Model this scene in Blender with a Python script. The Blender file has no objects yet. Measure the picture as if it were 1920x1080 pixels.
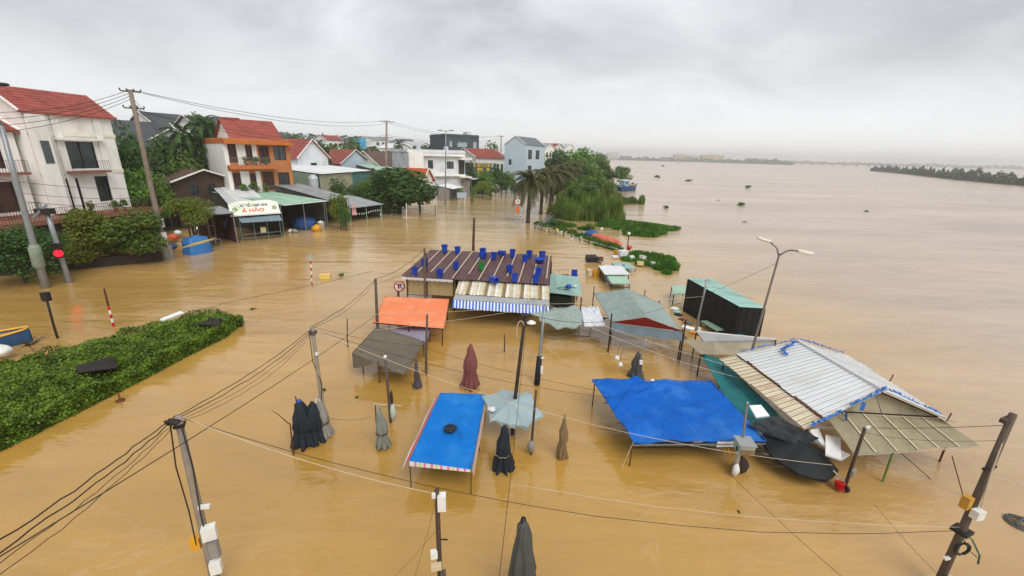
import bpy, bmesh, math, random
import numpy as np
from mathutils import Vector, Matrix

# ------------------------------------------------------------------ camera, world, sun, exposure
SC = bpy.context.scene
COL = SC.collection
F, CAMH, PITCH, ROLL = 788.0, 9.0, math.radians(17.6), math.radians(1.41)
CM = Matrix.Rotation(math.pi/2 - PITCH, 4, 'X') @ Matrix.Rotation(ROLL, 4, 'Z')
cam = bpy.data.cameras.new('camera'); cam_o = bpy.data.objects.new('camera', cam); COL.objects.link(cam_o)
cam.sensor_width = 36.0; cam.lens = 36.0*F/1920.0; cam.clip_start = 0.05; cam.clip_end = 20000
cam_o.matrix_world = Matrix.Translation((0, 0, CAMH)) @ CM
SC.camera = cam_o

SKY_STRENGTH = 0.1
SUN_EL, SUN_AZ = math.radians(50), math.radians(152)      # azimuth from +Y, clockwise: behind the camera, to the right
world = bpy.data.worlds.new('World'); SC.world = world; world.use_nodes = True
def build_world():
    nt = world.node_tree; N = nt.nodes; L = nt.links; N.clear()
    out = N.new('ShaderNodeOutputWorld'); bg = N.new('ShaderNodeBackground'); bg.inputs[1].default_value = SKY_STRENGTH
    sky = N.new('ShaderNodeTexSky'); sky.sky_type = 'NISHITA'; sky.sun_disc = False
    sky.sun_elevation = SUN_EL; sky.sun_rotation = SUN_AZ
    tc = N.new('ShaderNodeTexCoord'); sep = N.new('ShaderNodeSeparateXYZ'); L.new(tc.outputs['Generated'], sep.inputs[0])
    def math_(op, a, b=None, c=None):
        m = N.new('ShaderNodeMath'); m.operation = op
        for i, v in enumerate((a, b, c)):
            if v is None: continue
            if isinstance(v, (int, float)): m.inputs[i].default_value = v
            else: L.new(v, m.inputs[i])
        return m.outputs[0]
    zz = math_('MAXIMUM', sep.outputs[2], 0.0)
    den = math_('ADD', zz, 0.34)
    cu = math_('DIVIDE', sep.outputs[0], den); cv = math_('DIVIDE', sep.outputs[1], den)
    cb = N.new('ShaderNodeCombineXYZ'); L.new(cu, cb.inputs[0]); L.new(cv, cb.inputs[1])
    n1 = N.new('ShaderNodeTexNoise'); n1.inputs['Scale'].default_value = 2.1; n1.inputs['Detail'].default_value = 6
    n1.inputs['Roughness'].default_value = 0.55; n1.inputs['Distortion'].default_value = 0.6
    mp = N.new('ShaderNodeMapping'); mp.inputs['Scale'].default_value = (0.75, 1.0, 1); mp.inputs['Location'].default_value = (3.1, 1.7, 0)
    L.new(cb.outputs[0], mp.inputs[0]); L.new(mp.outputs[0], n1.inputs[0])
    rp = N.new('ShaderNodeValToRGB'); L.new(n1.outputs[0], rp.inputs[0])
    e = rp.color_ramp.elements; e[0].position = 0.30; e[0].color = (3.3, 3.42, 3.62, 1); e[1].position = 0.70; e[1].color = (5.8, 5.9, 6.1, 1)
    # bright band towards the horizon
    hz = N.new('ShaderNodeMapRange'); L.new(sep.outputs[2], hz.inputs[0]); hz.inputs[1].default_value = 0.02; hz.inputs[2].default_value = 0.24
    hz.inputs[3].default_value = 0.85; hz.inputs[4].default_value = 0.0; hz.interpolation_type = 'SMOOTHSTEP'
    mx = N.new('ShaderNodeMix'); mx.data_type = 'RGBA'; L.new(hz.outputs[0], mx.inputs[0]); L.new(rp.outputs[0], mx.inputs[6]); mx.inputs[7].default_value = (7.1, 7.14, 7.16, 1)
    m2 = N.new('ShaderNodeMix'); m2.data_type = 'RGBA'; m2.inputs[0].default_value = 0.97
    L.new(sky.outputs[0], m2.inputs[6]); L.new(mx.outputs[2], m2.inputs[7])
    L.new(m2.outputs[2], bg.inputs[0]); L.new(bg.outputs[0], out.inputs[0])
build_world()
sun = bpy.data.lights.new('sun', 'SUN'); sun.energy = 1.5; sun.angle = math.radians(40); sun.color = (1.0, 0.97, 0.92)
sun_o = bpy.data.objects.new('sun', sun); COL.objects.link(sun_o)
sd = Vector((math.sin(SUN_AZ)*math.cos(SUN_EL), math.cos(SUN_AZ)*math.cos(SUN_EL), math.sin(SUN_EL)))
sun_o.rotation_euler = sd.to_track_quat('Z', 'Y').to_euler(); sun_o.location = (0, -20, 60)
SC.view_settings.view_transform = 'Standard'; SC.view_settings.look = 'None'
SC.view_settings.exposure = 0.62; SC.view_settings.gamma = 1.0; SC.view_settings.use_curve_mapping = False
SC.render.engine = 'CYCLES'; SC.cycles.use_denoising = True
SC.cycles.max_bounces = 6; SC.cycles.transparent_max_bounces = 8; SC.cycles.volume_bounces = 1

# ------------------------------------------------------------------ helpers: places
M3 = CM.to_3x3()
def ray(px, py): return M3 @ Vector(((px-960)/F, -(py-540)/F, -1.0))
def G(px, py, z=0.0):                      # where that sight line meets the level z
    d = ray(px, py); t = (z-CAMH)/d.z; return Vector((d.x*t, d.y*t, z))
def D(px, py, Y):                          # where that sight line is Y metres ahead
    d = ray(px, py); t = Y/d.y; return Vector((d.x*t, Y, CAMH+d.z*t))
def RP(px, py, p0, n):
    d = ray(px, py); o = Vector((0, 0, CAMH)); t = (Vector(p0)-o).dot(n)/d.dot(n); return o+d*t
def R(s): return random.Random(s)

# ------------------------------------------------------------------ helpers: things and meshes
def tag(o, label=None, cat=None, group=None, kind=None):
    if label: o['label'] = label
    if cat: o['category'] = cat
    if group: o['group'] = group
    if kind: o['kind'] = kind
    return o
def thing(name, label, cat, loc=(0, 0, 0), group=None, rz=0.0):
    o = bpy.data.objects.new(name, None); COL.objects.link(o); o.location = loc; o.rotation_euler.z = rz
    o.empty_display_size = 0.2
    return tag(o, label, cat, group)
ORG = {}
def origin(p):
    v = Vector((0, 0, 0))
    while p is not None: v += Vector(p.location); p = p.parent
    return v
class MB:
    def __init__(s): s.v = []; s.f = []; s.m = []; s.mi = 0
    def face(s, pts):
        b = len(s.v); s.v += [tuple(p) for p in pts]; s.f.append(tuple(range(b, b+len(pts)))); s.m.append(s.mi); return s
    def hexa(s, p):                        # 8 points: bottom 4 (ccw), top 4
        b = len(s.v); s.v += [tuple(q) for q in p]
        for f in ((3, 2, 1, 0), (4, 5, 6, 7), (0, 1, 5, 4), (1, 2, 6, 5), (2, 3, 7, 6), (3, 0, 4, 7)):
            s.f.append(tuple(b+i for i in f)); s.m.append(s.mi)
        return s
    def box(s, c, d, fr=None, rz=0):       # centre, full size
        x, y, z = c; a, b_, h = d[0]/2, d[1]/2, d[2]/2
        P = [(-a, -b_, -h), (a, -b_, -h), (a, b_, -h), (-a, b_, -h), (-a, -b_, h), (a, -b_, h), (a, b_, h), (-a, b_, h)]
        cs, sn = math.cos(rz), math.sin(rz)
        P = [(x+p[0]*cs-p[1]*sn, y+p[0]*sn+p[1]*cs, z+p[2]) for p in P]
        if fr: P = [fr.pt(*p) for p in P]
        return s.hexa(P)
    def span(s, x0, x1, y0, y1, z0, z1, fr=None):
        return s.box(((x0+x1)/2, (y0+y1)/2, (z0+z1)/2), (abs(x1-x0), abs(y1-y0), abs(z1-z0)), fr)
    def bar(s, a, b, w, h=None):           # rectangular bar from a to b
        a, b = Vector(a), Vector(b); h = h or w; d = (b-a)
        if d.length < 1e-6: return s
        d.normalize(); u = d.cross(Vector((0, 0, 1)))
        if u.length < 1e-3: u = Vector((1, 0, 0))
        u.normalize(); v = u.cross(d); u = u*w/2; v = v*h/2
        return s.hexa([a-u-v, a+u-v, a+u+v, a-u+v, b-u-v, b+u-v, b+u+v, b-u+v])
    def tube(s, pts, r, n=6, cap=True):
        pts = [Vector(p) for p in pts]; rs = r if isinstance(r, (list, tuple)) else [r]*len(pts)
        b = len(s.v); ref = None
        for i, p in enumerate(pts):
            t = (pts[min(i+1, len(pts)-1)]-pts[max(i-1, 0)])
            if t.length < 1e-9: t = Vector((0, 0, 1))
            t.normalize()
            if ref is None: ref = Vector((1, 0, 0)) if abs(t.x) < .9 else Vector((0, 1, 0))
            u = t.cross(ref); 
            if u.length < 1e-4: u = t.orthogonal()
            u.normalize(); w = u.cross(t); ref = w.cross(u) if False else ref
            for k in range(n):
                a = 2*math.pi*k/n; s.v.append(tuple(p+u*(rs[i]*math.cos(a))+w*(rs[i]*math.sin(a))))
        for i in range(len(pts)-1):
            for k in range(n):
                k2 = (k+1) % n
                s.f.append((b+i*n+k, b+i*n+k2, b+(i+1)*n+k2, b+(i+1)*n+k)); s.m.append(s.mi)
        if cap:
            s.f.append(tuple(b+k for k in range(n))[::-1]); s.m.append(s.mi)
            e = b+(len(pts)-1)*n; s.f.append(tuple(e+k for k in range(n))); s.m.append(s.mi)
        return s
    def lathe(s, c, prof, n=16, fold=0, amp=0.0, ph=0.0):
        b = len(s.v); c = Vector(c)
        for i, pr in enumerate(prof):
            r, z = pr[0], pr[1]; am = pr[2] if len(pr) > 2 else amp
            for k in range(n):
                a = 2*math.pi*k/n; rr = r*(1+am*math.cos(fold*a+ph)) if fold else r
                s.v.append((c.x+rr*math.cos(a), c.y+rr*math.sin(a), c.z+z))
        for i in range(len(prof)-1):
            for k in range(n):
                k2 = (k+1) % n; s.f.append((b+i*n+k, b+i*n+k2, b+(i+1)*n+k2, b+(i+1)*n+k)); s.m.append(s.mi)
        return s
    def sphere(s, c, r, n=10, m=6, sc=(1, 1, 1)):
        prof = [(r*math.sin(math.pi*i/m)+1e-5, -r*math.cos(math.pi*i/m)*sc[2]) for i in range(m+1)]
        b = len(s.v); s.lathe(c, prof, n); c = Vector(c)
        for i in range(b, len(s.v)):
            x, y, z = s.v[i]; s.v[i] = (c.x+(x-c.x)*sc[0], c.y+(y-c.y)*sc[1], z)
        return s
    def grid(s, fn, nu, nv):
        b = len(s.v)
        for j in range(nv+1):
            for i in range(nu+1): s.v.append(tuple(fn(i/nu, j/nv)))
        for j in range(nv):
            for i in range(nu):
                a = b+j*(nu+1)+i; s.f.append((a, a+1, a+nu+2, a+nu+1)); s.m.append(s.mi)
        return s
    def mesh(s, name, mats, off=Vector((0, 0, 0)), smooth=False):
        me = bpy.data.meshes.new(name)
        me.from_pydata([(x-off.x, y-off.y, z-off.z) for x, y, z in s.v], [], s.f)
        for m in (mats if isinstance(mats, (list, tuple)) else [mats]): me.materials.append(m)
        if any(s.m): me.polygons.foreach_set('material_index', s.m)
        if smooth: me.polygons.foreach_set('use_smooth', [True]*len(me.polygons))
        me.update(); return me
    def build(s, name, mat, parent=None, smooth=False, label=None, cat=None, group=None, kind=None, base=None, solid=0):
        if parent is None and base is None and s.v and kind != 'structure':
            a = np.array(s.v); base = Vector(((a[:, 0].min()+a[:, 0].max())/2, (a[:, 1].min()+a[:, 1].max())/2, a[:, 2].min()))
        off = origin(parent) if parent is not None else (Vector(base) if base is not None else Vector((0, 0, 0)))
        o = bpy.data.objects.new(name, s.mesh(name, mat, off, smooth)); COL.objects.link(o)
        if parent is not None: o.parent = parent
        else: o.location = off
        if solid:
            md = o.modifiers.new('thick', 'SOLIDIFY'); md.thickness = solid; md.offset = 0
        return tag(o, label, cat, group, kind)
def add(name, me, parent, loc=(0, 0, 0), rot=(0, 0, 0), sc=(1, 1, 1), label=None):
    o = bpy.data.objects.new(name, me); COL.objects.link(o); o.parent = parent; o.location = loc; o.rotation_euler = rot; o.scale = sc
    return tag(o, label)
def copy_tree(o, parent=None):
    c = o.copy(); COL.objects.link(c)
    if parent is not None: c.parent = parent
    for ch in list(o.children): copy_tree(ch, c)
    return c
class Fr:                                   # facade frame: x along the facade, y inwards, z up
    def __init__(s, A, B=None, u=None):
        A = Vector((A[0], A[1], 0)); s.o = A
        s.u = (Vector((B[0], B[1], 0))-A) if B is not None else Vector((u[0], u[1], 0))
        s.w = s.u.length; s.u.normalize(); s.i = Vector((-s.u.y, s.u.x, 0))
    def pt(s, x, y, z): return s.o+s.u*x+s.i*y+Vector((0, 0, z))
    def side_left(s, depth):  return Fr(s.pt(0, depth, 0), s.pt(0, 0, 0))
    def side_right(s, depth): return Fr(s.pt(s.w, 0, 0), s.pt(s.w, depth, 0))
    def rear(s, depth): return Fr(s.pt(s.w, depth, 0), s.pt(0, depth, 0))

# ------------------------------------------------------------------ helpers: materials
def lin(h):
    h = h.lstrip('#'); o = []
    for i in (0, 2, 4):
        c = int(h[i:i+2], 16)/255; o.append(c/12.92 if c <= .04045 else ((c+.055)/1.055)**2.4)
    return o
MATS = {}
def mat(name, col, rough=.6, var=.2, scale=2.0, bump=0.0, bscale=12.0, metal=0.0, spec=0.4, stain=None, rand=0.0, isl=0.0, emit=0.0, transl=0.0, stretch=(1, 1, 1), alpha=1.0):
    if name in MATS: return MATS[name]
    m = bpy.data.materials.new(name); m.use_nodes = True; nt = m.node_tree; N = nt.nodes; L = nt.links
    b = N['Principled BSDF']; col = lin(col) if isinstance(col, str) else col
    b.inputs['Roughness'].default_value = rough; b.inputs['Metallic'].default_value = metal; b.inputs['Specular IOR Level'].default_value = spec
    tc = N.new('ShaderNodeTexCoord'); mp = N.new('ShaderNodeMapping'); mp.inputs['Scale'].default_value = stretch
    oi = N.new('ShaderNodeObjectInfo')
    L.new(tc.outputs['Object'], mp.inputs[0])
    n1 = N.new('ShaderNodeTexNoise'); n1.inputs['Scale'].default_value = scale; n1.inputs['Detail'].default_value = 5; n1.inputs['Roughness'].default_value = .6
    L.new(mp.outputs[0], n1.inputs[0])
    rg = N.new('ShaderNodeMapRange'); L.new(n1.outputs[0], rg.inputs[0]); rg.inputs[1].default_value = .28; rg.inputs[2].default_value = .72
    rg.inputs[3].default_value = 1-var; rg.inputs[4].default_value = 1+var
    val = rg.outputs[0]
    def mul(a, bnode, lo, hi):
        r = N.new('ShaderNodeMapRange'); L.new(bnode, r.inputs[0]); r.inputs[3].default_value = lo; r.inputs[4].default_value = hi
        k = N.new('ShaderNodeMath'); k.operation = 'MULTIPLY'; L.new(a, k.inputs[0]); L.new(r.outputs[0], k.inputs[1]); return k.outputs[0]
    if rand: val = mul(val, oi.outputs['Random'], 1-rand, 1+rand)
    if isl:
        ge = N.new('ShaderNodeNewGeometry'); val = mul(val, ge.outputs['Random Per Island'], 1-isl, 1+isl)
    mx = N.new('ShaderNodeVectorMath'); mx.operation = 'SCALE'; mx.inputs[0].default_value = col[:3]; L.new(val, mx.inputs['Scale'])
    c = mx.outputs[0]
    if stain:
        sc_, samt, sscale = lin(stain[0]) if isinstance(stain[0], str) else stain[0], stain[1], stain[2]
        n2 = N.new('ShaderNodeTexNoise'); n2.inputs['Scale'].default_value = sscale; n2.inputs['Detail'].default_value = 7; n2.inputs['Roughness'].default_value = .7
        L.new(mp.outputs[0], n2.inputs[0])
        r2 = N.new('ShaderNodeMapRange'); L.new(n2.outputs[0], r2.inputs[0]); r2.inputs[1].default_value = .48; r2.inputs[2].default_value = .68; r2.inputs[4].default_value = samt
        m3 = N.new('ShaderNodeMix'); m3.data_type = 'RGBA'; L.new(r2.outputs[0], m3.inputs[0]); L.new(c, m3.inputs[6]); m3.inputs[7].default_value = (*sc_, 1); c = m3.outputs[2]
    L.new(c, b.inputs['Base Color'])
    if bump:
        n4 = N.new('ShaderNodeTexNoise'); n4.inputs['Scale'].default_value = bscale; n4.inputs['Detail'].default_value = 4; L.new(mp.outputs[0], n4.inputs[0])
        bp = N.new('ShaderNodeBump'); bp.inputs['Strength'].default_value = bump; bp.inputs['Distance'].default_value = .03
        L.new(n4.outputs[0], bp.inputs['Height']); L.new(bp.outputs[0], b.inputs['Normal'])
    if emit: b.inputs['Emission Color'].default_value = (*col[:3], 1); b.inputs['Emission Strength'].default_value = emit
    if alpha < 1: b.inputs['Alpha'].default_value = alpha
    if transl:
        t = N.new('ShaderNodeBsdfTranslucent'); L.new(c, t.inputs[0]); ms = N.new('ShaderNodeMixShader'); ms.inputs[0].default_value = transl
        L.new(b.outputs[0], ms.inputs[1]); L.new(t.outputs[0], ms.inputs[2]); L.new(ms.outputs[0], N['Material Output'].inputs[0])
    MATS[name] = m; return m
def leafmat(name, lo, hi, clump=0.6):
    m = bpy.data.materials.new(name); m.use_nodes = True; nt = m.node_tree; N = nt.nodes; L = nt.links; b = N['Principled BSDF']
    ge = N.new('ShaderNodeNewGeometry'); oi = N.new('ShaderNodeObjectInfo'); tc = N.new('ShaderNodeTexCoord')
    n = N.new('ShaderNodeTexNoise'); n.inputs['Scale'].default_value = clump; n.inputs['Detail'].default_value = 3; L.new(tc.outputs['Object'], n.inputs[0])
    a = N.new('ShaderNodeMath'); a.operation = 'MULTIPLY_ADD'; L.new(ge.outputs['Random Per Island'], a.inputs[0]); a.inputs[1].default_value = .5
    n2 = N.new('ShaderNodeMapRange'); L.new(n.outputs[0], n2.inputs[0]); n2.inputs[1].default_value = .3; n2.inputs[2].default_value = .7; n2.inputs[3].default_value = -.1; n2.inputs[4].default_value = .6
    L.new(n2.outputs[0], a.inputs[2])
    mx = N.new('ShaderNodeMix'); mx.data_type = 'RGBA'; L.new(a.outputs[0], mx.inputs[0]); mx.inputs[6].default_value = (*lin(lo), 1); mx.inputs[7].default_value = (*lin(hi), 1)
    hs = N.new('ShaderNodeHueSaturation'); L.new(mx.outputs[2], hs.inputs['Color'])
    r = N.new('ShaderNodeMapRange'); L.new(oi.outputs['Random'], r.inputs[0]); r.inputs[3].default_value = .48; r.inputs[4].default_value = .515; L.new(r.outputs[0], hs.inputs['Hue'])
    r = N.new('ShaderNodeMapRange'); L.new(oi.outputs['Random'], r.inputs[0]); r.inputs[3].default_value = .8; r.inputs[4].default_value = 1.2; L.new(r.outputs[0], hs.inputs['Value'])
    L.new(hs.outputs[0], b.inputs['Base Color']); b.inputs['Roughness'].default_value = .5; b.inputs['Specular IOR Level'].default_value = .3
    t = N.new('ShaderNodeBsdfTranslucent'); L.new(hs.outputs[0], t.inputs[0]); ms = N.new('ShaderNodeMixShader'); ms.inputs[0].default_value = .3
    L.new(b.outputs[0], ms.inputs[1]); L.new(t.outputs[0], ms.inputs[2]); L.new(ms.outputs[0], N['Material Output'].inputs[0])
    MATS[name] = m; return m
W_WHITE = mat('white_plaster', '#f0eee8', .75, .05, .5, .15, 20, stain=('#a39c8e', .45, .5), stretch=(1.6, 1.6, .5))
W_CREAM = mat('cream_plaster', '#e6e0d0', .75, .08, .6, .15, 20, stain=('#9a9080', .3, .5))
W_ORANGE = mat('orange_plaster', '#bd7a4a', .75, .1, .5, .15, 20, stain=('#7d4a28', .35, .4))
W_GREY = mat('grey_plaster', '#d6d8da', .8, .1, .5, .2, 20, stain=('#7c7c7c', .4, .4))
W_DARK = mat('slate_plaster', '#4a545a', .8, .12, .5, .2, 20)
W_BLUE = mat('pale_blue_plaster', '#bccbd4', .8, .08, .3, .15, 20, stain=('#7f929e', .3, .3))
W_BROWN = mat('brown_planks', '#4a3a30', .85, .3, 1.2, .3, 8, stretch=(1, 1, .2))
W_CONC = mat('old_concrete', '#8f8b84', .85, .2, 1.0, .3, 14, stain=('#57524c', .6, .8))
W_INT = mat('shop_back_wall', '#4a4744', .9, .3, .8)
TILE = mat('red_roof_tile', '#93463a', .6, .22, 1.2, .5, 9, rand=.1, stain=('#5f2a22', .65, 1.3), stretch=(1, 1, 1))
TILE_D = mat('dark_roof_tile', '#4c4e52', .6, .2, 1.0, .4, 9)
RUST = mat('rusty_brown_roof', '#5d4a42', .7, .3, 1.0, .2, stain=('#7d5138', .6, .9))
ZINC = mat('zinc_sheet', '#c3c8cc', .38, .1, .8, metal=.15, spec=.5, rand=.06, stain=('#8d8a84', .45, .7))
ZINC_W = mat('white_painted_sheet', '#dadcdd', .4, .06, .8, spec=.5, rand=.05, stain=('#a7a39b', .4, .6))
ZINC_G = mat('grey_sheet', '#9a9c9d', .5, .14, .7, spec=.4, rand=.08, stain=('#6c675f', .5, .6))
GREEN_S = mat('pale_green_sheet', '#9dbfa8', .45, .1, .8, spec=.45, rand=.06, stain=('#73806f', .45, .9))
TEAL_S = mat('teal_sheet', '#93b7ac', .45, .12, 1.0, spec=.45, rand=.07, stain=('#6d7c70', .5, 1.2))
MAROON = mat('maroon_sheet', '#5a3c3c', .45, .15, 1.0, spec=.45, rand=.1, stain=('#7a5a50', .5, 1.3))
CREAM_S = mat('cream_sheet', '#cfc4a4', .5, .12, 1.4, rand=.16, stain=('#8a7350', .55, 1.6))
RUST_CREAM = mat('rust_streaked_sheet', '#d6cbb0', .5, .1, 1.4, rand=.06, stain=('#a0632c', .65, .9), stretch=(.5, 2.4, 1))
CLEAR_S = mat('milky_plastic_sheet', '#a9a083', .4, .12, 1.0, spec=.5, rand=.08, stain=('#6d6450', .5, 1.2), transl=.25)
WOOD = mat('weathered_wood', '#5d5146', .85, .25, 3.0, .3, 12, stretch=(3, 3, .4))
WOOD_D = mat('dark_wood', '#4a3c33', .8, .3, 3.0, .3, 12, stretch=(3, 3, .4))
WOOD_L = mat('pale_batten', '#b9aa96', .75, .15, 3.0)
CONC_P = mat('concrete_pole', '#94897b', .85, .18, 2.0, .3, 15, stain=('#5b554d', .5, 1.2))
STEEL = mat('galvanised_steel', '#8f9598', .45, .12, 3.0, metal=.5)
STEEL_D = mat('dark_steel', '#2e2b29', .55, .2, 3.0, metal=.3)
RUSTY = mat('rusty_tube', '#5a3522', .8, .3, 5.0)
BLACK = mat('black_cloth', '#14171a', .7, .3, 2.0, .15, 8)
BLACKP = mat('black_plastic', '#17181a', .4, .15, 3.0)
NAVY_C = mat('navy_cloth', '#1a242c', .75, .3, 2.0, .2, 8)
GREY_C = mat('grey_cloth', '#5b5a58', .8, .25, 2.5, .2, 8)
ASH_C = mat('ash_cloth', '#8b8880', .8, .2, 2.5, .2, 8)
MAROON_C = mat('maroon_cloth', '#7c4a46', .8, .2, 2.5, .2, 8)
OLIVE_C = mat('olive_brown_canvas', '#6e6555', .8, .15, 2.0, .2, 10, transl=.1)
BLUE_T = mat('blue_tarp_sheet', '#045cb8', .6, .1, 1.4, .12, 5, spec=.18, transl=.05, stain=('#4a8cc8', .5, .7))
BLUE_B = mat('bright_blue_tarp_sheet', '#0170c6', .6, .08, 1.4, .1, 5, spec=.18, transl=.05, stain=('#3f93cf', .45, .9))
ORANGE_T = mat('orange_tarp_sheet', '#f38a58', .6, .06, 1.4, .08, 5, transl=.12, stain=('#f7b592', .6, .9))
PURPLE_T = mat('purple_grey_tarp', '#9a93a6', .55, .1, 1.6, .1, 6, transl=.1)
GREYG_T = mat('grey_green_canvas', '#95a59f', .6, .1, 1.2, .12, 6, transl=.1, stain=('#76857f', .4, .9))
PALEBL_T = mat('pale_blue_canvas', '#9fb3b5', .6, .1, 1.2, .12, 6, transl=.1, stain=('#7e8f92', .4, 1.2))
WHITE_T = mat('white_canvas', '#d9dce0', .6, .05, 1.2, .1, 6, transl=.1)
RED_T = mat('dark_red_canvas', '#8e1e1e', .6, .1, 1.5, .1, 6)
SLATE_T = mat('slate_blue_canvas', '#71838c', .6, .12, 1.5, .1, 6)
TEAL_T = mat('teal_net_tarp', '#0f6a6c', .6, .15, 1.5, .15, 7)
NET = mat('black_shade_net', '#35373a', .85, .25, 3.0, .3, 14)
PLW = mat('white_plastic', '#dfdfda', .4, .06, 3.0, stain=('#a19a88', .3, 2))
FOAM = mat('white_foam_board', '#e6e6e4', .6, .04, 2.0)
BLUE_P = mat('blue_plastic', '#123fa6', .4, .12, 3.0, rand=.18)
GREEN_P = mat('green_plastic', '#157a3c', .4, .12, 3.0)
RED_P = mat('red_plastic', '#c8141c', .4, .1, 3.0)
YEL_P = mat('yellow_plastic', '#d59a24', .5, .15, 3.0)
ORG_P = mat('orange_red_paint', '#d2603e', .55, .15, 2.5, stain=('#e7b9a5', .5, 2.5))
BLUE_R = mat('faded_blue_ribbon', '#3d74bd', .6, .25, 3.0)
GLASS = mat('dark_glass', '#333d40', .12, .2, 1.0, spec=.6, rand=.8)
SHUT = mat('dark_shutter', '#33302f', .5, .2, 2.0)
DOOR = mat('brown_door', '#4a2e26', .55, .2, 2.0)
CABLE = mat('black_cable', '#2a2320', .6, .1, 3.0)
CABLE_W = mat('pale_cable', '#c9bca6', .6, .1, 3.0)
TRED = mat('traffic_red', '#c0141a', .5, .08, 3.0)
TWHITE = mat('traffic_white', '#e2e2de', .5, .06, 3.0)
LAMP_RED = mat('lit_red_lamp', '#ff1020', .4, 0, emit=3.0)
BARK = mat('bark', '#4a3d31', .9, .3, 3.0, .4, 10, stretch=(1, 1, .3))
PALMBARK = mat('palm_bark', '#4d3f33', .9, .3, 6.0, .5, 12, stretch=(1, 1, 2.5))
L_DARK = leafmat('leaf_dark', '#243b18', '#5c8139', .35)
L_MID = leafmat('leaf_mid', '#36541c', '#7fa03f', .4)
L_YEL = leafmat('leaf_yellow_green', '#485c16', '#94a636', .8)
L_HEDGE = leafmat('leaf_hedge', '#1f340a', '#86a030', 1.6)
L_REED = leafmat('leaf_reed', '#34541a', '#86a842', .5)
L_PALM = leafmat('leaf_palm', '#323a1c', '#6b6c3a', .5)
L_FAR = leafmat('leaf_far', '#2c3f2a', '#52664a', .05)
L_HYA = leafmat('leaf_hyacinth', '#2c5716', '#629a34', .8)

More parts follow.
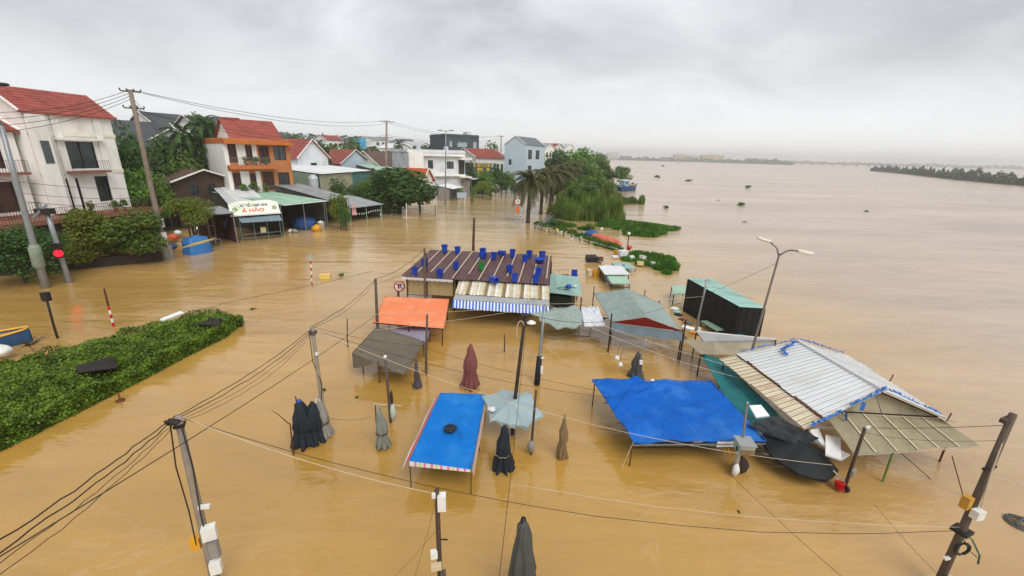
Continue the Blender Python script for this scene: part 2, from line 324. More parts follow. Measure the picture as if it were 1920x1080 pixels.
# ------------------------------------------------------------------ water, ground, far land
def water_mat():
    m = bpy.data.materials.new('muddy_water'); m.use_nodes = True; nt = m.node_tree; N = nt.nodes; L = nt.links; b = N['Principled BSDF']
    tc = N.new('ShaderNodeTexCoord')
    def noise(scale, stretch, detail=4, rough=.55, dist=0.0, rot=0.0):
        mp = N.new('ShaderNodeMapping'); mp.inputs['Scale'].default_value = stretch; mp.inputs['Rotation'].default_value = (0, 0, rot)
        L.new(tc.outputs['Object'], mp.inputs[0])
        n = N.new('ShaderNodeTexNoise'); n.inputs['Scale'].default_value = scale; n.inputs['Detail'].default_value = detail
        n.inputs['Roughness'].default_value = rough; n.inputs['Distortion'].default_value = dist; L.new(mp.outputs[0], n.inputs[0]); return n.outputs[0]
    # silt, with sky reflection partly put into the colour: ochre in the still street, paler and pinker in the running river
    sx = N.new('ShaderNodeSeparateXYZ'); L.new(tc.outputs['Object'], sx.inputs[0])
    k = N.new('ShaderNodeMath'); k.operation = 'MULTIPLY_ADD'; L.new(sx.outputs[1], k.inputs[0]); k.inputs[1].default_value = -.12; L.new(sx.outputs[0], k.inputs[2])
    wob = noise(.06, (1, 1, 1), 3); ka = N.new('ShaderNodeMath'); ka.operation = 'MULTIPLY_ADD'; L.new(wob, ka.inputs[0]); ka.inputs[1].default_value = 14; L.new(k.outputs[0], ka.inputs[2])
    rr = N.new('ShaderNodeMapRange'); L.new(ka.outputs[0], rr.inputs[0]); rr.inputs[1].default_value = 10; rr.inputs[2].default_value = 34
    mx = N.new('ShaderNodeMix'); mx.data_type = 'RGBA'; L.new(rr.outputs[0], mx.inputs[0])
    mx.inputs[6].default_value = (.47, .275, .062, 1); mx.inputs[7].default_value = (.49, .36, .25, 1)
    dr = N.new('ShaderNodeMapRange'); L.new(sx.outputs[1], dr.inputs[0]); dr.inputs[1].default_value = 9; dr.inputs[2].default_value = 75
    md = N.new('ShaderNodeMix'); md.data_type = 'RGBA'; L.new(dr.outputs[0], md.inputs[0]); md.inputs[6].default_value = (.475, .262, .050, 1); md.inputs[7].default_value = (.51, .365, .185, 1)
    L.new(md.outputs[2], mx.inputs[6])
    st = noise(.05, (.45, 1.6, 1), 6, .6, .4, .35)
    sr = N.new('ShaderNodeMapRange'); L.new(st, sr.inputs[0]); sr.inputs[1].default_value = .3; sr.inputs[2].default_value = .7; sr.inputs[3].default_value = .76; sr.inputs[4].default_value = 1.18
    st2 = noise(.5, (.35, 1.5, 1), 5, .6, .6, .35)
    sr2 = N.new('ShaderNodeMapRange'); L.new(st2, sr2.inputs[0]); sr2.inputs[1].default_value = .3; sr2.inputs[2].default_value = .7; sr2.inputs[3].default_value = .90; sr2.inputs[4].default_value = 1.08
    q = N.new('ShaderNodeMath'); q.operation = 'MULTIPLY'; L.new(sr.outputs[0], q.inputs[0]); L.new(sr2.outputs[0], q.inputs[1])
    vs = N.new('ShaderNodeVectorMath'); vs.operation = 'SCALE'; L.new(mx.outputs[2], vs.inputs[0]); L.new(q.outputs[0], vs.inputs['Scale'])
    sc_ = noise(.30, (.6, 1.3, 1), 5, .62, 1.6, .35); ab = N.new('ShaderNodeMath'); ab.operation = 'SUBTRACT'; L.new(sc_, ab.inputs[0]); ab.inputs[1].default_value = .5
    ab2 = N.new('ShaderNodeMath'); ab2.operation = 'ABSOLUTE'; L.new(ab.outputs[0], ab2.inputs[0])
    sm = N.new('ShaderNodeMapRange'); L.new(ab2.outputs[0], sm.inputs[0]); sm.inputs[1].default_value = 0; sm.inputs[2].default_value = .022; sm.inputs[3].default_value = .22; sm.inputs[4].default_value = 0
    pm_ = noise(.12, (1, 1, 1), 3); pr_ = N.new('ShaderNodeMapRange'); L.new(pm_, pr_.inputs[0]); pr_.inputs[1].default_value = .45; pr_.inputs[2].default_value = .65
    sp_ = N.new('ShaderNodeMath'); sp_.operation = 'MULTIPLY'; L.new(sm.outputs[0], sp_.inputs[0]); L.new(pr_.outputs[0], sp_.inputs[1])
    mf = N.new('ShaderNodeMix'); mf.data_type = 'RGBA'; L.new(sp_.outputs[0], mf.inputs[0]); L.new(vs.outputs[0], mf.inputs[6]); mf.inputs[7].default_value = (.62, .50, .34, 1)
    L.new(mf.outputs[2], b.inputs['Base Color'])
    rg = N.new('ShaderNodeMapRange'); L.new(rr.outputs[0], rg.inputs[0]); rg.inputs[3].default_value = .08; rg.inputs[4].default_value = .24; L.new(rg.outputs[0], b.inputs['Roughness']); b.inputs['IOR'].default_value = 1.5; b.inputs['Specular IOR Level'].default_value = 1.0
    h1 = noise(.9, (.5, 1.3, 1), 3, .5, .3, .3); h2 = noise(5.0, (.6, 1.4, 1), 3, .55, .2, .2); h3 = noise(.16, (.35, 1.5, 1), 4, .5, .5, .35)
    # the running river is choppier than the drowned street
    cr = N.new('ShaderNodeMapRange'); L.new(rr.outputs[0], cr.inputs[0]); cr.inputs[3].default_value = .38; cr.inputs[4].default_value = 1.0
    a1 = N.new('ShaderNodeMath'); a1.operation = 'MULTIPLY_ADD'; L.new(h2, a1.inputs[0]); a1.inputs[1].default_value = .24; L.new(h1, a1.inputs[2])
    a2 = N.new('ShaderNodeMath'); a2.operation = 'MULTIPLY_ADD'; L.new(h3, a2.inputs[0]); a2.inputs[1].default_value = 3.0; L.new(a1.outputs[0], a2.inputs[2])
    bp = N.new('ShaderNodeBump'); L.new(cr.outputs[0], bp.inputs['Strength']); bp.inputs['Distance'].default_value = .13
    L.new(a2.outputs[0], bp.inputs['Height']); L.new(bp.outputs[0], b.inputs['Normal'])
    return m
WATER = water_mat()
mb = MB(); mb.face([(-3500, -300, 0), (3500, -300, 0), (3500, 3500, 0), (-3500, 3500, 0)])
mb.build('flood_water', WATER, kind='structure')
mb = MB(); mb.face([(-3500, -300, -2.6), (3500, -300, -2.6), (3500, 3500, -2.6), (-3500, 3500, -2.6)])
mb.build('ground', mat('river_mud', '#5a4a30', .9, .2, .2), kind='structure')
SOIL = mat('wet_soil', '#4b4a33', .9, .3, .3, stain=('#37451f', .7, .12))
def land(name, pts, z, m=SOIL, bot=-2.5):
    mb = MB(); n = len(pts)
    mb.face([(x, y, z) for x, y in pts])
    for i in range(n):
        a, b_ = pts[i], pts[(i+1) % n]; mb.face([(a[0], a[1], bot), (b_[0], b_[1], bot), (b_[0], b_[1], z), (a[0], a[1], z)])
    return mb.build(name, m, kind='structure')
US = Vector((.40, .917, 0)).normalized()      # direction of the street along the shops

# ------------------------------------------------------------------ foliage
def leaf_verts(P, Nrm, size, rng, asp=.55):
    n = len(P); t = rng.normal(size=(n, 3)); Nrm = Nrm/np.linalg.norm(Nrm, axis=1, keepdims=True)
    u = np.cross(Nrm, t); u /= np.linalg.norm(u, axis=1, keepdims=True)+1e-9; w = np.cross(Nrm, u)
    s = size*(.6+.8*rng.random((n, 1)))
    V = np.stack([P-u*s*.5, P+w*s*asp*.5, P+u*s*.5, P-w*s*asp*.5], 1)
    return V.reshape(-1, 3)
def quads_mesh(name, V, m):
    n = len(V)//4; me = bpy.data.meshes.new(name)
    me.vertices.add(n*4); me.vertices.foreach_set('co', V.astype(np.float32).ravel())
    me.loops.add(n*4); me.loops.foreach_set('vertex_index', np.arange(n*4, dtype=np.int32))
    me.polygons.add(n); me.polygons.foreach_set('loop_start', np.arange(0, n*4, 4, dtype=np.int32)); me.polygons.foreach_set('loop_total', np.full(n, 4, np.int32))
    me.materials.append(m); me.update(calc_edges=True); return me
def crown_pts(seed, n, lobes, spread=1.0, flat=1.0):
    """points in a crown of about unit radius, bottom at z=0 and top near z=2*flat"""
    r = np.random.default_rng(seed); C = []; 
    for k in range(lobes):
        a = r.random()*6.283; rad = (r.random()**.6)*.62*spread; z = .35+1.25*r.random()
        rad *= (1-.55*abs(z-.85)); C.append((rad*math.cos(a), rad*math.sin(a), z, .26+.24*r.random()))
    C = np.array(C); i = r.integers(0, lobes, n); d = r.normal(size=(n, 3)); d /= np.linalg.norm(d, axis=1, keepdims=True)
    rr = C[i, 3:4]*(.55+.5*r.random((n, 1))**.7); P = C[i, :3]+d*rr
    P[:, 2] *= flat; Nn = d+r.normal(size=(n, 3))*.7+np.array([0, 0, .5]); return P, Nn, r
CROWN = {}
def crown(kind, seed, n, lobes, size, m, flat=1.0, spread=1.0):
    k = (kind, seed, n, m.name)
    if k not in CROWN:
        P, Nn, r = crown_pts(seed, n, lobes, spread, flat); CROWN[k] = quads_mesh('crown', leaf_verts(P, Nn, size, r), m)
    return CROWN[k]
TRUNKS = {}
def trunk_mesh(seed):
    if seed not in TRUNKS:
        r = R(seed); mb = MB(); mb.tube([(0, 0, -.4), (r.uniform(-.04, .04), r.uniform(-.04, .04), .5), (r.uniform(-.08, .08), r.uniform(-.08, .08), 1.1)], [.075, .055, .03], 7)
        for k in range(5):
            a = r.random()*6.28; z = .45+.1*k; l = r.uniform(.4, .65)
            mb.tube([(0, 0, z), (l*.5*math.cos(a), l*.5*math.sin(a), z+.28), (l*math.cos(a), l*math.sin(a), z+.65)], [.035, .022, .008], 5, cap=False)
        TRUNKS[seed] = mb.mesh('trunk', BARK, smooth=True)
    return TRUNKS[seed]
def tree(px, pytop, Y, wpx, label, m=None, seed=0, zb=0.0, n=1500, lobes=14, cf=.72, name='tree', cat='tree', group=None, flat=1.0, leaf=.17, sy=1.0):
    """tree standing Y metres ahead: crown wpx pixels wide in the photograph, top at pytop"""
    if Y < 40: leaf *= .5; n = int(n*3.2)
    elif Y < 70: leaf *= .72; n = int(n*1.7)
    m = m or L_DARK; p = D(px, pytop, Y); h = max(p.z-zb, .5); dist = Vector((p.x, Y, 0)).length
    rad = wpx/2*dist*.95/F
    t = thing(name, label, cat, (p.x, Y, zb), group, rz=R(seed).uniform(0, 6.28) if sy == 1.0 else 0)
    me = crown('t', seed % 5, n, lobes, leaf, m); ch = h*cf
    add('crown', me, t, (0, 0, h-ch), (0, 0, 0), (rad/.9, rad*sy/.9, ch/1.9))
    add('trunk', trunk_mesh(seed % 3), t, (0, 0, 0), (0, 0, 0), (rad*.9, rad*.9, h/1.8))
    return t
def frond_mesh(seed, L_=3.2, m=None, n=46, droop=1.0, lw=.085, ll=.62):
    r = R(seed); V = []; mbx = MB()
    def axis(t): return Vector((L_*(t-.18*t*t*droop), .1*math.sin(t*3+seed)*t, L_*(.62*t-.95*droop*t*t)))
    mbx.mi = 0
    for i in range(8):
        a, b_ = axis(i/8), axis((i+1)/8); w = .035*(1-i/9)
        mbx.face([a+Vector((0, -w, 0)), b_+Vector((0, -w*.85, 0)), b_+Vector((0, w*.85, 0)), a+Vector((0, w, 0))])
    for i in range(n):
        t = .12+.88*i/n; p = axis(t); d = (axis(min(t+.03, 1))-p).normalized(); l = ll*(1-.55*abs(t-.45)*1.6)*r.uniform(.8, 1.15)
        for s in (-1, 1):
            q = p+d*l*.55+Vector((0, s*l*.75, -l*r.uniform(.15, .55))); w = d*lw
            mbx.face([p-w*.5, p+w*.5, q+w*.2, q-w*.2])
    return mbx.mesh('frond', m or L_PALM)
FROND = {}
def palm(base, h, label, L_=3.2, nf=30, seed=1, group=None, lean=(0, 0), m=None, thick=.26, wind=0.0, droop=1.0):
    r = R(seed); t = thing('palm_tree', label, 'palm tree', base, group); mb = MB(); pts = []; rs = []
    for i in range(9):
        k = i/8; pts.append((lean[0]*k*k, lean[1]*k*k, -.6+(h+.6)*k)); rs.append(thick*(1.35-.55*k)*(1.0+.09*(i % 2)))
    mb.tube(pts, rs, 9); add('trunk', mb.mesh('trunk', PALMBARK, smooth=True), t)
    key = (round(L_, 1), (m or L_PALM).name, droop)
    if key not in FROND: FROND[key] = [frond_mesh(s, L_, m, droop=droop*d_) for s, d_ in ((1, .8), (2, 1.05), (3, 1.35))]
    for k in range(nf):
        a = k*2.399963+r.uniform(-.2, .2); el = k/nf
        me = FROND[key][min(2, int(el*3))]
        add('frond', me, t, (lean[0], lean[1], h-.05-.35*el), (r.uniform(-.3, .3), r.uniform(-.15, .15)-.75+1.25*el, a+wind*math.sin(a)), (r.uniform(.8, 1.05),)*3)
    return t
def foliage_patch(name, label, cat, fn, n, size, m, base, kind=None, seed=0, asp=.5, up=.6, parent=None):
    r = np.random.default_rng(seed); P = fn(r, n); Nn = r.normal(size=(len(P), 3)); Nn[:, 2] = abs(Nn[:, 2])+up
    V = leaf_verts(P-np.array(base), Nn, size, r, asp); o = bpy.data.objects.new(name, quads_mesh(name, V, m)); COL.objects.link(o)
    if parent is None: o.location = base; tag(o, label, cat, None, kind)
    else: o.parent = parent
    return o
def blades(name, label, cat, pts, n, hmin, hmax, w, m, base, kind='stuff', seed=0, lean=.35):
    """upright blades of grass or reed scattered over a list of (x, y, radius, height factor) tufts"""
    r = np.random.default_rng(seed); pts = np.array(pts); i = r.integers(0, len(pts), n); a = r.random(n)*6.283; q = np.sqrt(r.random(n))*pts[i, 2]
    x = pts[i, 0]+q*np.cos(a); y = pts[i, 1]+q*np.sin(a); h = (hmin+(hmax-hmin)*r.random(n))*pts[i, 3]*(1-.5*(q/pts[i, 2])**2)
    b = r.random(n)*6.283; lx = lean*h*np.cos(b)*r.random(n); ly = lean*h*np.sin(b)*r.random(n); c = r.random(n)*6.283; wx = w/2*np.cos(c); wy = w/2*np.sin(c); z0 = np.full(n, -.1)
    V = np.stack([np.stack([x-wx, y-wy, z0], 1), np.stack([x+wx, y+wy, z0], 1), np.stack([x+lx+wx*.5, y+ly+wy*.5, h], 1), np.stack([x+lx-wx*.5, y+ly-wy*.5, h], 1)], 1).reshape(-1, 3)
    o = bpy.data.objects.new(name, quads_mesh(name, V-np.array(base), m)); COL.objects.link(o); o.location = base
    return tag(o, label, cat, None, kind)

# ------------------------------------------------------------------ small builders
def lerp4(c, u, v): return (c[0]*(1-u)+c[1]*u)*(1-v)+(c[3]*(1-u)+c[2]*u)*v
def cloth(c, sag=.12, wr=.02, seed=0, nu=30, nv=26, fold=3.0, edge=.0):
    """sheet between four corners, sagging between its edges, with creases"""
    c = [Vector(p) for p in c]; r = R(seed); ph = [r.uniform(0, 6.28) for _ in range(6)]; nrm = (c[1]-c[0]).cross(c[3]-c[0]).normalized()
    if nrm.z < 0: nrm = -nrm
    K = [(r.uniform(0, 3.14), r.uniform(-.45, .45), r.uniform(.012, .03), r.uniform(-1.0, 1.3), r.uniform(.15, .5), r.uniform(0, 1)) for _ in range(14)]
    def fn(u, v):
        p = lerp4(c, u, v); s = 16*u*(1-u)*v*(1-v); e = 4*(u*(1-u)+v*(1-v))
        d = math.hypot(u-.5, v-.5); a = math.atan2(v-.5, u-.5)
        w = wr*(math.sin(9*fold*(u+.35*v)+ph[0])*.35+math.sin(6*fold*(v-.4*u)+ph[1])*.35+math.sin(a*8+ph[2])*d*1.1+math.sin(a*13+ph[3])*d*.6)
        for an, of, wd, am, ln_, ce in K:
            x, y = u-.5, v-.5; dd = x*math.sin(an)-y*math.cos(an)-of; al = x*math.cos(an)+y*math.sin(an)-(ce-.5)
            if abs(dd) < wd*4 and abs(al) < ln_: w += 1.7*wr*am*math.exp(-(dd/wd)**2)*(1-(al/ln_)**2)
        p = p+nrm*w-Vector((0, 0, sag*s))
        p -= Vector((0, 0, edge*(math.sin(u*math.pi*3+ph[4])**2*(abs(v-.5)*2)**6)))
        return p
    return MB().grid(fn, nu, nv)
def hem(mb, c, r=.012): 
    c = [Vector(p) for p in c]
    for i in range(4): mb.tube([c[i], c[(i+1) % 4]], r, 5)
    return mb
def corrugate(parent, c, n, ribs, amp, mats, name='roof_sheet', seed=0, over=.0, thick=.0, jit=.01, lapz=.006, vseg=1, rib=None):
    """n corrugated sheets side by side from c0-c3 to c1-c2 (ribs run c0->c3); each sheet is its own part"""
    c = [Vector(p) for p in c]; r = R(seed); nrm = (c[1]-c[0]).cross(c[3]-c[0]).normalized()
    if nrm.z < 0: nrm = -nrm
    for k in range(n):
        u0, u1 = k/n, (k+1)/n; e0, e1 = r.uniform(-jit, jit), r.uniform(-jit, jit); mb = MB(); lift = nrm*(lapz*(k % 2)); ns = ribs*(12 if rib else 6)
        def fn(a, b_):
            u = u0+(u1-u0)*(a*1.0); v = (0+e0)*(1-b_)+(1+e1)*b_
            return lerp4(c, u, v)+lift+nrm*(amp*(max(0, math.cos(2*math.pi*ribs*a))**5 if rib else math.cos(2*math.pi*ribs*a)))
        mb.grid(fn, ns, vseg)
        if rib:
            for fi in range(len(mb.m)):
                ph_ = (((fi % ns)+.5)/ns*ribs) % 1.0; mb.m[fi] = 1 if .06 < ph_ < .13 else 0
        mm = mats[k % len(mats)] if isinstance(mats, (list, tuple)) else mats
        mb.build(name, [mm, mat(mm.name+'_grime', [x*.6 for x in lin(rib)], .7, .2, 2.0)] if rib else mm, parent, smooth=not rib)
def catenary(a, b_, sag, n=14):
    a, b_ = Vector(a), Vector(b_); return [a.lerp(b_, i/n)-Vector((0, 0, 4*sag*(i/n)*(1-i/n))) for i in range(n+1)]
def cable(a, b_, sag, r, label, m=None, group='cables strung over the flooded market', name='cable', wob=0.0, seed=0):
    pts = catenary(a, b_, sag, 18); q = R(seed)
    if wob: pts = [p+Vector((q.uniform(-wob, wob), q.uniform(-wob, wob), q.uniform(-wob, wob))) if 0 < i < 18 else p for i, p in enumerate(pts)]
    return MB().tube(pts, r*.55, 5).build(name, m or CABLE, None, True, label, 'cable', group)
def text_mesh(s, size, m, ext=.004, bold=0.0):
    cu = bpy.data.curves.new('txt', 'FONT'); cu.body = s; cu.size = size; cu.extrude = ext; cu.align_x = 'CENTER'; cu.align_y = 'CENTER'; cu.offset = bold; cu.resolution_u = 3
    o = bpy.data.objects.new('txt', cu); COL.objects.link(o); bpy.context.view_layer.update()
    me = bpy.data.meshes.new_from_object(o.evaluated_get(bpy.context.evaluated_depsgraph_get()))
    bpy.data.objects.remove(o); bpy.data.curves.remove(cu); me.materials.clear(); me.materials.append(m); return me
def place_text(name, s, size, m, parent, center, right, up, bold=0.0, width=None, shear=0.0):
    me = text_mesh(s, size, m, bold=bold); right = Vector(right).normalized(); nrm = right.cross(Vector(up)).normalized(); up = nrm.cross(right)
    xs = [v.co.x for v in me.vertices]; k = (width/(max(xs)-min(xs))) if width else 1.0
    org = origin(parent); c = Vector(center)-org+nrm*.02
    for v in me.vertices:
        x, y, z = v.co.x*k+v.co.y*shear, v.co.y, v.co.z; v.co = c+right*x+up*y+nrm*z
    me.update(); return add(name, me, parent)
def lumpy(c, r, seed, n=9, m=6, sc=(1, 1, .6), amp=.25):
    mb = MB().sphere((0, 0, 0), r, n, m, sc); q = R(seed)
    mb.v = [(x*(1+q.uniform(-amp, amp))+c[0], y*(1+q.uniform(-amp, amp))+c[1], z*(1+q.uniform(-amp, amp))+c[2]) for x, y, z in mb.v]; return mb

# ------------------------------------------------------------------ umbrellas
def closed_umbrella(base, h, r, label, m, seed=0, skirt=.0, tie=None, lean=(0, 0), fin=None, group='folded market parasols', z0=.02, tie_h=.38):
    t = thing('folded_parasol', label, 'parasol', base, group); q = R(seed); lean = (lean[0]+q.uniform(-.09, .09), lean[1]+q.uniform(-.06, .06)); ph = q.uniform(0, 6.28); n = 40; mb = MB()
    hh = h-z0; th = z0+hh*tie_h
    prof = [(r*(1.0+skirt), z0, .34), (r*(1.12+skirt), z0+hh*.07, .30), (r*(1.02+skirt*.5), z0+hh*.2, .2), (r*.92, th, .10), (r*1.0, th+hh*.08, .15), (r*.85, z0+hh*.62, .15), (r*.62, z0+hh*.8, .12), (r*.4, z0+hh*.94, .1), (r*.22, h, .05), (.012, h+.02, 0)]
    prof = [(p[0], p[1], p[2]) for p in prof]; mb.lathe((0, 0, 0), prof, n, 8, 0, ph)
    rag = [q.uniform(-.16, .08) for _ in range(n)]; rw = [1+q.uniform(-.16, .2) for _ in range(8)]
    wk = lambda i, z: 1+(rw[int((i % n)/n*8+.5) % 8]-1)*max(0, 1-z/h)
    mb.v = [(x*wk(i, z)+lean[0]*(z/h)+.025*math.sin(9*z+x*20+seed), y*wk(i, z)+lean[1]*(z/h)+.02*math.sin(7*z+seed*2), z+(rag[i % n] if i < n else (.4*rag[(i*3) % n] if i < 3*n else 0))) for i, (x, y, z) in enumerate(mb.v)]
    add('canopy', mb.mesh('canopy', m, smooth=True), t)
    add('pole', MB().tube([(0, 0, -1.2), (lean[0]*.9, lean[1]*.9, h*.9)], .022, 8).mesh('pole', STEEL), t)
    for k in range(4):
        a = q.random()*6.28; add('rib_tip', MB().tube([(r*.8*math.cos(a), r*.8*math.sin(a), z0+.25), (r*1.25*math.cos(a), r*1.25*math.sin(a), z0+q.uniform(-.02, .1))], .008, 5).mesh('rib_tip', STEEL), t)
    f = MB().tube([(lean[0], lean[1], h-.06), (lean[0], lean[1], h+.05)], [r*.3, r*.2], 10); add('finial', f.mesh('finial', fin or m, smooth=True), t)
    if tie: add('tie', MB().lathe((lean[0]*.4, lean[1]*.4, th), [(r*1.02, -.012), (r*1.1, -.012), (r*1.1, .012), (r*1.02, .012)], 24, 8, .1, ph).mesh('tie', tie), t)
    return t
def open_parasol(base, top, r, drop, label, m, sides=8, tilt=(0, 0), rot=0.0, name='open_parasol', sag=.08, seed=0, valance=.12, crush=None, group='opened market parasols'):
    """canopy on a pole; base on the water, top above it"""
    t = thing(name, label, 'parasol', base, group); q = R(seed); mb = MB(); nr = 6; nk = sides*6
    T = Matrix.Rotation(tilt[0], 3, 'X') @ Matrix.Rotation(tilt[1], 3, 'Y')
    def P(k, s):
        a = 2*math.pi*k/nk+rot; edge = math.cos(math.pi/sides)/math.cos(((a-rot) % (2*math.pi/sides))-math.pi/sides)
        rib = abs(((k/6) % 1)-.5)*2; rr = r*s*edge
        z = -drop*s**1.25-sag*(1-rib)*s*s
        p = Vector((rr*math.cos(a), rr*math.sin(a), z))
        if crush: p.z -= crush*(.5+.5*math.sin(a*3+seed))*s
        return T @ p+Vector((0, 0, top))
    rows = [[P(k, s/nr) for k in range(nk)] for s in range(1, nr+1)]
    edge = [p-Vector((0, 0, valance)) for p in rows[-1]]
    rows = [[Vector((0, 0, top+.01))]*nk]+rows
    for a, b_ in zip(rows[:-1], rows[1:]):
        for k in range(nk):
            k2 = (k+1) % nk
            mb.face([a[k], b_[k], b_[k2], a[k2]] if a is not rows[0] else [a[k], b_[k], b_[k2]])
    bm = bmesh.new(); me = mb.mesh('canopy', m, smooth=True); bm.from_mesh(me); bmesh.ops.remove_doubles(bm, verts=bm.verts, dist=.0005); bm.to_mesh(me); bm.free()
    add('canopy', me, t)
    v = MB()
    for k in range(nk):
        k2 = (k+1) % nk; o1, o2 = rows[-1][k], rows[-1][k2]; e1, e2 = edge[k], edge[k2]
        w1 = (e1-o1)*(1+.3*math.sin(k*1.3)); w2 = (e2-o2)*(1+.3*math.sin(k2*1.3)); v.face([o1, o1+w1, o2+w2, o2])
    add('valance', v.mesh('valance', m), t)
    for s in range(sides):
        add('rib', MB().bar((0, 0, top-.05), P(s*6, 1.0)-Vector((0, 0, .03)), .02).mesh('rib', STEEL_D), t)
    add('pole', MB().tube([(0, 0, -1.5), (0, 0, top-.02)], .022, 8).mesh('pole', STEEL), t)
    return t

def fan_cloth(name, label, apex, rims, m, sag=.06, seed=0, cat='parasol', group=None, val=.07):
    """canvas stretched from a peak over a ring of uneven corners"""
    ctr = sum(rims, Vector())/len(rims); t = thing(name, label, cat, (ctr.x, ctr.y, 0), group); q = R(seed); n = len(rims); mb = MB(); K = 7; nk = 8
    def P(i, f, s):
        a, b_ = rims[i], rims[(i+1) % n]; e = a.lerp(b_, f); e = e.lerp(apex, .10*4*f*(1-f)); p = apex.lerp(e, s); p = p+Vector((0, 0, -sag*4*f*(1-f)*s-.035*math.sin(math.pi*s)))
        return p+Vector((0, 0, .018*math.sin(i*7+f*11+s*5+seed)*s))
    for i in range(n):
        mb.grid(lambda u, v, i=i: P(i, u, .02+.98*v), nk, K)
    me = mb.mesh('canopy', m, Vector((ctr.x, ctr.y, 0)), True); bm = bmesh.new(); bm.from_mesh(me); bmesh.ops.remove_doubles(bm, verts=bm.verts, dist=.004); bm.to_mesh(me); bm.free(); add('canopy', me, t)
    v = MB()
    for i in range(n):
        v.grid(lambda u, w, i=i: P(i, u, 1.0)+Vector((0, 0, -val*w*(1+.6*math.sin(u*9+i*3)))), nk, 1)
    v.build('valance', m, t, True)
    for i in range(n): MB().tube([P(i, 0, .05+.93*k/6)-Vector((0, 0, .035)) for k in range(7)], .009, 5).build('rib', STEEL_D, t)
    MB().tube([(apex.x, apex.y, -1.2), apex-Vector((0, 0, .02))], .022, 8).build('pole', STEEL, t)
    return t
# ------------------------------------------------------------------ buildings
def wall_open(mb, fr, x0, x1, z0, z1, ops, t=.18):
    xs = sorted({x0, x1, *[o[0] for o in ops], *[o[1] for o in ops]}); zs = sorted({z0, z1, *[o[2] for o in ops], *[o[3] for o in ops]})
    inside = lambda x, z: any(o[0] < x < o[1] and o[2] < z < o[3] for o in ops)
    for i in range(len(xs)-1):
        for j in range(len(zs)-1):
            if not inside((xs[i]+xs[i+1])/2, (zs[j]+zs[j+1])/2):
                a, b_, c, d = xs[i], xs[i+1], zs[j], zs[j+1]
                mb.face([fr.pt(a, 0, c), fr.pt(b_, 0, c), fr.pt(b_, 0, d), fr.pt(a, 0, d)])
    for o in ops:
        a, b_, c, d = o[:4]
        mb.face([fr.pt(a, 0, c), fr.pt(a, t, c), fr.pt(a, t, d), fr.pt(a, 0, d)]); mb.face([fr.pt(b_, t, c), fr.pt(b_, 0, c), fr.pt(b_, 0, d), fr.pt(b_, t, d)])
        mb.face([fr.pt(a, 0, c), fr.pt(b_, 0, c), fr.pt(b_, t, c), fr.pt(a, t, c)]); mb.face([fr.pt(a, t, d), fr.pt(b_, t, d), fr.pt(b_, 0, d), fr.pt(a, 0, d)])
def window(fr, o, parent, kind='w', fm=None, pm=None, t=.12):
    a, b_, c, d = o[:4]; fw = min(.07, (b_-a)*.12); mb = MB(); door = kind == 'd'
    mb.span(a, a+fw, .03, t, c, d, fr); mb.span(b_-fw, b_, .03, t, c, d, fr); mb.span(a+fw, b_-fw, .03, t, d-fw, d, fr)
    if not door: mb.span(a+fw, b_-fw, .03, t, c, c+fw, fr)
    n = 2 if b_-a > .9 else 1
    for k in range(1, n): x = a+(b_-a)*k/n; mb.span(x-fw/2, x+fw/2, .035, t, c+(0 if door else fw), d-fw, fr)
    w = mb.build('door' if door else 'window', fm or (DOOR if door else SHUT), parent)
    MB().span(a+fw*.6, b_-fw*.6, t+.01, t+.05, c+(0 if door else fw*.6), d-fw*.6, fr).build('pane' if not door else 'door_leaf', pm or (DOOR if door else GLASS), w)
    return w
def gable(t, fr, x0, x1, y0, y1, z1, rise, ov, rm, wm=None, ax='u'):
    if wm:
        mb = MB()
        for x in (x0, x1): mb.face([fr.pt(x, y0, z1), fr.pt(x, y1, z1), fr.pt(x, (y0+y1)/2, z1+rise)])
        mb.build('gable_wall', wm, t)
    e = ov*rise/((y1-y0)/2); ym = (y0+y1)/2
    for s in (0, 1):
        a = y0-ov if s == 0 else y1+ov; hi = [fr.pt(x0-ov, a, z1-e+.12), fr.pt(x1+ov, a, z1-e+.12), fr.pt(x1+ov, ym, z1+rise+.12), fr.pt(x0-ov, ym, z1+rise+.12)]
        lo = [p-Vector((0, 0, .11)) for p in hi]; n = 7; m_ = MB()
        for k in range(n):
            a0, b0, b1, a1 = lerp4(hi, 0, k/n), lerp4(hi, 1, k/n), lerp4(hi, 1, (k+1)/n), lerp4(hi, 0, (k+1)/n); up = Vector((0, 0, .04)); m_.face([a0+up, b0+up, b1, a1]); m_.face([a0, b0, b0+up, a0+up])
        m_.face(lo[::-1])
        for i in range(4): m_.face([lo[i], lo[(i+1) % 4], hi[(i+1) % 4], hi[i]])
        m_.build('roof', rm, t)
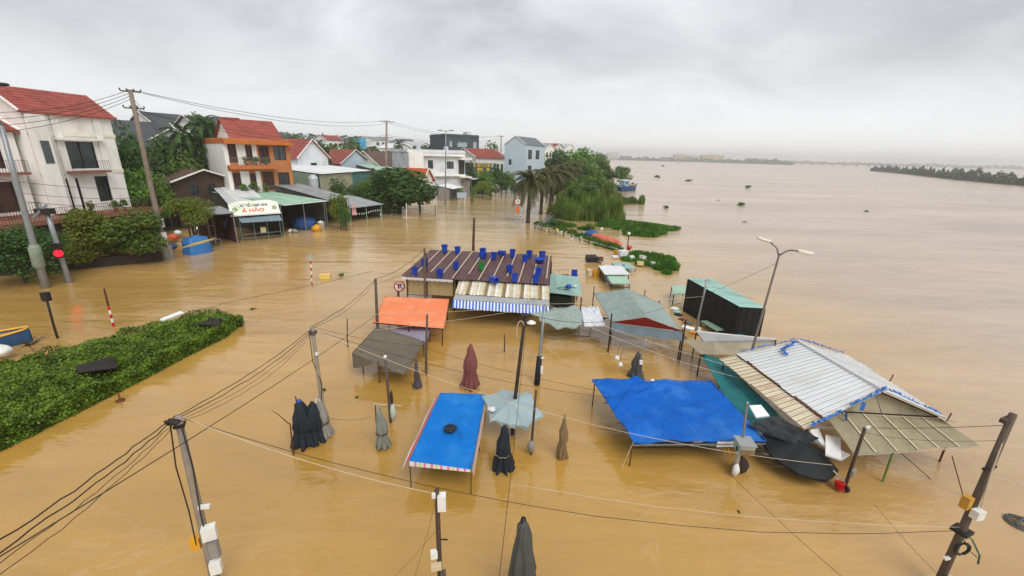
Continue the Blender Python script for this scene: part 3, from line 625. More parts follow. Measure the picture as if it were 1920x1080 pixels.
def building(name, label, cat, A, B, depth, z0, z1, wm, front=(), left=(), right=(), roof=('flat',), rm=None, base_z=-2.4, parts=None, fm=None, pm=None, group=None, sheets=0):
    fr = Fr(A, B); W = fr.w; t = thing(name, label, cat, fr.pt(W/2, depth/2, 0), group); mb = MB()
    sides = ((fr, W, front), (fr.side_left(depth), depth, left), (fr.side_right(depth), depth, right), (fr.rear(depth), W, ()))
    opl = []
    for f, w, ops in sides:
        os_ = [(o[0]*w, o[1]*w, o[2], o[3], o[4] if len(o) > 4 else 'w') for o in ops]; wall_open(mb, f, 0, w, z0, z1, os_); opl.append((f, os_))
    walls = mb
    rise = 0
    if roof[0] == 'gable':                     # ('gable', axis, rise, overhang): axis 'u' ridge along the facade, 'n' ridge front to back
        ax, rise, ov = roof[1], roof[2], roof[3]
        if ax == 'u':
            for f in (sides[1][0], sides[2][0]): mb.face([f.pt(0, 0, z1), f.pt(depth, 0, z1), f.pt(depth/2, 0, z1+rise)])
        else:
            for f in (sides[0][0], sides[3][0]): mb.face([f.pt(0, 0, z1), f.pt(W, 0, z1), f.pt(W/2, 0, z1+rise)])
    mb.build('wall', wm, t)
    for f, os_ in opl:
        for o in os_: window(f, o, t, o[4], fm, pm)
    rm = rm or wm
    if roof[0] == 'flat':
        th = roof[1] if len(roof) > 1 else .15; ov = roof[2] if len(roof) > 2 else .1
        MB().span(-ov, W+ov, -ov, depth+ov, z1+.003, z1+th, fr).build('roof_slab', rm, t)
        if len(roof) > 3 and roof[3]:
            p = MB(); q = roof[3]
            p.span(0, W, 0, .15, z1+th+.002, z1+th+q, fr).span(0, W, depth-.15, depth, z1+th+.002, z1+th+q, fr).span(0, .15, .153, depth-.153, z1+th+.002, z1+th+q, fr).span(W-.15, W, .153, depth-.153, z1+th+.002, z1+th+q, fr); p.build('parapet', wm, t)
    elif roof[0] == 'gable':
        th = .14; e = ov*rise/((depth if ax == 'u' else W)/2)
        rf = []
        if ax == 'u':
            for s in (0, 1):
                y0, y1 = (-ov, depth/2) if s == 0 else (depth+ov, depth/2)
                rf.append([fr.pt(-ov, y0, z1-e), fr.pt(W+ov, y0, z1-e), fr.pt(W+ov, y1, z1+rise), fr.pt(-ov, y1, z1+rise)])
        else:
            for s in (0, 1):
                x0, x1 = (-ov, W/2) if s == 0 else (W+ov, W/2)
                rf.append([fr.pt(x0, -ov, z1-e), fr.pt(x0, depth+ov, z1-e), fr.pt(x1, depth+ov, z1+rise), fr.pt(x1, -ov, z1+rise)])
        for c in rf:
            up = Vector((0, 0, th)); lo = [p+Vector((0, 0, .02)) for p in c]; hi = [p+up for p in c]
            nrow = max(4, int((c[3]-c[0]).length/.35)); ncol = 1
            m_ = MB()
            def fn(u, v, hi=hi, nrow=nrow):
                return lerp4(hi, u, v)
            for k in range(nrow):                # courses of tiles, each lapping the one below
                v0, v1 = k/nrow, (k+1)/nrow; a, b_ = lerp4(hi, 0, v0)+Vector((0, 0, .045)), lerp4(hi, 1, v0)+Vector((0, 0, .045)); d, cc = lerp4(hi, 0, v1), lerp4(hi, 1, v1)
                m_.face([a, b_, cc, d]); m_.face([lerp4(hi, 0, v0), lerp4(hi, 1, v0), b_, a])
            m_.face(lo[::-1])
            for i in range(4): m_.face([lo[i], lo[(i+1) % 4], hi[(i+1) % 4], hi[i]])
            m_.build('roof', rm, t)
            for q0, q1 in ((0, 3), (1, 2)): MB().bar(hi[q0]+Vector((0, 0, .04)), hi[q1]+Vector((0, 0, .04)), .12, .14).build('verge_board', W_WHITE, t)
    return t, fr
def railing(parent, pts, h, name='railing', m=None, step=.18, r=.012, rails=(0, 1)):
    mb = MB(); m = m or STEEL_D
    for a, b_ in zip(pts[:-1], pts[1:]):
        a, b_ = Vector(a), Vector(b_); n = max(2, int((b_-a).length/step))
        for k in rails: z = Vector((0, 0, h*k)); mb.bar(a+z, b_+z, r*2.4)
        for i in range(n+1): p = a.lerp(b_, i/n); mb.bar(p, p+Vector((0, 0, h)), r*1.6)
    return mb.build(name, m, parent)
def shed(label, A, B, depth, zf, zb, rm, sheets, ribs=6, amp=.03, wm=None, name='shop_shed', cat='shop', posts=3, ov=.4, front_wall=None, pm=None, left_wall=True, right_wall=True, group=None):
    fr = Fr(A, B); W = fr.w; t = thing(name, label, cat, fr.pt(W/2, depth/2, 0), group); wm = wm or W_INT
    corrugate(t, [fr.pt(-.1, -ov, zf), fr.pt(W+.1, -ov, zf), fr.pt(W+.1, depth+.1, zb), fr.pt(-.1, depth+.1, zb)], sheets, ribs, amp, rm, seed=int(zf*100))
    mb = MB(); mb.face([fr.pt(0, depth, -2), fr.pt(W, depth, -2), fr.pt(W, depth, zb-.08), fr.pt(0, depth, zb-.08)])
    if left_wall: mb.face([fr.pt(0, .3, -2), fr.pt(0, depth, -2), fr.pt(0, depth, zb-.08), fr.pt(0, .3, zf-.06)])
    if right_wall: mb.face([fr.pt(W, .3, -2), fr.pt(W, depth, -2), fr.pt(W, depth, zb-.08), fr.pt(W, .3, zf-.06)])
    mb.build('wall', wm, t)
    for k in range(posts):
        x = W*k/max(1, posts-1); MB().tube([fr.pt(x, 0, -2), fr.pt(x, 0, zf-.04)], .05, 6).build('post', pm or STEEL, t)
    MB().bar(fr.pt(0, 0, zf-.1), fr.pt(W, 0, zf-.1), .08).build('beam', STEEL_D, t)
    return t, fr

# ------------------------------------------------------------------ far land, woods, bridge
def band(name, label, pts, h, n, size, m, seed, depth, cat='woods', jag=.5):
    """belt of trees along a ground polyline: one mass of leaf clumps with an uneven top"""
    pts = [Vector((p.x, p.y, 0)) for p in pts]; seg = [(pts[i+1]-pts[i]).length for i in range(len(pts)-1)]; tot = sum(seg); cum = np.concatenate([[0], np.cumsum(seg)])
    P2 = np.array([(p.x, p.y) for p in pts])
    def fn(r, n):
        s = r.random(n)*tot; x = np.interp(s, cum, P2[:, 0]); y = np.interp(s, cum, P2[:, 1]); d = np.stack([x, y], 1); d /= np.linalg.norm(d, axis=1, keepdims=True)
        k = tot/ (h*1.3); hh = h*(1-jag+jag*(.5+.28*np.sin(s/tot*k*2.1+seed)+.25*np.sin(s/tot*k*5.3+seed*2)+.2*np.sin(s/tot*k*.57+seed*3)))
        hh = hh*(1-.6*np.exp(-np.minimum(s, tot-s)/(h*1.2)))
        q = r.random(n)**.75; off = r.random(n)*depth
        return np.stack([x+d[:, 0]*off, y+d[:, 1]*off, q*hh*(.75+.25*off/depth)], 1)
    p = pts[0]; return foliage_patch(name, label, cat, fn, n, size, m, (p.x, p.y, 0), 'stuff', seed, .8, .3)
def gz(px, py, Y): p = D(px, py, Y); return Vector((p.x, p.y, 0))
bank_r = [gz(1632, 318, 560), gz(1700, 325, 420), gz(1780, 335, 300), gz(1860, 343, 245), gz(1935, 349, 212), gz(2060, 362, 170)]
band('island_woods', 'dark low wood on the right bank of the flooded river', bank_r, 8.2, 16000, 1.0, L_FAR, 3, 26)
land('river_bank', [(p.x, p.y) for p in bank_r]+[(p.x*1.5, p.y*1.5) for p in bank_r[::-1]], .5)
bank_f = [gz(1020, 296, 1500), gz(1120, 298, 1500), gz(1210, 300, 1480), gz(1300, 303, 1430), gz(1400, 307, 1300), gz(1488, 310, 1200)]
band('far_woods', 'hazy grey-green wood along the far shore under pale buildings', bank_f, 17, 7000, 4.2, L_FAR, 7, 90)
land('far_shore', [(p.x, p.y) for p in bank_f]+[(p.x*1.6, p.y*1.6) for p in bank_f[::-1]], 1.2)
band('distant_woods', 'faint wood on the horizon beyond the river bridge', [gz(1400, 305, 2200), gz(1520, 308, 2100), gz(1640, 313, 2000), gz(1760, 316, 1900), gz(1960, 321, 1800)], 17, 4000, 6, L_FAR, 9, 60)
# hill behind the town
mb = MB()
def hill(u, v):
    x = -620+630*u; y = 330+430*v; h = 24*math.exp(-((u-.42)/.34)**2)*math.sin(math.pi*min(1, v*1.15))+6*math.sin(u*9+1)*math.sin(v*3.1)
    return (x, y, max(h, -1)+.4)
mb.grid(hill, 40, 20); mb.build('hill', mat('hill_green', '#3a4a2c', .9, .3, .05, .4, .3), kind='structure', smooth=True)
def on_hill(r, n):
    u = r.random(n); v = r.random(n)**1.3; z = np.array([hill(a, b_)[2] for a, b_ in zip(u, v)])
    return np.stack([-620+630*u, 330+430*v, z+r.random(n)*7], 1)
foliage_patch('hill_woods', 'hazy woods covering the low hill behind the town', 'woods', on_hill, 9000, 5.0, L_FAR, (-300, 400, 0), 'stuff', 5, .8)
land('town_ground', [tuple((G(300, 470)+US*k+Vector((-.917, .4, 0))*w)[:2]) for k, w in ((-60, 9), (0, 9.5), (20, 11), (60, 9), (110, 8), (190, 22), (300, 110), (420, 700), (-60, 300))], .12)
# bridge
bA, bB = gz(1478, 306, 1330), gz(1665, 316, 1080)
t = thing('river_bridge', 'long low grey bridge crossing the river near the horizon', 'bridge', bA)
MB().bar(bA+Vector((0, 0, 6.5)), bB+Vector((0, 0, 6.5)), 9, 2.0).build('deck', W_CONC, t)
for k in range(9):
    p = bA.lerp(bB, (k+.5)/9); MB().tube([p+Vector((0, 0, -1)), p+Vector((0, 0, 5.5))], 1.5, 8).build('pier', W_CONC, t)
# far shore buildings
FAR_Y = mat('far_pale_yellow', '#cdbb93', .8, .1, .02); FAR_W = mat('far_white', '#c9c9c4', .8, .08, .02)
for i, (x0, x1, yt, Y, m, lab) in enumerate([(1266, 1289, 288, 1470, FAR_Y, 'tan blockish hotel at the left of the far shore row'), (1290, 1310, 290, 1500, FAR_W, 'pale hotel squeezed between two tan blocks across the river'), (1318, 1358, 289, 1450, FAR_Y, 'widest tan building on the far shore'), (1412, 1442, 296, 1350, FAR_W, 'white building with stepped roof at right of far shore'), (1140, 1160, 284, 1500, FAR_W, 'faint white block above the far shore trees near the leafy bank')]):
    a, b_ = D(x0, 300, Y), D(x1, 300, Y); h = D(x0, yt, Y).z; W = (b_-a).length
    fl = max(2, int((h-3)/4)); ops = [(.06+.9*k/8, .06+.9*k/8+.06, 2+j*(h-3)/fl+1, 2+j*(h-3)/fl+2.8) for k in range(8) for j in range(fl)]
    th_, _ = building('riverside_hotel', lab, 'building', a, b_, 30, 0, h*.86, m, ops, group='buildings on the far shore', roof=('flat', .5, .5))
    p = Fr(a, b_); MB().span(W*.3, W*.75, 5, 22, h*.86+.51, h, p).build('roof_house', m, th_)

# ------------------------------------------------------------------ the town on the left bank
def AW(px, py, Y, W): a = D(px, py, Y); return (a.x, a.y), (a.x+US.x*W, a.y+US.y*W)
# big white house
A, B = D(72, 320, 35.8), D(230, 320, 42.3)
hs, fr = building('white_house', 'big white three-storey house with red tiled roof and dark balcony opening', 'house', A, B, 5.0, -2.4, 11.5, W_WHITE,
    front=[(.36, .70, 6.9, 9.2, 'd'), (.16, .40, 3.3, 6.1, 'd'), (.60, .82, 3.9, 6.2), (.03, .07, 3.9, 6.0), (.1, .3, -.5, 2.2), (.55, .8, -.5, 2.2)], left=[(.3, .6, 7.2, 9)], roof=('gable', 'u', 1.75, .35), rm=TILE, fm=SHUT, pm=GLASS)
W = fr.w
mb = MB(); mb.span(-.05, W+.05, -.06, -.002, 6.45, 6.8, fr); mb.span(-.05, W+.05, -.06, -.002, 9.65, 9.95, fr); mb.build('band', W_CREAM, hs)
MB().span(.02, W*.15, -.75, -.125, 3.3, 11.2, fr).build('projecting_bay', W_WHITE, hs); MB().span(W*.03, W*.12, -.78, -.752, 7.4, 9.2, fr).build('window', GLASS, hs); MB().span(W*.24, W*.8, -.55, -.125, 9.3, 9.5, fr).build('canopy_slab', W_WHITE, hs)
for x in (.16, .27, .76): MB().span(W*x, W*x+.55, -.12, -.062, 3.3, 11.4, fr).build('pilaster', W_WHITE, hs)
MB().span(W*.28, W*.745, -.95, -.07, 6.55, 6.72, fr).build('balcony_slab', mat('brown_trim', '#8a5a48', .7, .15), hs)
railing(hs, [fr.pt(W*.285, -.9, 6.73), fr.pt(W*.74, -.9, 6.73)], .85)
tr = MB().span(-7.5, W+.6, -3.0, -.13, 2.85, 3.15, fr).build('terrace', MATS['brown_trim'], hs)
railing(hs, [fr.pt(-7.4, -2.9, 3.16), fr.pt(W+.5, -2.9, 3.16), fr.pt(W+.5, -.2, 3.16)], .9)
MB().span(-7.5, W+.4, -2.4, -.14, -2.4, 2.84, fr).build('ground_floor_wall', mat('brown_wall', '#5a4038', .8, .2), hs)
for k, x in enumerate((.22, .5, .62, .78, .9)):
    p = fr.pt(W*x, -2.4, 3.16); tt = thing('potted_plant', ['yellow flowering plant in a pot at the left of the white house terrace', 'leafy pot plant near the middle of the white house terrace', 'small green pot plant by the white house door', 'taller pot plant before the white house window', 'bushy pot plant at the right end of white house terrace'][k], 'plant', p, 'potted plants on the terrace')
    add('pot', MB().lathe((0, 0, 0), [(.12, 0), (.18, .3), (.15, .3), (.14, .26), (0.001, .26)], 10).mesh('pot', mat('clay_pot', '#8a4a32', .7, .2)), tt)
    add('foliage', crown('t', k, 260, 7, .35, L_YEL if k == 0 else L_MID), tt, (0, 0, .25), (0, 0, 0), (.5, .5, .45))
lw = fr.pt(-7.0, .9, 0), fr.pt(-.35, .9, 0)
hw, f2 = building('white_house_wing', 'white gabled wing of stacked balconies at the left frame edge', 'house', lw[0], lw[1], 6, -2.4, 9.9, W_WHITE, front=[(.62, .84, 7.0, 9.4, 'd'), (.3, .5, 7.0, 9.4, 'd'), (.5, .85, 3.6, 6.0, 'd'), (.55, .8, 10.0, 10.02)][:3], roof=('gable', 'u', 1.5, .3), rm=TILE, fm=SHUT)
for z in (6.7, 3.35): MB().span(.3, f2.w-.2, -1.0, -.01, z-.18, z, f2).build('balcony_slab', MATS['brown_trim'], hw); railing(hw, [f2.pt(.35, -.95, z+.01), f2.pt(f2.w-.25, -.95, z+.01)], .95)
# grey villa and gabled white house behind
building('grey_roofed_house', 'low house with plain dark grey roof behind the white house', 'house', *AW(212, 250, 62, 9), 8, 0, 9.2, W_GREY, roof=('gable', 'u', 3.2, .6), rm=TILE_D)
hb, f3 = building('gabled_white_house', 'white house with broad white gable among trees behind leaning pole', 'house', *AW(262, 255, 66, 8), 9, 0, 9.3, W_WHITE, front=[(.3, .45, 6.6, 8.6), (.6, .75, 6.6, 8.6)], roof=('gable', 'n', 2.2, .7), rm=TILE_D)
hb, f3 = building('grey_villa', 'tall white villa with dark mansard roof beyond the trees', 'house', *AW(300, 240, 92, 15), 12, 0, 12.5, W_WHITE, front=[(.1, .2, 9.5, 11.5), (.35, .5, 9.2, 11.8), (.65, .75, 9.5, 11.5)], roof=('gable', 'u', 3.2, .5), rm=TILE_D)
hb, f3 = building('dormer_villa', 'white villa with dark roof and dormers left of orange house', 'house', *AW(378, 240, 84, 9), 9, 0, 12.0, W_WHITE, front=[(.2, .35, 9.5, 11.2), (.55, .7, 9.5, 11.2)], roof=('gable', 'u', 2.6, .5), rm=TILE_D)
for x in (.3, .65):
    MB().span(f3.w*x-.6, f3.w*x+.6, .3, 2.2, 12.2, 13.5, f3).build('dormer', W_WHITE, hb); MB().span(f3.w*x-.4, f3.w*x+.4, .24, .297, 12.4, 13.3, f3).build('window', GLASS, hb)
# brown shed and low roofs
hb, f3 = building('brown_shed', 'old brown timber shed with rusty roof beside orange house', 'shed', *AW(322, 335, 48, 6.5), 7, 0, 5.2, W_BROWN, front=[(.25, .4, 3.6, 4.8), (.55, .7, 3.6, 4.8)], left=[(.3, .5, 3.4, 4.6)], roof=('gable', 'n', 1.1, .5), rm=RUST)
shed('low shed with pale green sheet roof left of the brown shed', D(250, 372, 44.0), D(312, 372, 48.5), 8, 3.5, 4.4, GREEN_S, 5, wm=W_BROWN, posts=3)
# orange house
A, B = D(427, 320, 52), D(549, 330, 57.6)
ho, fr = building('orange_house', 'orange and white three-storey house with red roof and planted balcony', 'house', A, B, 8, -2.4, 9.9, W_ORANGE,
    front=[(.05, .17, 7.3, 9.4, 'd'), (.30, .40, 7.5, 9.3, 'd'), (.50, .66, 7.25, 9.3, 'd'), (.73, .93, 7.6, 9.4), (.06, .18, 4.0, 6.1, 'd'), (.31, .41, 4.1, 6.0, 'd'), (.50, .68, 3.9, 6.2, 'd'), (.75, .94, 4.2, 6.1)], left=[(.4, .44, 8, 8.5)], roof=('flat', .2, .02), rm=W_ORANGE, fm=DOOR)
gable(ho, fr, fr.w*.16, fr.w*.9, .4, 6.4, 10.13, 2.2, .3, TILE, W_WHITE)
W = fr.w
f4 = fr.side_left(8); mb = MB(); mb.span(0, 8, -.06, -.003, -2.4, 9.9, f4); mb.build('white_side', W_WHITE, ho)
mb = MB()
for x0, x1 in ((0, .05), (.17, .30), (.40, .47)):
    mb.span(W*x0, W*x1, -.04, -.003, 3.6, 6.3, fr); mb.span(W*x0, W*x1, -.04, -.003, 7.0, 9.45, fr)
mb.build('white_front', W_WHITE, ho)
MB().span(-.1, W+.1, -.9, 8.1, 9.45, 9.93, fr).build('cornice', mat('orange_trim', '#c06b2c', .7, .1, stain=('#8a5a38', .3, .8)), ho)
MB().span(.0, W*.72, -1.1, -.05, 6.55, 6.98, fr).build('balcony_slab', MATS['orange_trim'], ho)
MB().span(.0, W*.98, -1.1, -.05, 3.3, 3.6, fr).build('balcony_slab', MATS['orange_trim'], ho)
railing(ho, [fr.pt(.05, -1.05, 6.99), fr.pt(W*.71, -1.05, 6.99)], .9, m=STEEL); railing(ho, [fr.pt(.05, -1.05, 3.61), fr.pt(W*.97, -1.05, 3.61)], .9, m=STEEL)
MB().box((W*.3, 3.4, 12.42), (W*.25, .5, .3), fr).build('roof_ridge_cap', TILE, ho)
for k, (x, z, s) in enumerate([(.25, 6.98, .5), (.4, 6.98, .6), (.55, 6.98, .45), (.15, 3.6, .7), (.32, 3.6, .8), (.5, 3.6, .6)]):
    p = fr.pt(W*x, -.75, z); tt = thing('potted_plant', ['left', 'middle', 'right'][k % 3]+(' pot plant on the upper' if k < 3 else ' pot plant on the lower')+' balcony of the orange house', 'plant', p, 'potted plants on the balconies')
    add('pot', MB().lathe((0, 0, 0), [(.12, 0), (.18, .3), (.15, .3), (0.001, .27)], 10).mesh('pot', MATS['clay_pot']), tt); add('foliage', crown('t', k % 5, 260, 7, .35, L_MID), tt, (0, 0, .25), (0, 0, 0), (s, s, s*.8))
# houses further along
building('small_gabled_house', 'small white house with bright red roof just right of orange house', 'house', *AW(558, 300, 74, 6.5), 9, 0, 7.7, W_GREY, front=[(.4, .6, 5.0, 6.8)], left=[(.4, .6, 5, 6.8)], roof=('gable', 'n', 2.9, .35), rm=TILE)
A, B = D(598, 326, 64), D(692, 320, 80)
sh, fr = shed('long white sheet-roofed warehouse with greenish walls behind the shops', A, B, 11, 5.6, 6.6, ZINC_W, 10, wm=mat('green_net_wall', '#7f9a86', .85, .25, .6), posts=6, name='warehouse', cat='warehouse')
MB().span(0, fr.w*.6, -.02, .05, -1, 5.45, fr).build('front_wall', mat('cream_panel', '#a9a88a', .8, .15, .8), sh); MB().span(fr.w*.6+.01, fr.w, -.02, .05, -1, 5.45, fr).build('net_wall', mat('teal_net', '#4d8079', .85, .2, .8), sh)
building('red_roof_house', 'house with steep red roof and grey-blue gable beyond the warehouse', 'house', *AW(638, 305, 98, 9.5), 13, 0, 6.2, W_BLUE, roof=('gable', 'n', 2.9, .4), rm=TILE)
building('brown_roof_house', 'old house with wide brown hipped roof left of white house', 'house', *AW(712, 300, 104, 11), 9, 0, 5.6, W_CREAM, roof=('gable', 'u', 3.2, .5), rm=RUST)
shed('low pale green roof left of the flat white house', D(702, 318, 98), D(745, 315, 104), 6, 5.0, 6.0, GREEN_S, 4, name='shed', cat='shed')
# flat white house
A, B = D(766, 320, 88), D(872, 325, 95)
hf, fr = building('flat_roofed_house', 'white flat-roofed two-storey house behind the tall grey street lamp', 'house', A, B, 10, -1, 9.0, W_GREY, front=[(.33, .42, 5.8, 7.5), (.66, .79, 5.8, 7.3)], roof=('flat', .25, .15, .35), rm=W_GREY)
W = fr.w; MB().span(0, W*.24, -.6, -.003, -1, 9.0, fr).build('projecting_wall', W_WHITE, hf)
for z in (8.35, 4.3): MB().span(W*.24+.01, W*.97, -.7, -.01, z, z+.35, fr).build('ledge', W_WHITE, hf)
MB().span(W*.86, W*1.06, -1.9, -.02, 7.7, 8.15, fr).build('balcony_canopy', W_CREAM, hf); MB().span(W*.88, W*.985, -.08, -.004, 4.7, 7.6, fr).build('balcony_door', SHUT, hf)
MB().span(W*.86, W*1.06, -1.8, -.02, 4.0, 4.3, fr).build('balcony_slab', W_CREAM, hf)
for x in (.3, .8): add('water_tank', MB().lathe((0, 0, 0), [(.001, 0), (.5, 0), (.5, 1.0), (.001, 1.15)], 12).mesh('water_tank', ZINC), hf, fr.pt(W*x, 4, 9.3)-origin(hf))
building('orange_roof_shed', 'low shed with orange tiled roof under the white house', 'shed', *AW(792, 340, 84, 3.4), 5, -1, 4.0, W_CREAM, roof=('gable', 'n', 1.9, .5), rm=mat('orange_tile', '#b5522c', .6, .2, 1.2, .4, 9))
hd, f5 = building('dark_grey_building', 'dark slate-grey flat building behind the white flat-roofed house', 'building', D(838, 280, 128), D(898, 282, 134), 12, 0, 13.6, W_DARK, front=[(.08, .16, 10.8, 12.4), (.33, .62, 10.9, 12.2), (.82, .92, 10.6, 12.4)], roof=('flat', .2, .1, .5), rm=W_DARK, fm=PLW, pm=mat('pale_glass', '#9fb0b4', .2, .1))
MB().span(f5.w*.72, f5.w*.86, 2, 4.5, 13.82, 15.2, f5).build('stair_head', W_GREY, hd)
hq, f6 = building('white_red_roof_house', 'white house with red hipped roof between yellow sign and blue house', 'house', D(893, 300, 112), D(946, 300, 119), 9, 0, 8.2, W_WHITE, front=[(.72, .8, 3.5, 6.5), (.86, .95, 3.5, 6.5)], roof=('gable', 'u', 2.0, .5), rm=TILE)
hy, f7 = building('yellow_sign_shop', 'dark shop front carrying rows of yellow lettering', 'shop', D(887, 312, 100), D(922, 312, 103), 6, -1, 6.9, W_DARK, roof=('flat', .15, .1), rm=ZINC_G)
yl = mat('yellow_letters', '#e0b818', .5, .05)
for row, (x0, x1, z, h) in enumerate([(.02, .98, 6.15, .75), (.22, .88, 5.3, .6), (.25, .78, 4.55, .6)]):
    n = 9-row; r = R(row); 
    for k in range(n):
        if r.random() < .12: continue
        x = f7.w*(x0+(x1-x0)*k/n); w_ = f7.w*(x1-x0)/n*.72; mb = MB(); t_ = .13
        mb.span(x, x+t_, -.08, -.01, z, z+h, f7); kk = r.randint(0, 3)
        if kk != 1: mb.span(x+t_, x+w_, -.08, -.01, z+h-t_, z+h, f7)
        if kk != 2: mb.span(x+t_, x+w_, -.08, -.01, z, z+t_, f7)
        if kk in (0, 3): mb.span(x+w_-t_, x+w_, -.08, -.01, z+t_, z+h-t_, f7)
        mb.build('letter', yl, hy)
hb, f8 = building('blue_house', 'tall narrow pale blue house with grey gable roof', 'house', D(946, 300, 109), D(986, 300, 106.5), 12, 0, 11.3, W_BLUE, front=[(.2, .33, 6.6, 7.9)], right=[(.1, .3, 8, 10.2), (.1, .3, 4.5, 6.5), (.5, .7, 8, 10.2)], roof=('gable', 'n', 1.9, .12), rm=mat('grey_roof', '#6d7177', .6, .15, 1.0))
# scattered houses behind
rr = R(11)
FH = [(1003, 282, 150, 9, W_CREAM, TILE, 'cream house with red roof right of the tall blue house'), (1022, 279, 165, 12, W_WHITE, ZINC_G, 'white house half hidden behind the riverside trees'), (1040, 277, 190, 13, W_GREY, TILE, 'grey house farthest along the tree-lined bank'), (758, 268, 210, 11, W_BLUE, TILE_D, 'bluish far house left of the dark grey building'),
      (612, 262, 180, 9, W_WHITE, TILE, 'far white house in trees above the red gable'), (686, 286, 150, 8, W_CREAM, TILE, 'far cream house behind the tall utility pole'), (778, 274, 180, 10, W_WHITE, ZINC, 'far white house above flat-roofed house'), (700, 262, 260, 16, W_WHITE, ZINC_G, 'hazy pale house on the wooded slope'), (742, 278, 170, 10, W_WHITE, ZINC_W, 'white block peeping over the brown hipped roof'), (1062, 276, 230, 14, W_WHITE, ZINC, 'pale house at the end of the bank')]
for px, py, Y, w, wm, rm, lab in FH:
    a, b_ = AW(px, py, Y, w); z1 = D(px, py, Y).z
    building('town_house', lab, 'house', a, b_, w*.8, 0, z1, wm, front=[(.15, .3, z1-3, z1-1.2), (.45, .6, z1-3, z1-1.2), (.7, .85, z1-3, z1-1.2)], roof=('gable', rr.choice('un'), 1.8, .3), rm=rm, group='houses in the town behind')
p = D(665, 272, 140); t = thing('billboard', 'small sky-blue billboard above the trees behind warehouse', 'billboard', (p.x, p.y, 0))
fb = Fr(p, p+Vector((3.2, 1.6, 0))); MB().span(0, fb.w, 0, .2, p.z-1.6, p.z+2.2, fb).build('panel', mat('sky_blue_paint', '#58a8cc', .5, .3, 1.5), t); MB().tube([fb.pt(1.5, .3, 0), fb.pt(1.5, .3, p.z)], .15, 6).build('post', STEEL, t)

# shops along the drowned street
A, B = G(455, 452), G(528, 445)
ss, fr = shed('noodle shop with white sheet roof and green-white name board', A, B, 16, D(452, 400, A.y).z-.1, D(335, 352, A.y+6.4).z, ZINC_W, 6, wm=W_INT, posts=4, name='noodle_shop', pm=mat('teal_post', '#5b7d78', .6, .2), right_wall=True, left_wall=False)
W = fr.w; zf = D(452, 400, A.y).z-.1
c0 = fr.pt(-.7, -.55, zf-.02); c1 = fr.pt(W+.1, -.55, zf+.0); up = Vector((0, 0, 1.25))+fr.i*.75
sb = thing('shop_sign', 'green-white signboard reading HỦ TIẾU NAM VANG above the shop', 'sign', c0)
def bd(u, v, o=0): return c0.lerp(c1, u)+up*v-fr.i*o
top = lambda u: .80+.2*min(1, u*6, (1-u)*6)
mb = MB(); n = 12
for i in range(n):
    u0, u1 = i/n, (i+1)/n; mb.face([bd(u0, 0), bd(u1, 0), bd(u1, top(u1)), bd(u0, top(u0))]); mb.face([bd(u0, top(u0), -.08), bd(u1, top(u1), -.08), bd(u1, 0, -.08), bd(u0, 0, -.08)]); mb.face([bd(u0, top(u0)), bd(u1, top(u1)), bd(u1, top(u1), -.08), bd(u0, top(u0), -.08)])
mb.build('panel', mat('sign_cream_green', '#e6e9dc', .5, .06, 1.0, stain=('#c6d6a6', .7, .8)), sb)
MB().bar(bd(-.01, -.03, .03), bd(1.01, -.03, .03), .1, .12).build('bottom_rail', PLW, sb)
NAVYL = mat('navy_letters', '#20305f', .5, .05); REDL = mat('coral_letters', '#e0584e', .5, .1)
place_text('lettering', 'HỦ TIẾU NAM VANG', .42, NAVYL, sb, bd(.5, .66, .01), fr.u, up, .006, W*.68, .15)
place_text('lettering', 'Á HẢO', .5, REDL, sb, bd(.46, .28, .01), fr.u, up, .012, W*.55, .1)
for u in (.11, .9):
    mb = MB(); c = bd(u, .42, .02); 
    for k in range(5): a = k*1.257+u*5; mb.face([c, c+fr.u*.2*math.cos(a)+up*.14*math.sin(a), c+fr.u*.3*math.cos(a+.5)+up*.2*math.sin(a+.5), c+fr.u*.2*math.cos(a+1)+up*.14*math.sin(a+1)])
    mb.build('herb_emblem', mat('emblem_green', '#7f9d6a', .5, .2), sb)
cl = [fr.pt(-.1, -.5, zf-.32), fr.pt(W, -.5, zf-.28), fr.pt(W, -1.2, zf-.75), fr.pt(0, -1.2, zf-.7)]
hem(cloth(cl, .02, .02, 4, 20, 6), cl).build('shop_awning', SLATE_T, None, True, 'grey-blue cloth awning under the noodle shop sign', 'awning')
q = MB(); q.span(W*.48, W*.62, -.1, -.06, zf-2.0, zf-1.45, fr); q.build('menu_board', mat('pale_yellow_board', '#d8d2a0', .5, .1), None, False, 'small pale yellow board hanging in noodle shop front', 'sign')
rl = MB(); 
for z in (.25, .65): rl.bar(fr.pt(.1, -.03, z), fr.pt(W-.1, -.03, z), .05)
rl.build('front_rail', STEEL, ss)
st_b = mat('blue_stripe', '#6f8fc4', .5, .1); mb = MB(); n = 22
for k in range(n):
    mb.mi = k % 2; u0, u1 = k/n, (k+1)/n
    def cc(u, v): return fr.pt(-.75-.55*v, .2+5.6*u, zf-.15-1.25*v-.25*u*0)+Vector((0, 0, .05*u))
    mb.face([cc(u0, 0), cc(u0, 1), cc(u1, 1), cc(u1, 0)])
mb.build('striped_tarp', [st_b, mat('pale_stripe', '#b4bfd2', .5, .08)], None, False, 'blue and white striped tarp hung on noodle shop side', 'tarp')
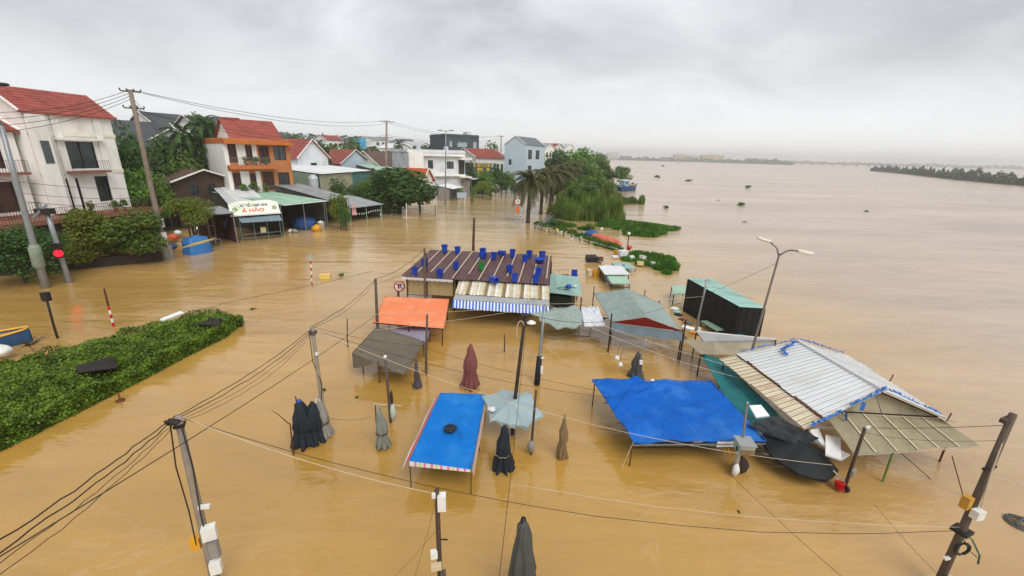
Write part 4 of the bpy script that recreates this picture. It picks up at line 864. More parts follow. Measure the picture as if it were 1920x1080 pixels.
# sheds right of the noodle shop
A, B = G(533, 440), G(612, 427); zf = D(533, 384, A.y).z
gs, fg = shed('open-front shop with pale green sheet roof beside noodle shop', A, B, 12.5, zf, D(435, 362, A.y+5).z, GREEN_S, 7, posts=3, name='green_roof_shop')
MB().span(-.1, fg.w+.1, -.9, -.42, zf-.02, zf+.01, fg).build('eave_strip', ZINC_W, gs)
A, B = G(615, 424), G(657, 417); zf = D(640, 375, A.y).z
shed('grey-roofed shop behind the leaning garden shrub', A, B, 9, zf, zf+1.3, ZINC_G, 6, posts=3, name='grey_roof_shop')
A, B = G(658, 417), G(716, 408); zf = D(662, 390, A.y).z
g2, f2_ = shed('low grey shop with a string of pennants and pink poster', A, B, 6, zf, zf+.9, ZINC_G, 5, posts=3, name='pennant_shop', pm=mat('mint_post', '#7fb5a4', .6, .15))
MB().span(.25, .95, -.1, -.06, .9, 2.2, f2_).build('poster', mat('pink_poster', '#d2a0a0', .6, .12, 4.0), g2)
mb = MB(); 
for k in range(11):
    x = .9+(f2_.w-1)*k/11; z = zf-.75-.1*math.sin(k*.6); mb.face([f2_.pt(x, -.12, z), f2_.pt(x+.2, -.12, z), f2_.pt(x+.1, -.12, z-.3)])
mb.build('pennant_string', PLW, g2)
A, B = gz(846, 380, 84), gz(866, 374, 90); zf = 2.6
shed('small white-roofed kiosk shop right of the tall street lamp', A, B, 3, 2.3, 2.9, ZINC_W, 3, posts=3, name='kiosk_shop', wm=W_CONC)
A, B = gz(884, 368, 94), gz(915, 355, 108)
shed('low shop with grey roof under the yellow lettering', A, B, 5, 3.6, 4.6, ZINC, 4, posts=3, name='corner_shop', wm=W_CONC)
# goods in and around the shops
ga, gb = G(-40, 522), G(306, 490); MB().hexa([ga+Vector((0, 0, -1)), gb+Vector((0, 0, -1)), gb+Vector((-.2, .3, -1)), ga+Vector((-.2, .3, -1)), ga+Vector((0, 0, .75)), gb+Vector((0, 0, .75)), gb+Vector((-.2, .3, .75)), ga+Vector((-.2, .3, .75))]).build('garden_wall_shade', mat('wall_with_shade', '#3a312b', .9, .3, 1.2), None, False, 'low dark garden wall with painted bush shade at the water edge under the left bushes', 'wall')  # low wall whose dark colour also carries the shade under the bushes
def goods(p, label, m, s, name, cat, seed=0):
    return lumpy((p.x, p.y, p.z+s*.35), s*.6, seed, sc=(1, 1, .75)).build(name, m, None, True, label, cat)
p = G(572, 432); cl = lumpy((p.x-.6, p.y+1.2, .55), 1.15, 4, 16, 10, (1.25, 1, .75), .14).build('covered_goods', mat('dull_blue_cover', '#2d5590', .6, .25, 1.5), None, True, 'blue tarp heaped over goods in green-roofed shop', 'tarp')
p = G(594, 433); goods(p, 'orange-lidded cooler by the right post of green-roofed shop', YEL_P, .9, 'cooler_box', 'cooler', 3)
p = G(603, 431); MB().lathe((p.x, p.y, -.2), [(.001, 0), (.35, 0), (.42, 1.1), (.45, 1.12), (.001, 1.3)], 12).build('lidded_bin', PLW, None, True, 'white bin with lid beside the orange cooler', 'bin')
for k, (px, py, m, s, l) in enumerate([(545, 436, PLW, .5, 'white sack floating at the open green-roofed shop'), (553, 437, ASH_C, .6, 'grey sack next to the blue heap'), (712, 405, PLW, .55, 'white bag outside the pennant shop'), (556, 414, GREY_C, .7, 'pale bundle on a shelf inside green-roofed shop')]):
    goods(G(px, py), l, m, s, 'sack', 'sack', k)
tk = thing('water_tank', 'upright steel water tank on legs beside the orange house', 'water tank', gz(590, 362, 60)); 
p = tk.location; zt = D(590, 327, 60).z
MB().lathe((p.x, p.y, zt-2.4), [(.001, 0), (.65, 0), (.68, .1), (.62, .35), (.68, .6), (.62, .9), (.68, 1.2), (.62, 1.5), (.68, 1.8), (.62, 2.0), (.2, 2.35), (.001, 2.4)], 16).build('tank', ZINC, tk, True)
for dx, dy in ((-.5, -.5), (.5, -.5), (.5, .5), (-.5, .5)): MB().bar((p.x+dx, p.y+dy, 0), (p.x+dx*.9, p.y+dy*.9, zt-2.41), .09).build('leg', STEEL_D, tk)
ac = fg.pt(fg.w*.42, 8.0, D(552, 357, 58).z-.5); t = thing('air_conditioner', 'boxy white air conditioner unit above the pale green roof', 'air conditioner', ac)
add('case', MB().box((0, 0, .35), (.85, .32, .6), None, math.atan2(US.y, US.x)).mesh('case', PLW), t); add('fan_grille', MB().tube([(.17*.92, -.17*.4, .35), (.2*.92, -.2*.4, .35)], .22, 16).mesh('fan_grille', STEEL_D), t)

# ------------------------------------------------------------------ trees and shrubs of the town
TREES = [  # px, top py, Y, width px, label, material, n, lobes, cf
 (232, 240, 46, 60, 'dark tree touching the right side of white house', L_DARK, 1700, 14, .85), (262, 262, 50, 70, 'broad dark tree right behind the leaning utility pole', L_DARK, 1700, 14, .85),
 (300, 246, 58, 66, 'tall dark tree under the grey villa', L_DARK, 1700, 14, .85), (345, 236, 56, 60, 'dark tree topped by palm leaves near the orange house', L_DARK, 1700, 15, .85), (376, 214, 60, 52, 'tallest dark tree left of the orange house', L_DARK, 1700, 15, .88),
 (330, 290, 52, 70, 'low green tree over the brown shed', L_MID, 1500, 14, .9), (240, 300, 44, 60, 'reddish-green low tree right of the white house', L_MID, 1300, 12, .9), (282, 316, 45, 54, 'round low bush-tree beside the leaning pole', L_MID, 1300, 12, .9),
 (348, 364, 38, 74, 'yellow-green leafy tree over the blue covered cart', L_YEL, 1700, 12, .62), 
 (148, 391, 31.5, 92, 'rounded clipped olive-green bush before the white house', L_YEL, 2600, 18, .98), (236, 398, 32.5, 104, 'spreading bright green tree left of the leaning pole', L_MID, 2600, 16, .85), (14, 416, 27, 100, 'dark leafy bush at the left frame edge', L_DARK, 2200, 16, .95), (60, 430, 31, 90, 'shaded shrub behind the tall grey lamp post', L_DARK, 1800, 14, .95), (190, 430, 34, 90, 'shaded hedge shrub between bush and spreading tree', L_DARK, 1800, 14, .95),
 (632, 362, 50, 40, 'light green garden shrub before the grey-roofed shop', L_YEL, 1200, 12, .9), (645, 385, 49, 30, 'darker garden bush at the grey shop front', L_DARK, 900, 10, .95),
 (700, 330, 66, 70, 'shaggy grey-green tree right of the pennant shop', L_MID, 2200, 16, .96), (745, 314, 66, 150, 'wide dark tree standing at the water edge by the lamp', L_DARK, 4200, 26, .96), (785, 338, 72, 74, 'low green tree left of the tall street lamp', L_DARK, 2000, 14, .95), (668, 345, 64, 50, 'dark shrub by the warehouse end', L_DARK, 1200, 12, .95), (640, 338, 63, 60, 'bush in front of the warehouse wall', L_DARK, 1200, 12, .95),
 (566, 250, 95, 44, 'wispy casuarina tree left above the small red roof', L_MID, 1200, 10, .9), (548, 248, 100, 34, 'thin feathery tree beside the orange house roof', L_MID, 1000, 8, .92), (598, 254, 92, 44, 'dark leafy tree right of the small red-roofed house', L_DARK, 1300, 12, .9), (630, 268, 120, 50, 'mid-green tree behind the steep red roof', L_MID, 1300, 12, .9), (660, 262, 140, 46, 'bushy tree left of the sky-blue billboard', L_MID, 1300, 12, .9),
 (690, 268, 125, 56, 'dark wide tree right of the billboard', L_DARK, 1400, 12, .9), (735, 276, 130, 34, 'dark tree right of the tall utility pole', L_DARK, 1000, 10, .9), (806, 266, 150, 50, 'tree row left of the dark grey building', L_DARK, 1300, 12, .9), (782, 272, 140, 30, 'small tree behind the flat white house', L_MID, 900, 10, .9),
 (918, 268, 125, 44, 'dark tree above the white red-roofed house', L_DARK, 1200, 12, .9), (930, 300, 104, 30, 'dark tree right of the yellow lettering', L_DARK, 1100, 12, .92), (885, 300, 98, 22, 'narrow dark tree beside the white balcony', L_DARK, 900, 10, .92), (905, 335, 92, 34, 'low yellow-green tree under the yellow lettering', L_YEL, 1000, 10, .9), (940, 335, 96, 34, 'dark bush below the blue house', L_DARK, 1000, 10, .92), (920, 350, 88, 30, 'small roadside tree standing in water near the corner', L_MID, 900, 10, .85),
 (575, 262, 84, 60, 'round dark tree peeping over the small bright red roof', L_DARK, 1500, 14, .9), (614, 272, 108, 70, 'broad green tree between small red roof and steep red roof', L_MID, 1500, 14, .9), (676, 278, 116, 64, 'green tree over the steep red roof right slope', L_MID, 1500, 14, .9), (720, 282, 120, 60, 'dark tree above the old brown roof', L_DARK, 1500, 14, .9), (690, 335, 76, 70, 'dense tree mass between warehouse end and waterside tree', L_MID, 2000, 16, .95),
 (285, 275, 60, 80, 'leafy tree below the gabled white house', L_MID, 1700, 15, .9), (905, 318, 100, 50, 'dense green tree under the yellow lettering', L_MID, 1500, 14, .92), (950, 318, 104, 40, 'leafy tree at the foot of the blue house', L_MID, 1400, 13, .92),
 (887, 350, 84, 16, 'slim sapling by the kiosk shop', L_MID, 600, 8, .8), (884, 366, 72, 12, 'tiny bright sapling standing in the floodwater', L_YEL, 400, 7, .8), (862, 350, 86, 18, 'small bush by the kiosk roof', L_MID, 600, 8, .9), (965, 340, 96, 28, 'dark bush right of the corner shops', L_DARK, 900, 10, .9)]
for i, (px, py, Y, w, lab, m, n, lb, cf) in enumerate(TREES): tree(px, py, Y, w, lab, m, i, 0, n, lb, cf, name='bush' if 'bush' in lab or 'shrub' in lab else 'tree', cat='bush' if 'bush' in lab or 'shrub' in lab else 'tree')
for px, py, Y, lab, h_ in [(372, 232, 58, 'coconut palm rising above trees left of orange house', 0), (332, 250, 55, 'coconut palm in the dark trees under the villa', 0), (744, 270, 128, 'ragged palm beside the tall utility pole', 0)]:
    p = D(px, py, Y); palm((p.x, p.y, 0), p.z, lab, 3.0, 16, int(px), None, (.5, .2), L_DARK, .16)
# river-side trees on the right of the street
RT = [(1078, 296, 112, 64, 'tall dark tree behind the palm row', L_MID), (1050, 275, 130, 60, 'high dark tree at the start of the far bank', L_DARK), (1086, 275, 130, 70, 'tall spreading tree highest on the bank', L_MID), (1100, 305, 105, 80, 'broad mid-green tree in the middle of the bank', L_MID), (1125, 298, 150, 60, 'tree beyond the tallest on the river side', L_MID), (1040, 318, 92, 60, 'leafy tree filling the gap behind the palm trunks', L_MID), (1070, 330, 88, 60, 'bushy tree between last palm and reeds', L_MID), (1118, 284, 190, 50, 'hazy tree near the end of bank', L_MID),
      (1140, 318, 138, 56, 'rounded tree left behind the blue boat', L_DARK), (1168, 312, 146, 40, 'thin-branched tree overhanging blue boat', L_MID), (1092, 345, 80, 74, 'dark dense tree between palms and reeds', L_DARK), (1130, 335, 115, 60, 'green tree above the reed bank', L_MID), (1150, 345, 124, 40, 'low willow-like bush by the blue boat', L_DARK), (1096, 325, 100, 60, 'green tree right behind palms', L_MID), (1105, 290, 240, 34, 'faint tree at the bank end', L_DARK), (1128, 290, 280, 30, 'faintest tree on the bank by open water', L_DARK)]
for i, (px, py, Y, w, lab, m) in enumerate(RT): tree(px, py, Y, w, lab, m, 40+i, .0, 2000, 15, .88, group='trees on the flooded river bank')
bank = [G(1012, 424), G(1075, 378), G(1110, 345), G(1128, 318), G(1120, 305), G(1080, 300), G(1050, 325), G(1010, 380)]

# ------------------------------------------------------------------ the river spit: palms, reeds, railing, drift
PG = 'row of palms in the floodwater'
for k, (px, py, pt, L_, lab, ln) in enumerate([(990, 418, 342, 3.3, 'nearest palm of the drowned row, full drooping crown', (.1, 0)), (1014, 402, 336, 3.3, 'second palm of the row, half hidden by the nearest', (.2, .1)), (1031, 391, 330, 3.4, 'third palm of the row, thin leaning trunk', (.4, .2)), (1046, 382, 325, 3.5, 'fourth palm of the row', (.35, .2)), (1058, 376, 321, 3.6, 'fifth palm of the row, close to the bank trees', (.3, .2)), (1070, 372, 316, 3.6, 'last palm of the row, against the bank trees', (.3, .2))]):
    b = G(px, py); h = D(px, pt, b.y).z; palm(b, h+.25, lab, L_+.2, 46, 20+k, PG, ln, None, .22, .3, 1.15)
reed = [(14, 62, 3.2, 1.0), (17, 60, 3, 1.0), (11, 66, 3, 1.0), (19, 64, 3, 1), (13, 72, 4, 1.1), (17, 72, 4, 1.1), (21, 70, 3, .9), (9.5, 62, 1.8, .7), (20, 78, 4, 1), (15, 82, 5, 1.1), (22.5, 63, 2.2, .9)]
rq = R(8); reed = [(*tuple(G(px, py))[:2], r*rq.uniform(.7, 1.1), h*rq.uniform(.6, 1.15)) for px, py, r, h in [(1052, 408, 1.8, .8), (1075, 412, 2.2, .9), (1100, 412, 2.4, 1), (1125, 412, 2.4, 1), (1148, 411, 2.0, .95), (1068, 400, 2.4, 1), (1095, 398, 3, 1.1), (1122, 398, 3, 1.1), (1147, 400, 2.4, 1), (1080, 386, 4, 1.1), (1110, 384, 4, 1.1), (1140, 384, 3.4, 1), (1165, 382, 2.2, .6), (1184, 381, 1.6, .5), (1040, 402, 1.6, .6)]]
reed += [(x+rq.uniform(-2.5, 2.5), y+rq.uniform(-2.5, 2.5), r*.4, h*rq.uniform(.9, 1.45)) for x, y, r, h in reed for _ in (0, 1)]
blades('reeds', 'tall bank of green reeds at the river edge beyond the railing', 'reeds', reed, 24000, 1.4, 3.2, .13, L_REED, (*reed[3][:2], 0), seed=1, lean=.3)
def patch(lst): return [(*tuple(G(px, py))[:2], r, h) for px, py, r, h in lst]
P1 = patch([(1150, 421, 2.0, 1), (1175, 422, 2.4, 1), (1200, 425, 2.6, 1), (1225, 428, 2.2, 1), (1248, 430, 1.5, .8), (1264, 429, .8, .6), (1190, 434, 2.0, 1), (1210, 441, 1.6, .9), (1220, 436, 2, .9), (1135, 424, 1.4, .9), (1165, 430, 1.2, .8), (1182, 440, .9, .7)])
blades('water_hyacinth', 'broad tongue of green water weed reaching into the river', 'water weed', P1, 14000, .25, .75, .16, L_HYA, (*P1[3][:2], 0), seed=2, lean=.6)
P2 = patch([(1195, 480, .9, .8), (1215, 484, 1.0, 1), (1232, 487, .9, 1), (1248, 492, .9, 1.1), (1255, 502, .8, 1), (1240, 505, .7, .9), (1225, 498, .7, .8), (1262, 506, .4, .7), (1180, 488, .8, .6), (1205, 496, .7, .6), (1250, 513, .4, .6)])
blades('water_hyacinth', 'small raft of green weed drifting beside the teal table', 'water weed', P2, 6000, .2, .75, .11, L_HYA, (*P2[3][:2], 0), seed=3, lean=.7)
P3 = patch([(1030, 424, .9, .7), (1050, 430, .9, .8), (1070, 436, .9, .7), (1090, 444, .9, .7), (1110, 452, .9, .8), (1130, 460, 1.0, .8), (1145, 464, .9, .9), (1155, 468, .7, .7), (1012, 420, .8, .6), (1045, 420, 1.3, .8), (1065, 424, 1.2, .8), (1095, 430, .9, .7), (1120, 444, .7, .6)])
blades('bank_weeds', 'weeds caught along the railing of the drowned promenade', 'weeds', P3, 7000, .15, .7, .12, L_HYA, (*P3[3][:2], 0), seed=4, lean=.7)
for k, (px, py, w, h, lab) in enumerate([(1107, 433, 26, 1.0, 'rounded bright bush among the drift beyond railing'), (1040, 424, 34, 1.2, 'dark low bush by the railing corner'), (1185, 430, 12, .7, 'dark tuft of shrub in the weed tongue')]):
    b = G(px, py); r = w/2*b.length/F; t = thing('bush', lab, 'bush', b); add('crown', crown('t', k, 1200, 12, .2, L_MID if k != 1 else L_DARK), t, (0, 0, -.2), (0, 0, 0), (r, r, h*.6))
# promenade railing
ra, rb, rc = G(1003, 428), G(1160, 472), G(1080, 374)
rt = thing('promenade_railing', 'white-topped railing of the drowned promenade above the drift', 'railing', ra)
for k in range(11):
    p = ra.lerp(rb, k/10); MB().bar(p+Vector((0, 0, -1)), p+Vector((0, 0, .55 if k % 2 else .4)), .12).build('post', STEEL_D, rt)
MB().bar(ra+Vector((0, 0, .3)), rb+Vector((0, 0, .22)), .1, .09).build('rail', mat('weathered_white_rail', '#b3b2a8', .6, .25, 2.0), rt)
st = thing('stair_rail', 'grey steps and pale handrail climbing past the palms', 'railing', ra)
MB().bar(ra+Vector((.3, .3, .3)), rc+Vector((0, 0, 2.2)), .1, .1).build('rail', STEEL, st)
MB().bar(ra+Vector((.5, .1, -.3)), ra.lerp(rc, .6)+Vector((.5, 0, .7)), .3, .7).build('wall', mat('dark_kerb_wall', '#5a5a56', .85, .3, 2), st)
for k in range(6): p = ra.lerp(rc, k/6); MB().bar(p+Vector((.3, .3, -.5)), p+Vector((.3, .3, .3+1.9*k/6)), .08).build('post', STEEL, st)
# drift along the railing
DR = [(1018, 420, .5, 'w'), (1027, 425, .4, 'w'), (1044, 432, .45, 'y'), (1052, 436, .3, 'w'), (1062, 437, .35, 'w'), (1072, 436, .5, 'g'), (1083, 437, .55, 'g'), (1095, 438, .6, 'g'), (1090, 446, .4, 'w'), (1099, 443, .45, 'w'), (1128, 423, .5, 'w'), (1135, 424, .5, 'y'), (1138, 419, .4, 'w'), (1128, 430, .4, 'w'), (1060, 442, .3, 'y'), (1026, 433, .35, 'w'), (1165, 434, .4, 'w'), (1190, 434, .4, 'w'), (1120, 436, .35, 'g'), (1139, 463, .4, 'w'), (1072, 449, .3, 'w')]
DRN = {}
for k, (px, py, s, c) in enumerate(sorted(DR)):
    DRN[c] = DRN.get(c, 0)+1; on = ['first', 'second', 'third', 'fourth', 'fifth', 'sixth', 'seventh', 'eighth', 'ninth', 'tenth', 'eleventh', 'twelfth', 'thirteenth', 'fourteenth'][DRN[c]-1]
    p = G(px, py); r = R(k+70); m = {'w': PLW, 'y': mat('buff_foam', '#d8bd86', .6, .15), 'g': ASH_C}[c]; mb = MB()
    mb.box((0, 0, 0), (s, s*r.uniform(.5, .8), s*r.uniform(.3, .6)))
    T = Matrix.Rotation(r.uniform(0, 6), 3, 'Z') @ Matrix.Rotation(r.uniform(-.4, .4), 3, 'X'); mb.v = [tuple(T @ Vector(v)+Vector((p.x, p.y, s*.2))) for v in mb.v]
    mb.build('drift_box', m, None, False, on+{'w': ' white foam box from the left in the promenade drift', 'y': ' buff foam box from the left in the promenade drift', 'g': ' grey bundle from the left in the promenade drift'}[c], 'foam box', 'foam boxes and bundles caught in the drift')
# upturned orange boat
a, b_ = G(1113, 446), G(1166, 462); ax = (b_-a); Lb = ax.length; ax.normalize(); sd_ = Vector((-ax.y, ax.x, 0))
bt = thing('upturned_boat', 'long orange-red upturned boat lying on the weeds', 'boat', a.lerp(b_, .5)); mb = MB()
def hull(u, v):
    w = .62*math.sin(math.pi*min(1, .12+u*.88))**.5; an = math.pi*v; return a+ax*(Lb*u)+sd_*(w*math.cos(an))+Vector((0, 0, .1+.55*math.sin(an)*(w/.62)**.6))
mb.grid(hull, 20, 10); mb.build('hull', ORG_P, bt, True); MB().tube([hull(k/12, .5)+Vector((0, 0, .02)) for k in range(13)], .04, 6).build('keel', mat('pale_keel', '#dfa68c', .6, .2), bt)
p = G(1108, 444); lumpy((p.x, p.y, .35), .75, 8, 10, 6, (1.2, .8, .6)).build('blue_cover', mat('dull_blue_cover', '#2d5590'), None, True, 'crumpled blue cover beside the upturned orange boat', 'tarp')
# small table-boat shapes in the foreground of the spit
def tiny_lamp(px, py, top): 
    b = G(px, py); z = D(px, top, b.y).z; t = thing('garden_lamp', 'short lamp post with a white globe behind the grey crate', 'lamp', b); MB().tube([(b.x, b.y, -.5), (b.x, b.y, z)], .05, 6).build('post', STEEL_D, t); MB().sphere((b.x, b.y, z), .17).build('globe', PLW, t, True)
tiny_lamp(1176, 468, 438)

# drift boxes, tables and stalls east of the market hall
def table(px4, z, m, label, legs=True, th=.06, name='table'):
    c = [G(px, py, z) for px, py in px4]; ctr = sum(c, Vector())/4; t = thing(name, label, 'table', (ctr.x, ctr.y, 0)); mb = MB()
    mb.hexa([p-Vector((0, 0, th)) for p in c]+c); mb.build('table_top', m, t)
    if legs:
        for p in c: q = p.lerp(ctr, .06); MB().bar((q.x, q.y, -1), (q.x, q.y, z-th), .05).build('leg', STEEL_D, t)
    return t, c
t, c = table([(1122, 498), (1165, 498), (1181, 514), (1134, 514)], .7, ZINC_W, 'white-topped floating stall table behind the pale green one')
mb = MB(); q = [p-Vector((0, 0, .07)) for p in c]; mb.face([q[0], q[3], q[3]-Vector((0, 0, .9)), q[0]-Vector((0, 0, .9))]); mb.build('side_panel', BLACKP, t)
t, c = table([(1136, 514), (1172, 515), (1182, 531), (1147, 531)], .55, GREEN_S, 'pale green stall table in front of white one')
for i in (2, 3): MB().bar(c[i]-Vector((0, 0, .3)), c[(i+1) % 4]-Vector((0, 0, .3)), .04).build('stretcher', STEEL_D, t)
t, c = table([(1147, 492), (1178, 492), (1193, 503), (1158, 503)], .35, TEAL_S, 'teal stall table at the back of the floating tables'); MB().lathe(sum(c, Vector())/4, [(.001, .03), (.12, .03), (.12, .002)], 12).build('hole_cover', STEEL_D, t)
table([(1314, 601), (1326, 601), (1359, 618), (1343, 619)], .35, GREEN_S, 'low pale green bench top beside the black stall', name='bench')
t, c = table([(1259, 535), (1284, 535), (1287, 551), (1263, 551)], .75, GREEN_S, 'small pale-roofed stall table left of the black stall')
def rbox(px, py, d, m, label, name, cat, rz=0.3, tilt=.0, z=.1, hollow=False):
    p = G(px, py); mb = MB(); w, l, h = d
    if hollow:
        e = .05
        mb.box((0, 0, -h/2+e/2), (w, l, e)); 
        for s in (-1, 1): mb.box((s*(w-e)/2, 0, e/2), (e, l, h-e)); mb.box((0, s*(l-e)/2, e/2), (w-2*e, e, h-e))
    else: mb.box((0, 0, 0), d)
    T = Matrix.Rotation(rz, 3, 'Z') @ Matrix.Rotation(tilt, 3, 'X'); mb.v = [tuple(T @ Vector(v)+Vector((p.x, p.y, z+h/2))) for v in mb.v]
    return mb.build(name, m, None, False, label, cat)
rbox(1108, 492, (.95, .6, .5), BLACKP, 'black crate floating on its side beyond the hall', 'crate', 'crate', .1, .25)
rbox(1124, 492, (.45, .6, .42), mat('brown_carton', '#5b3d33', .7, .2), 'brown carton floating against the black crate', 'carton', 'box', .15, -.2)
rbox(1104, 518, (.35, .5, .45), mat('pale_carton', '#cbb896', .6, .2, 4), 'pale crate of bottles beside the white table', 'crate', 'crate', .2); rbox(1116, 517, (.5, .5, .5), YEL_P, 'yellow crate floating by the white table', 'crate', 'crate', .25, 0, -.05, True)
rbox(1167, 481, (.8, .6, .5), W_GREY, 'grey chest standing at the railing end', 'chest', 'chest', .25); rbox(1155, 478, (.35, .35, .45), YEL_P, 'small yellow tub at the railing end', 'tub', 'tub', .5, 0, 0, True)
for px, py, l in [(1140, 503, 'white foam lid left of teal table'), (1184, 488, 'white foam slab behind the teal table'), (1205, 487, 'white sack lying in the weed raft'), (1222, 499, 'torn foam box in front of weed raft'), (1153, 485, 'thin white foam strip before the grey chest'), (1200, 499, 'buff foam block by the teal table')]:
    r = R(px); rbox(px, py, (.55, .4, .16 if 'lid' in l or 'strip' in l else .3), PLW if 'buff' not in l else MATS['buff_foam'], l, 'foam_piece', 'foam box', r.uniform(0, 3), r.uniform(-.3, .3))
p = G(1236, 498); MB().sphere((p.x, p.y, .15), .16).build('float_ball', YEL_P, None, True, 'yellow ball caught in the weed raft', 'ball')
def bucket(p, r, h, m, label, tilt=(0, 0), name='bucket'):
    t = thing(name, label, 'bucket', p); mb = MB().lathe((0, 0, 0), [(.001, .0), (r*.78, 0), (r, h), (r*1.08, h), (r*1.08, h-.03), (r*.96, h-.03), (r*.74, .02), (.001, .02)], 16)
    T = Matrix.Rotation(tilt[0], 3, 'X') @ Matrix.Rotation(tilt[1], 3, 'Y'); mb.v = [tuple(T @ Vector(v)) for v in mb.v]; add('body', mb.mesh('body', m, smooth=True), t)
    pts = [T @ Vector((r*1.05*math.cos(a), 0, h+r*.9*math.sin(a))) for a in [math.pi*k/10 for k in range(11)]]; add('handle', MB().tube(pts, .008, 5).mesh('handle', STEEL), t); return t
bucket(G(1177, 474)+Vector((0, 0, .35)), .22, .35, RED_P, 'red bucket on top of the grey chest heap', (.5, .3))
# moored blue boat far off
p = G(1175, 358); t = thing('moored_boat', 'blue wooden fishing boat moored against the bank trees', 'boat', p); mb = MB(); e = Vector((.72, .69, 0)); s = Vector((-.69, .72, 0)); Lb = 8.5
def hb_(u, v):
    w = 1.35*math.sin(math.pi*min(.97, .22+.72*u))**.6; zt = 1.3+1.1*(u-.45)**2*3; an = math.pi*v; return p+e*((u-.5)*Lb)+s*(-w*math.cos(an)*(1-.25*math.sin(an)))+Vector((0, 0, zt*(1-math.sin(an)*1.4)))
mb.grid(hb_, 14, 10); mb.build('hull', mat('boat_blue', '#24507c', .6, .2, 1.5), t, True)
fb = Fr(p-e*Lb/2-s*.0, u=e); 
MB().span(1.0, 7.2, -1.05, 1.05, 1.1, 1.2, fb).build('deck', mat('deck_tan', '#a8824a', .7, .25, 2.0), t); MB().span(1.3, 3.8, -.8, .8, 1.21, 2.9, fb).build('cabin', mat('cabin_blue', '#8fb3c8', .6, .15), t); MB().span(1.0, 4.2, -1.0, 1.0, 2.91, 3.05, fb).build('cabin_roof', W_WHITE, t)
for x in (1.8, 2.8): MB().span(x, x+.6, -.84, -.805, 1.9, 2.6, fb).build('window', GLASS, t)
MB().tube([fb.pt(5, 0, 1.2), fb.pt(5, 0, 4.6)], .06, 6).build('mast', STEEL, t); railing(t, [fb.pt(4.3, -1, 1.21), fb.pt(7, -.9, 1.3)], .6, m=STEEL, step=.5, r=.02)
p2 = fb.pt(5.8, -.3, 1.2); lumpy((p2.x, p2.y, p2.z+.35), .55, 3).build('yellow_net_heap', YEL_P, None, True, 'yellow heap of net on the blue boat deck', 'net')
# floating clumps on the river
for k, (px, py, s, l) in enumerate([(1248, 390, .8, 'small dark clump of driftweed right of the reeds'), (1390, 385, 1.3, 'green weed clump drifting in mid river'), (1232, 333, 2.2, 'dark driftweed line in the far river left'), (1292, 340, 1.6, 'driftweed speck in the far river middle'), (1403, 353, 1.8, 'small drift clump on the far right river'), (1243, 312, 3.2, 'far dark raft of weed near the far shore'), (1275, 306, 3.0, 'farthest weed raft on the river'), (475, 580, .18, 'small brown leaf cluster right of the hedge'), (640, 517, .35, 'green weed tuft beside the floating yellow box'), (606, 732, .14, 'small floating husk right of the leaning market pole'), (669, 746, .1, 'tiny floating twig below the olive canopy'), (1385, 960, .06, 'speck of floating litter in front of blue canopy')]):
    p = G(px, py); t = thing('drift_weed', l, 'drift weed', p, 'weed clumps drifting on the water'); add('leaves', crown('t', k % 5, 260, 7, .35, L_MID if k in (1, 8) else L_DARK), t, (0, 0, -.1*s), (0, 0, k), (s*1.2, s*.8, s*.35))
rr = R(5)
for k in range(9):
    px, py = rr.uniform(1200, 1880), rr.choice((rr.uniform(330, 420), rr.uniform(330, 380))); p = G(px, py); s = rr.uniform(.25, .6); t = thing('drift_weed', 'small brown speck of driftweed carried by the wide river', 'drift weed', p, 'tiny weed specks on the river'); add('leaves', crown('t', k % 5, 260, 7, .35, L_DARK), t, (0, 0, -.1*s), (0, 0, k), (s*1.5, s*.7, s*.3))

# ------------------------------------------------------------------ market hall
H0, H1, H2, H3 = G(752, 518, 2.1), G(1029, 534, 2.1), G(1035, 479, 2.75), G(808, 468, 2.75)
hall = thing('market_hall', 'market hall under a maroon corrugated roof scattered with blue bins', 'market hall', ((H0+H1+H2+H3)/4).xy.to_3d())
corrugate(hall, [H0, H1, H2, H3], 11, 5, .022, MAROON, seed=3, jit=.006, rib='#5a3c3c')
hn = (H1-H0).cross(H3-H0).normalized()
for k in range(11):
    u = (k+.97)/11.2 if k else .085
    a, b_ = lerp4([H0, H1, H2, H3], min(u, .985), .0+.16*((k*7) % 3 == 1)), lerp4([H0, H1, H2, H3], min(u+.0, .985), 1.0); MB().bar(a+hn*.045, b_+hn*.045, .07, .03).build('batten', WOOD_L, hall)
fx = lambda u, z, o=0: H0.lerp(H1, u)+Vector((0, -o, z-H0.z))
# pale fringe and hanging sheets at the left of the front eave
mb = MB(); n = 46
for k in range(n):
    u0, u1 = k/n*.36, (k+.92)/n*.36; dz = .1+.06*(k*37 % 5)/5; mb.face([fx(u0, 2.07, .02), fx(u1, 2.07, .02), fx(u1, 2.07-dz, .03), fx((u0+u1)/2, 2.03-dz, .03), fx(u0, 2.07-dz, .03)])
mb.build('eave_fringe', WHITE_T, hall)
corrugate(hall, [fx(.03, .95, -.35), fx(.37, .95, -.35), fx(.37, 2.0, -.35), fx(.03, 2.0, -.35)], 6, 5, .012, mat('pale_wall_sheet', '#b9a273', .6, .12, 1.5, rand=.08), name='wall_sheet', seed=6)
for z in (.9, .62): MB().bar(fx(.03, z, -.3), fx(.6, z, -.3), .03).build('cross_rail', RUSTY, hall)
for u in (.03, .17, .36, .62, .985): MB().tube([fx(u, -1.2, -.28), fx(u, 2.05, -.28)], .04, 6).build('post', STEEL_D if u != .17 else RUSTY, hall)
for u in (.2, .6, .98): p, q = H3.lerp(H2, u), None; MB().tube([(p.x, p.y, -1.2), (p.x, p.y, 2.7)], .04, 6).build('post', STEEL_D, hall)
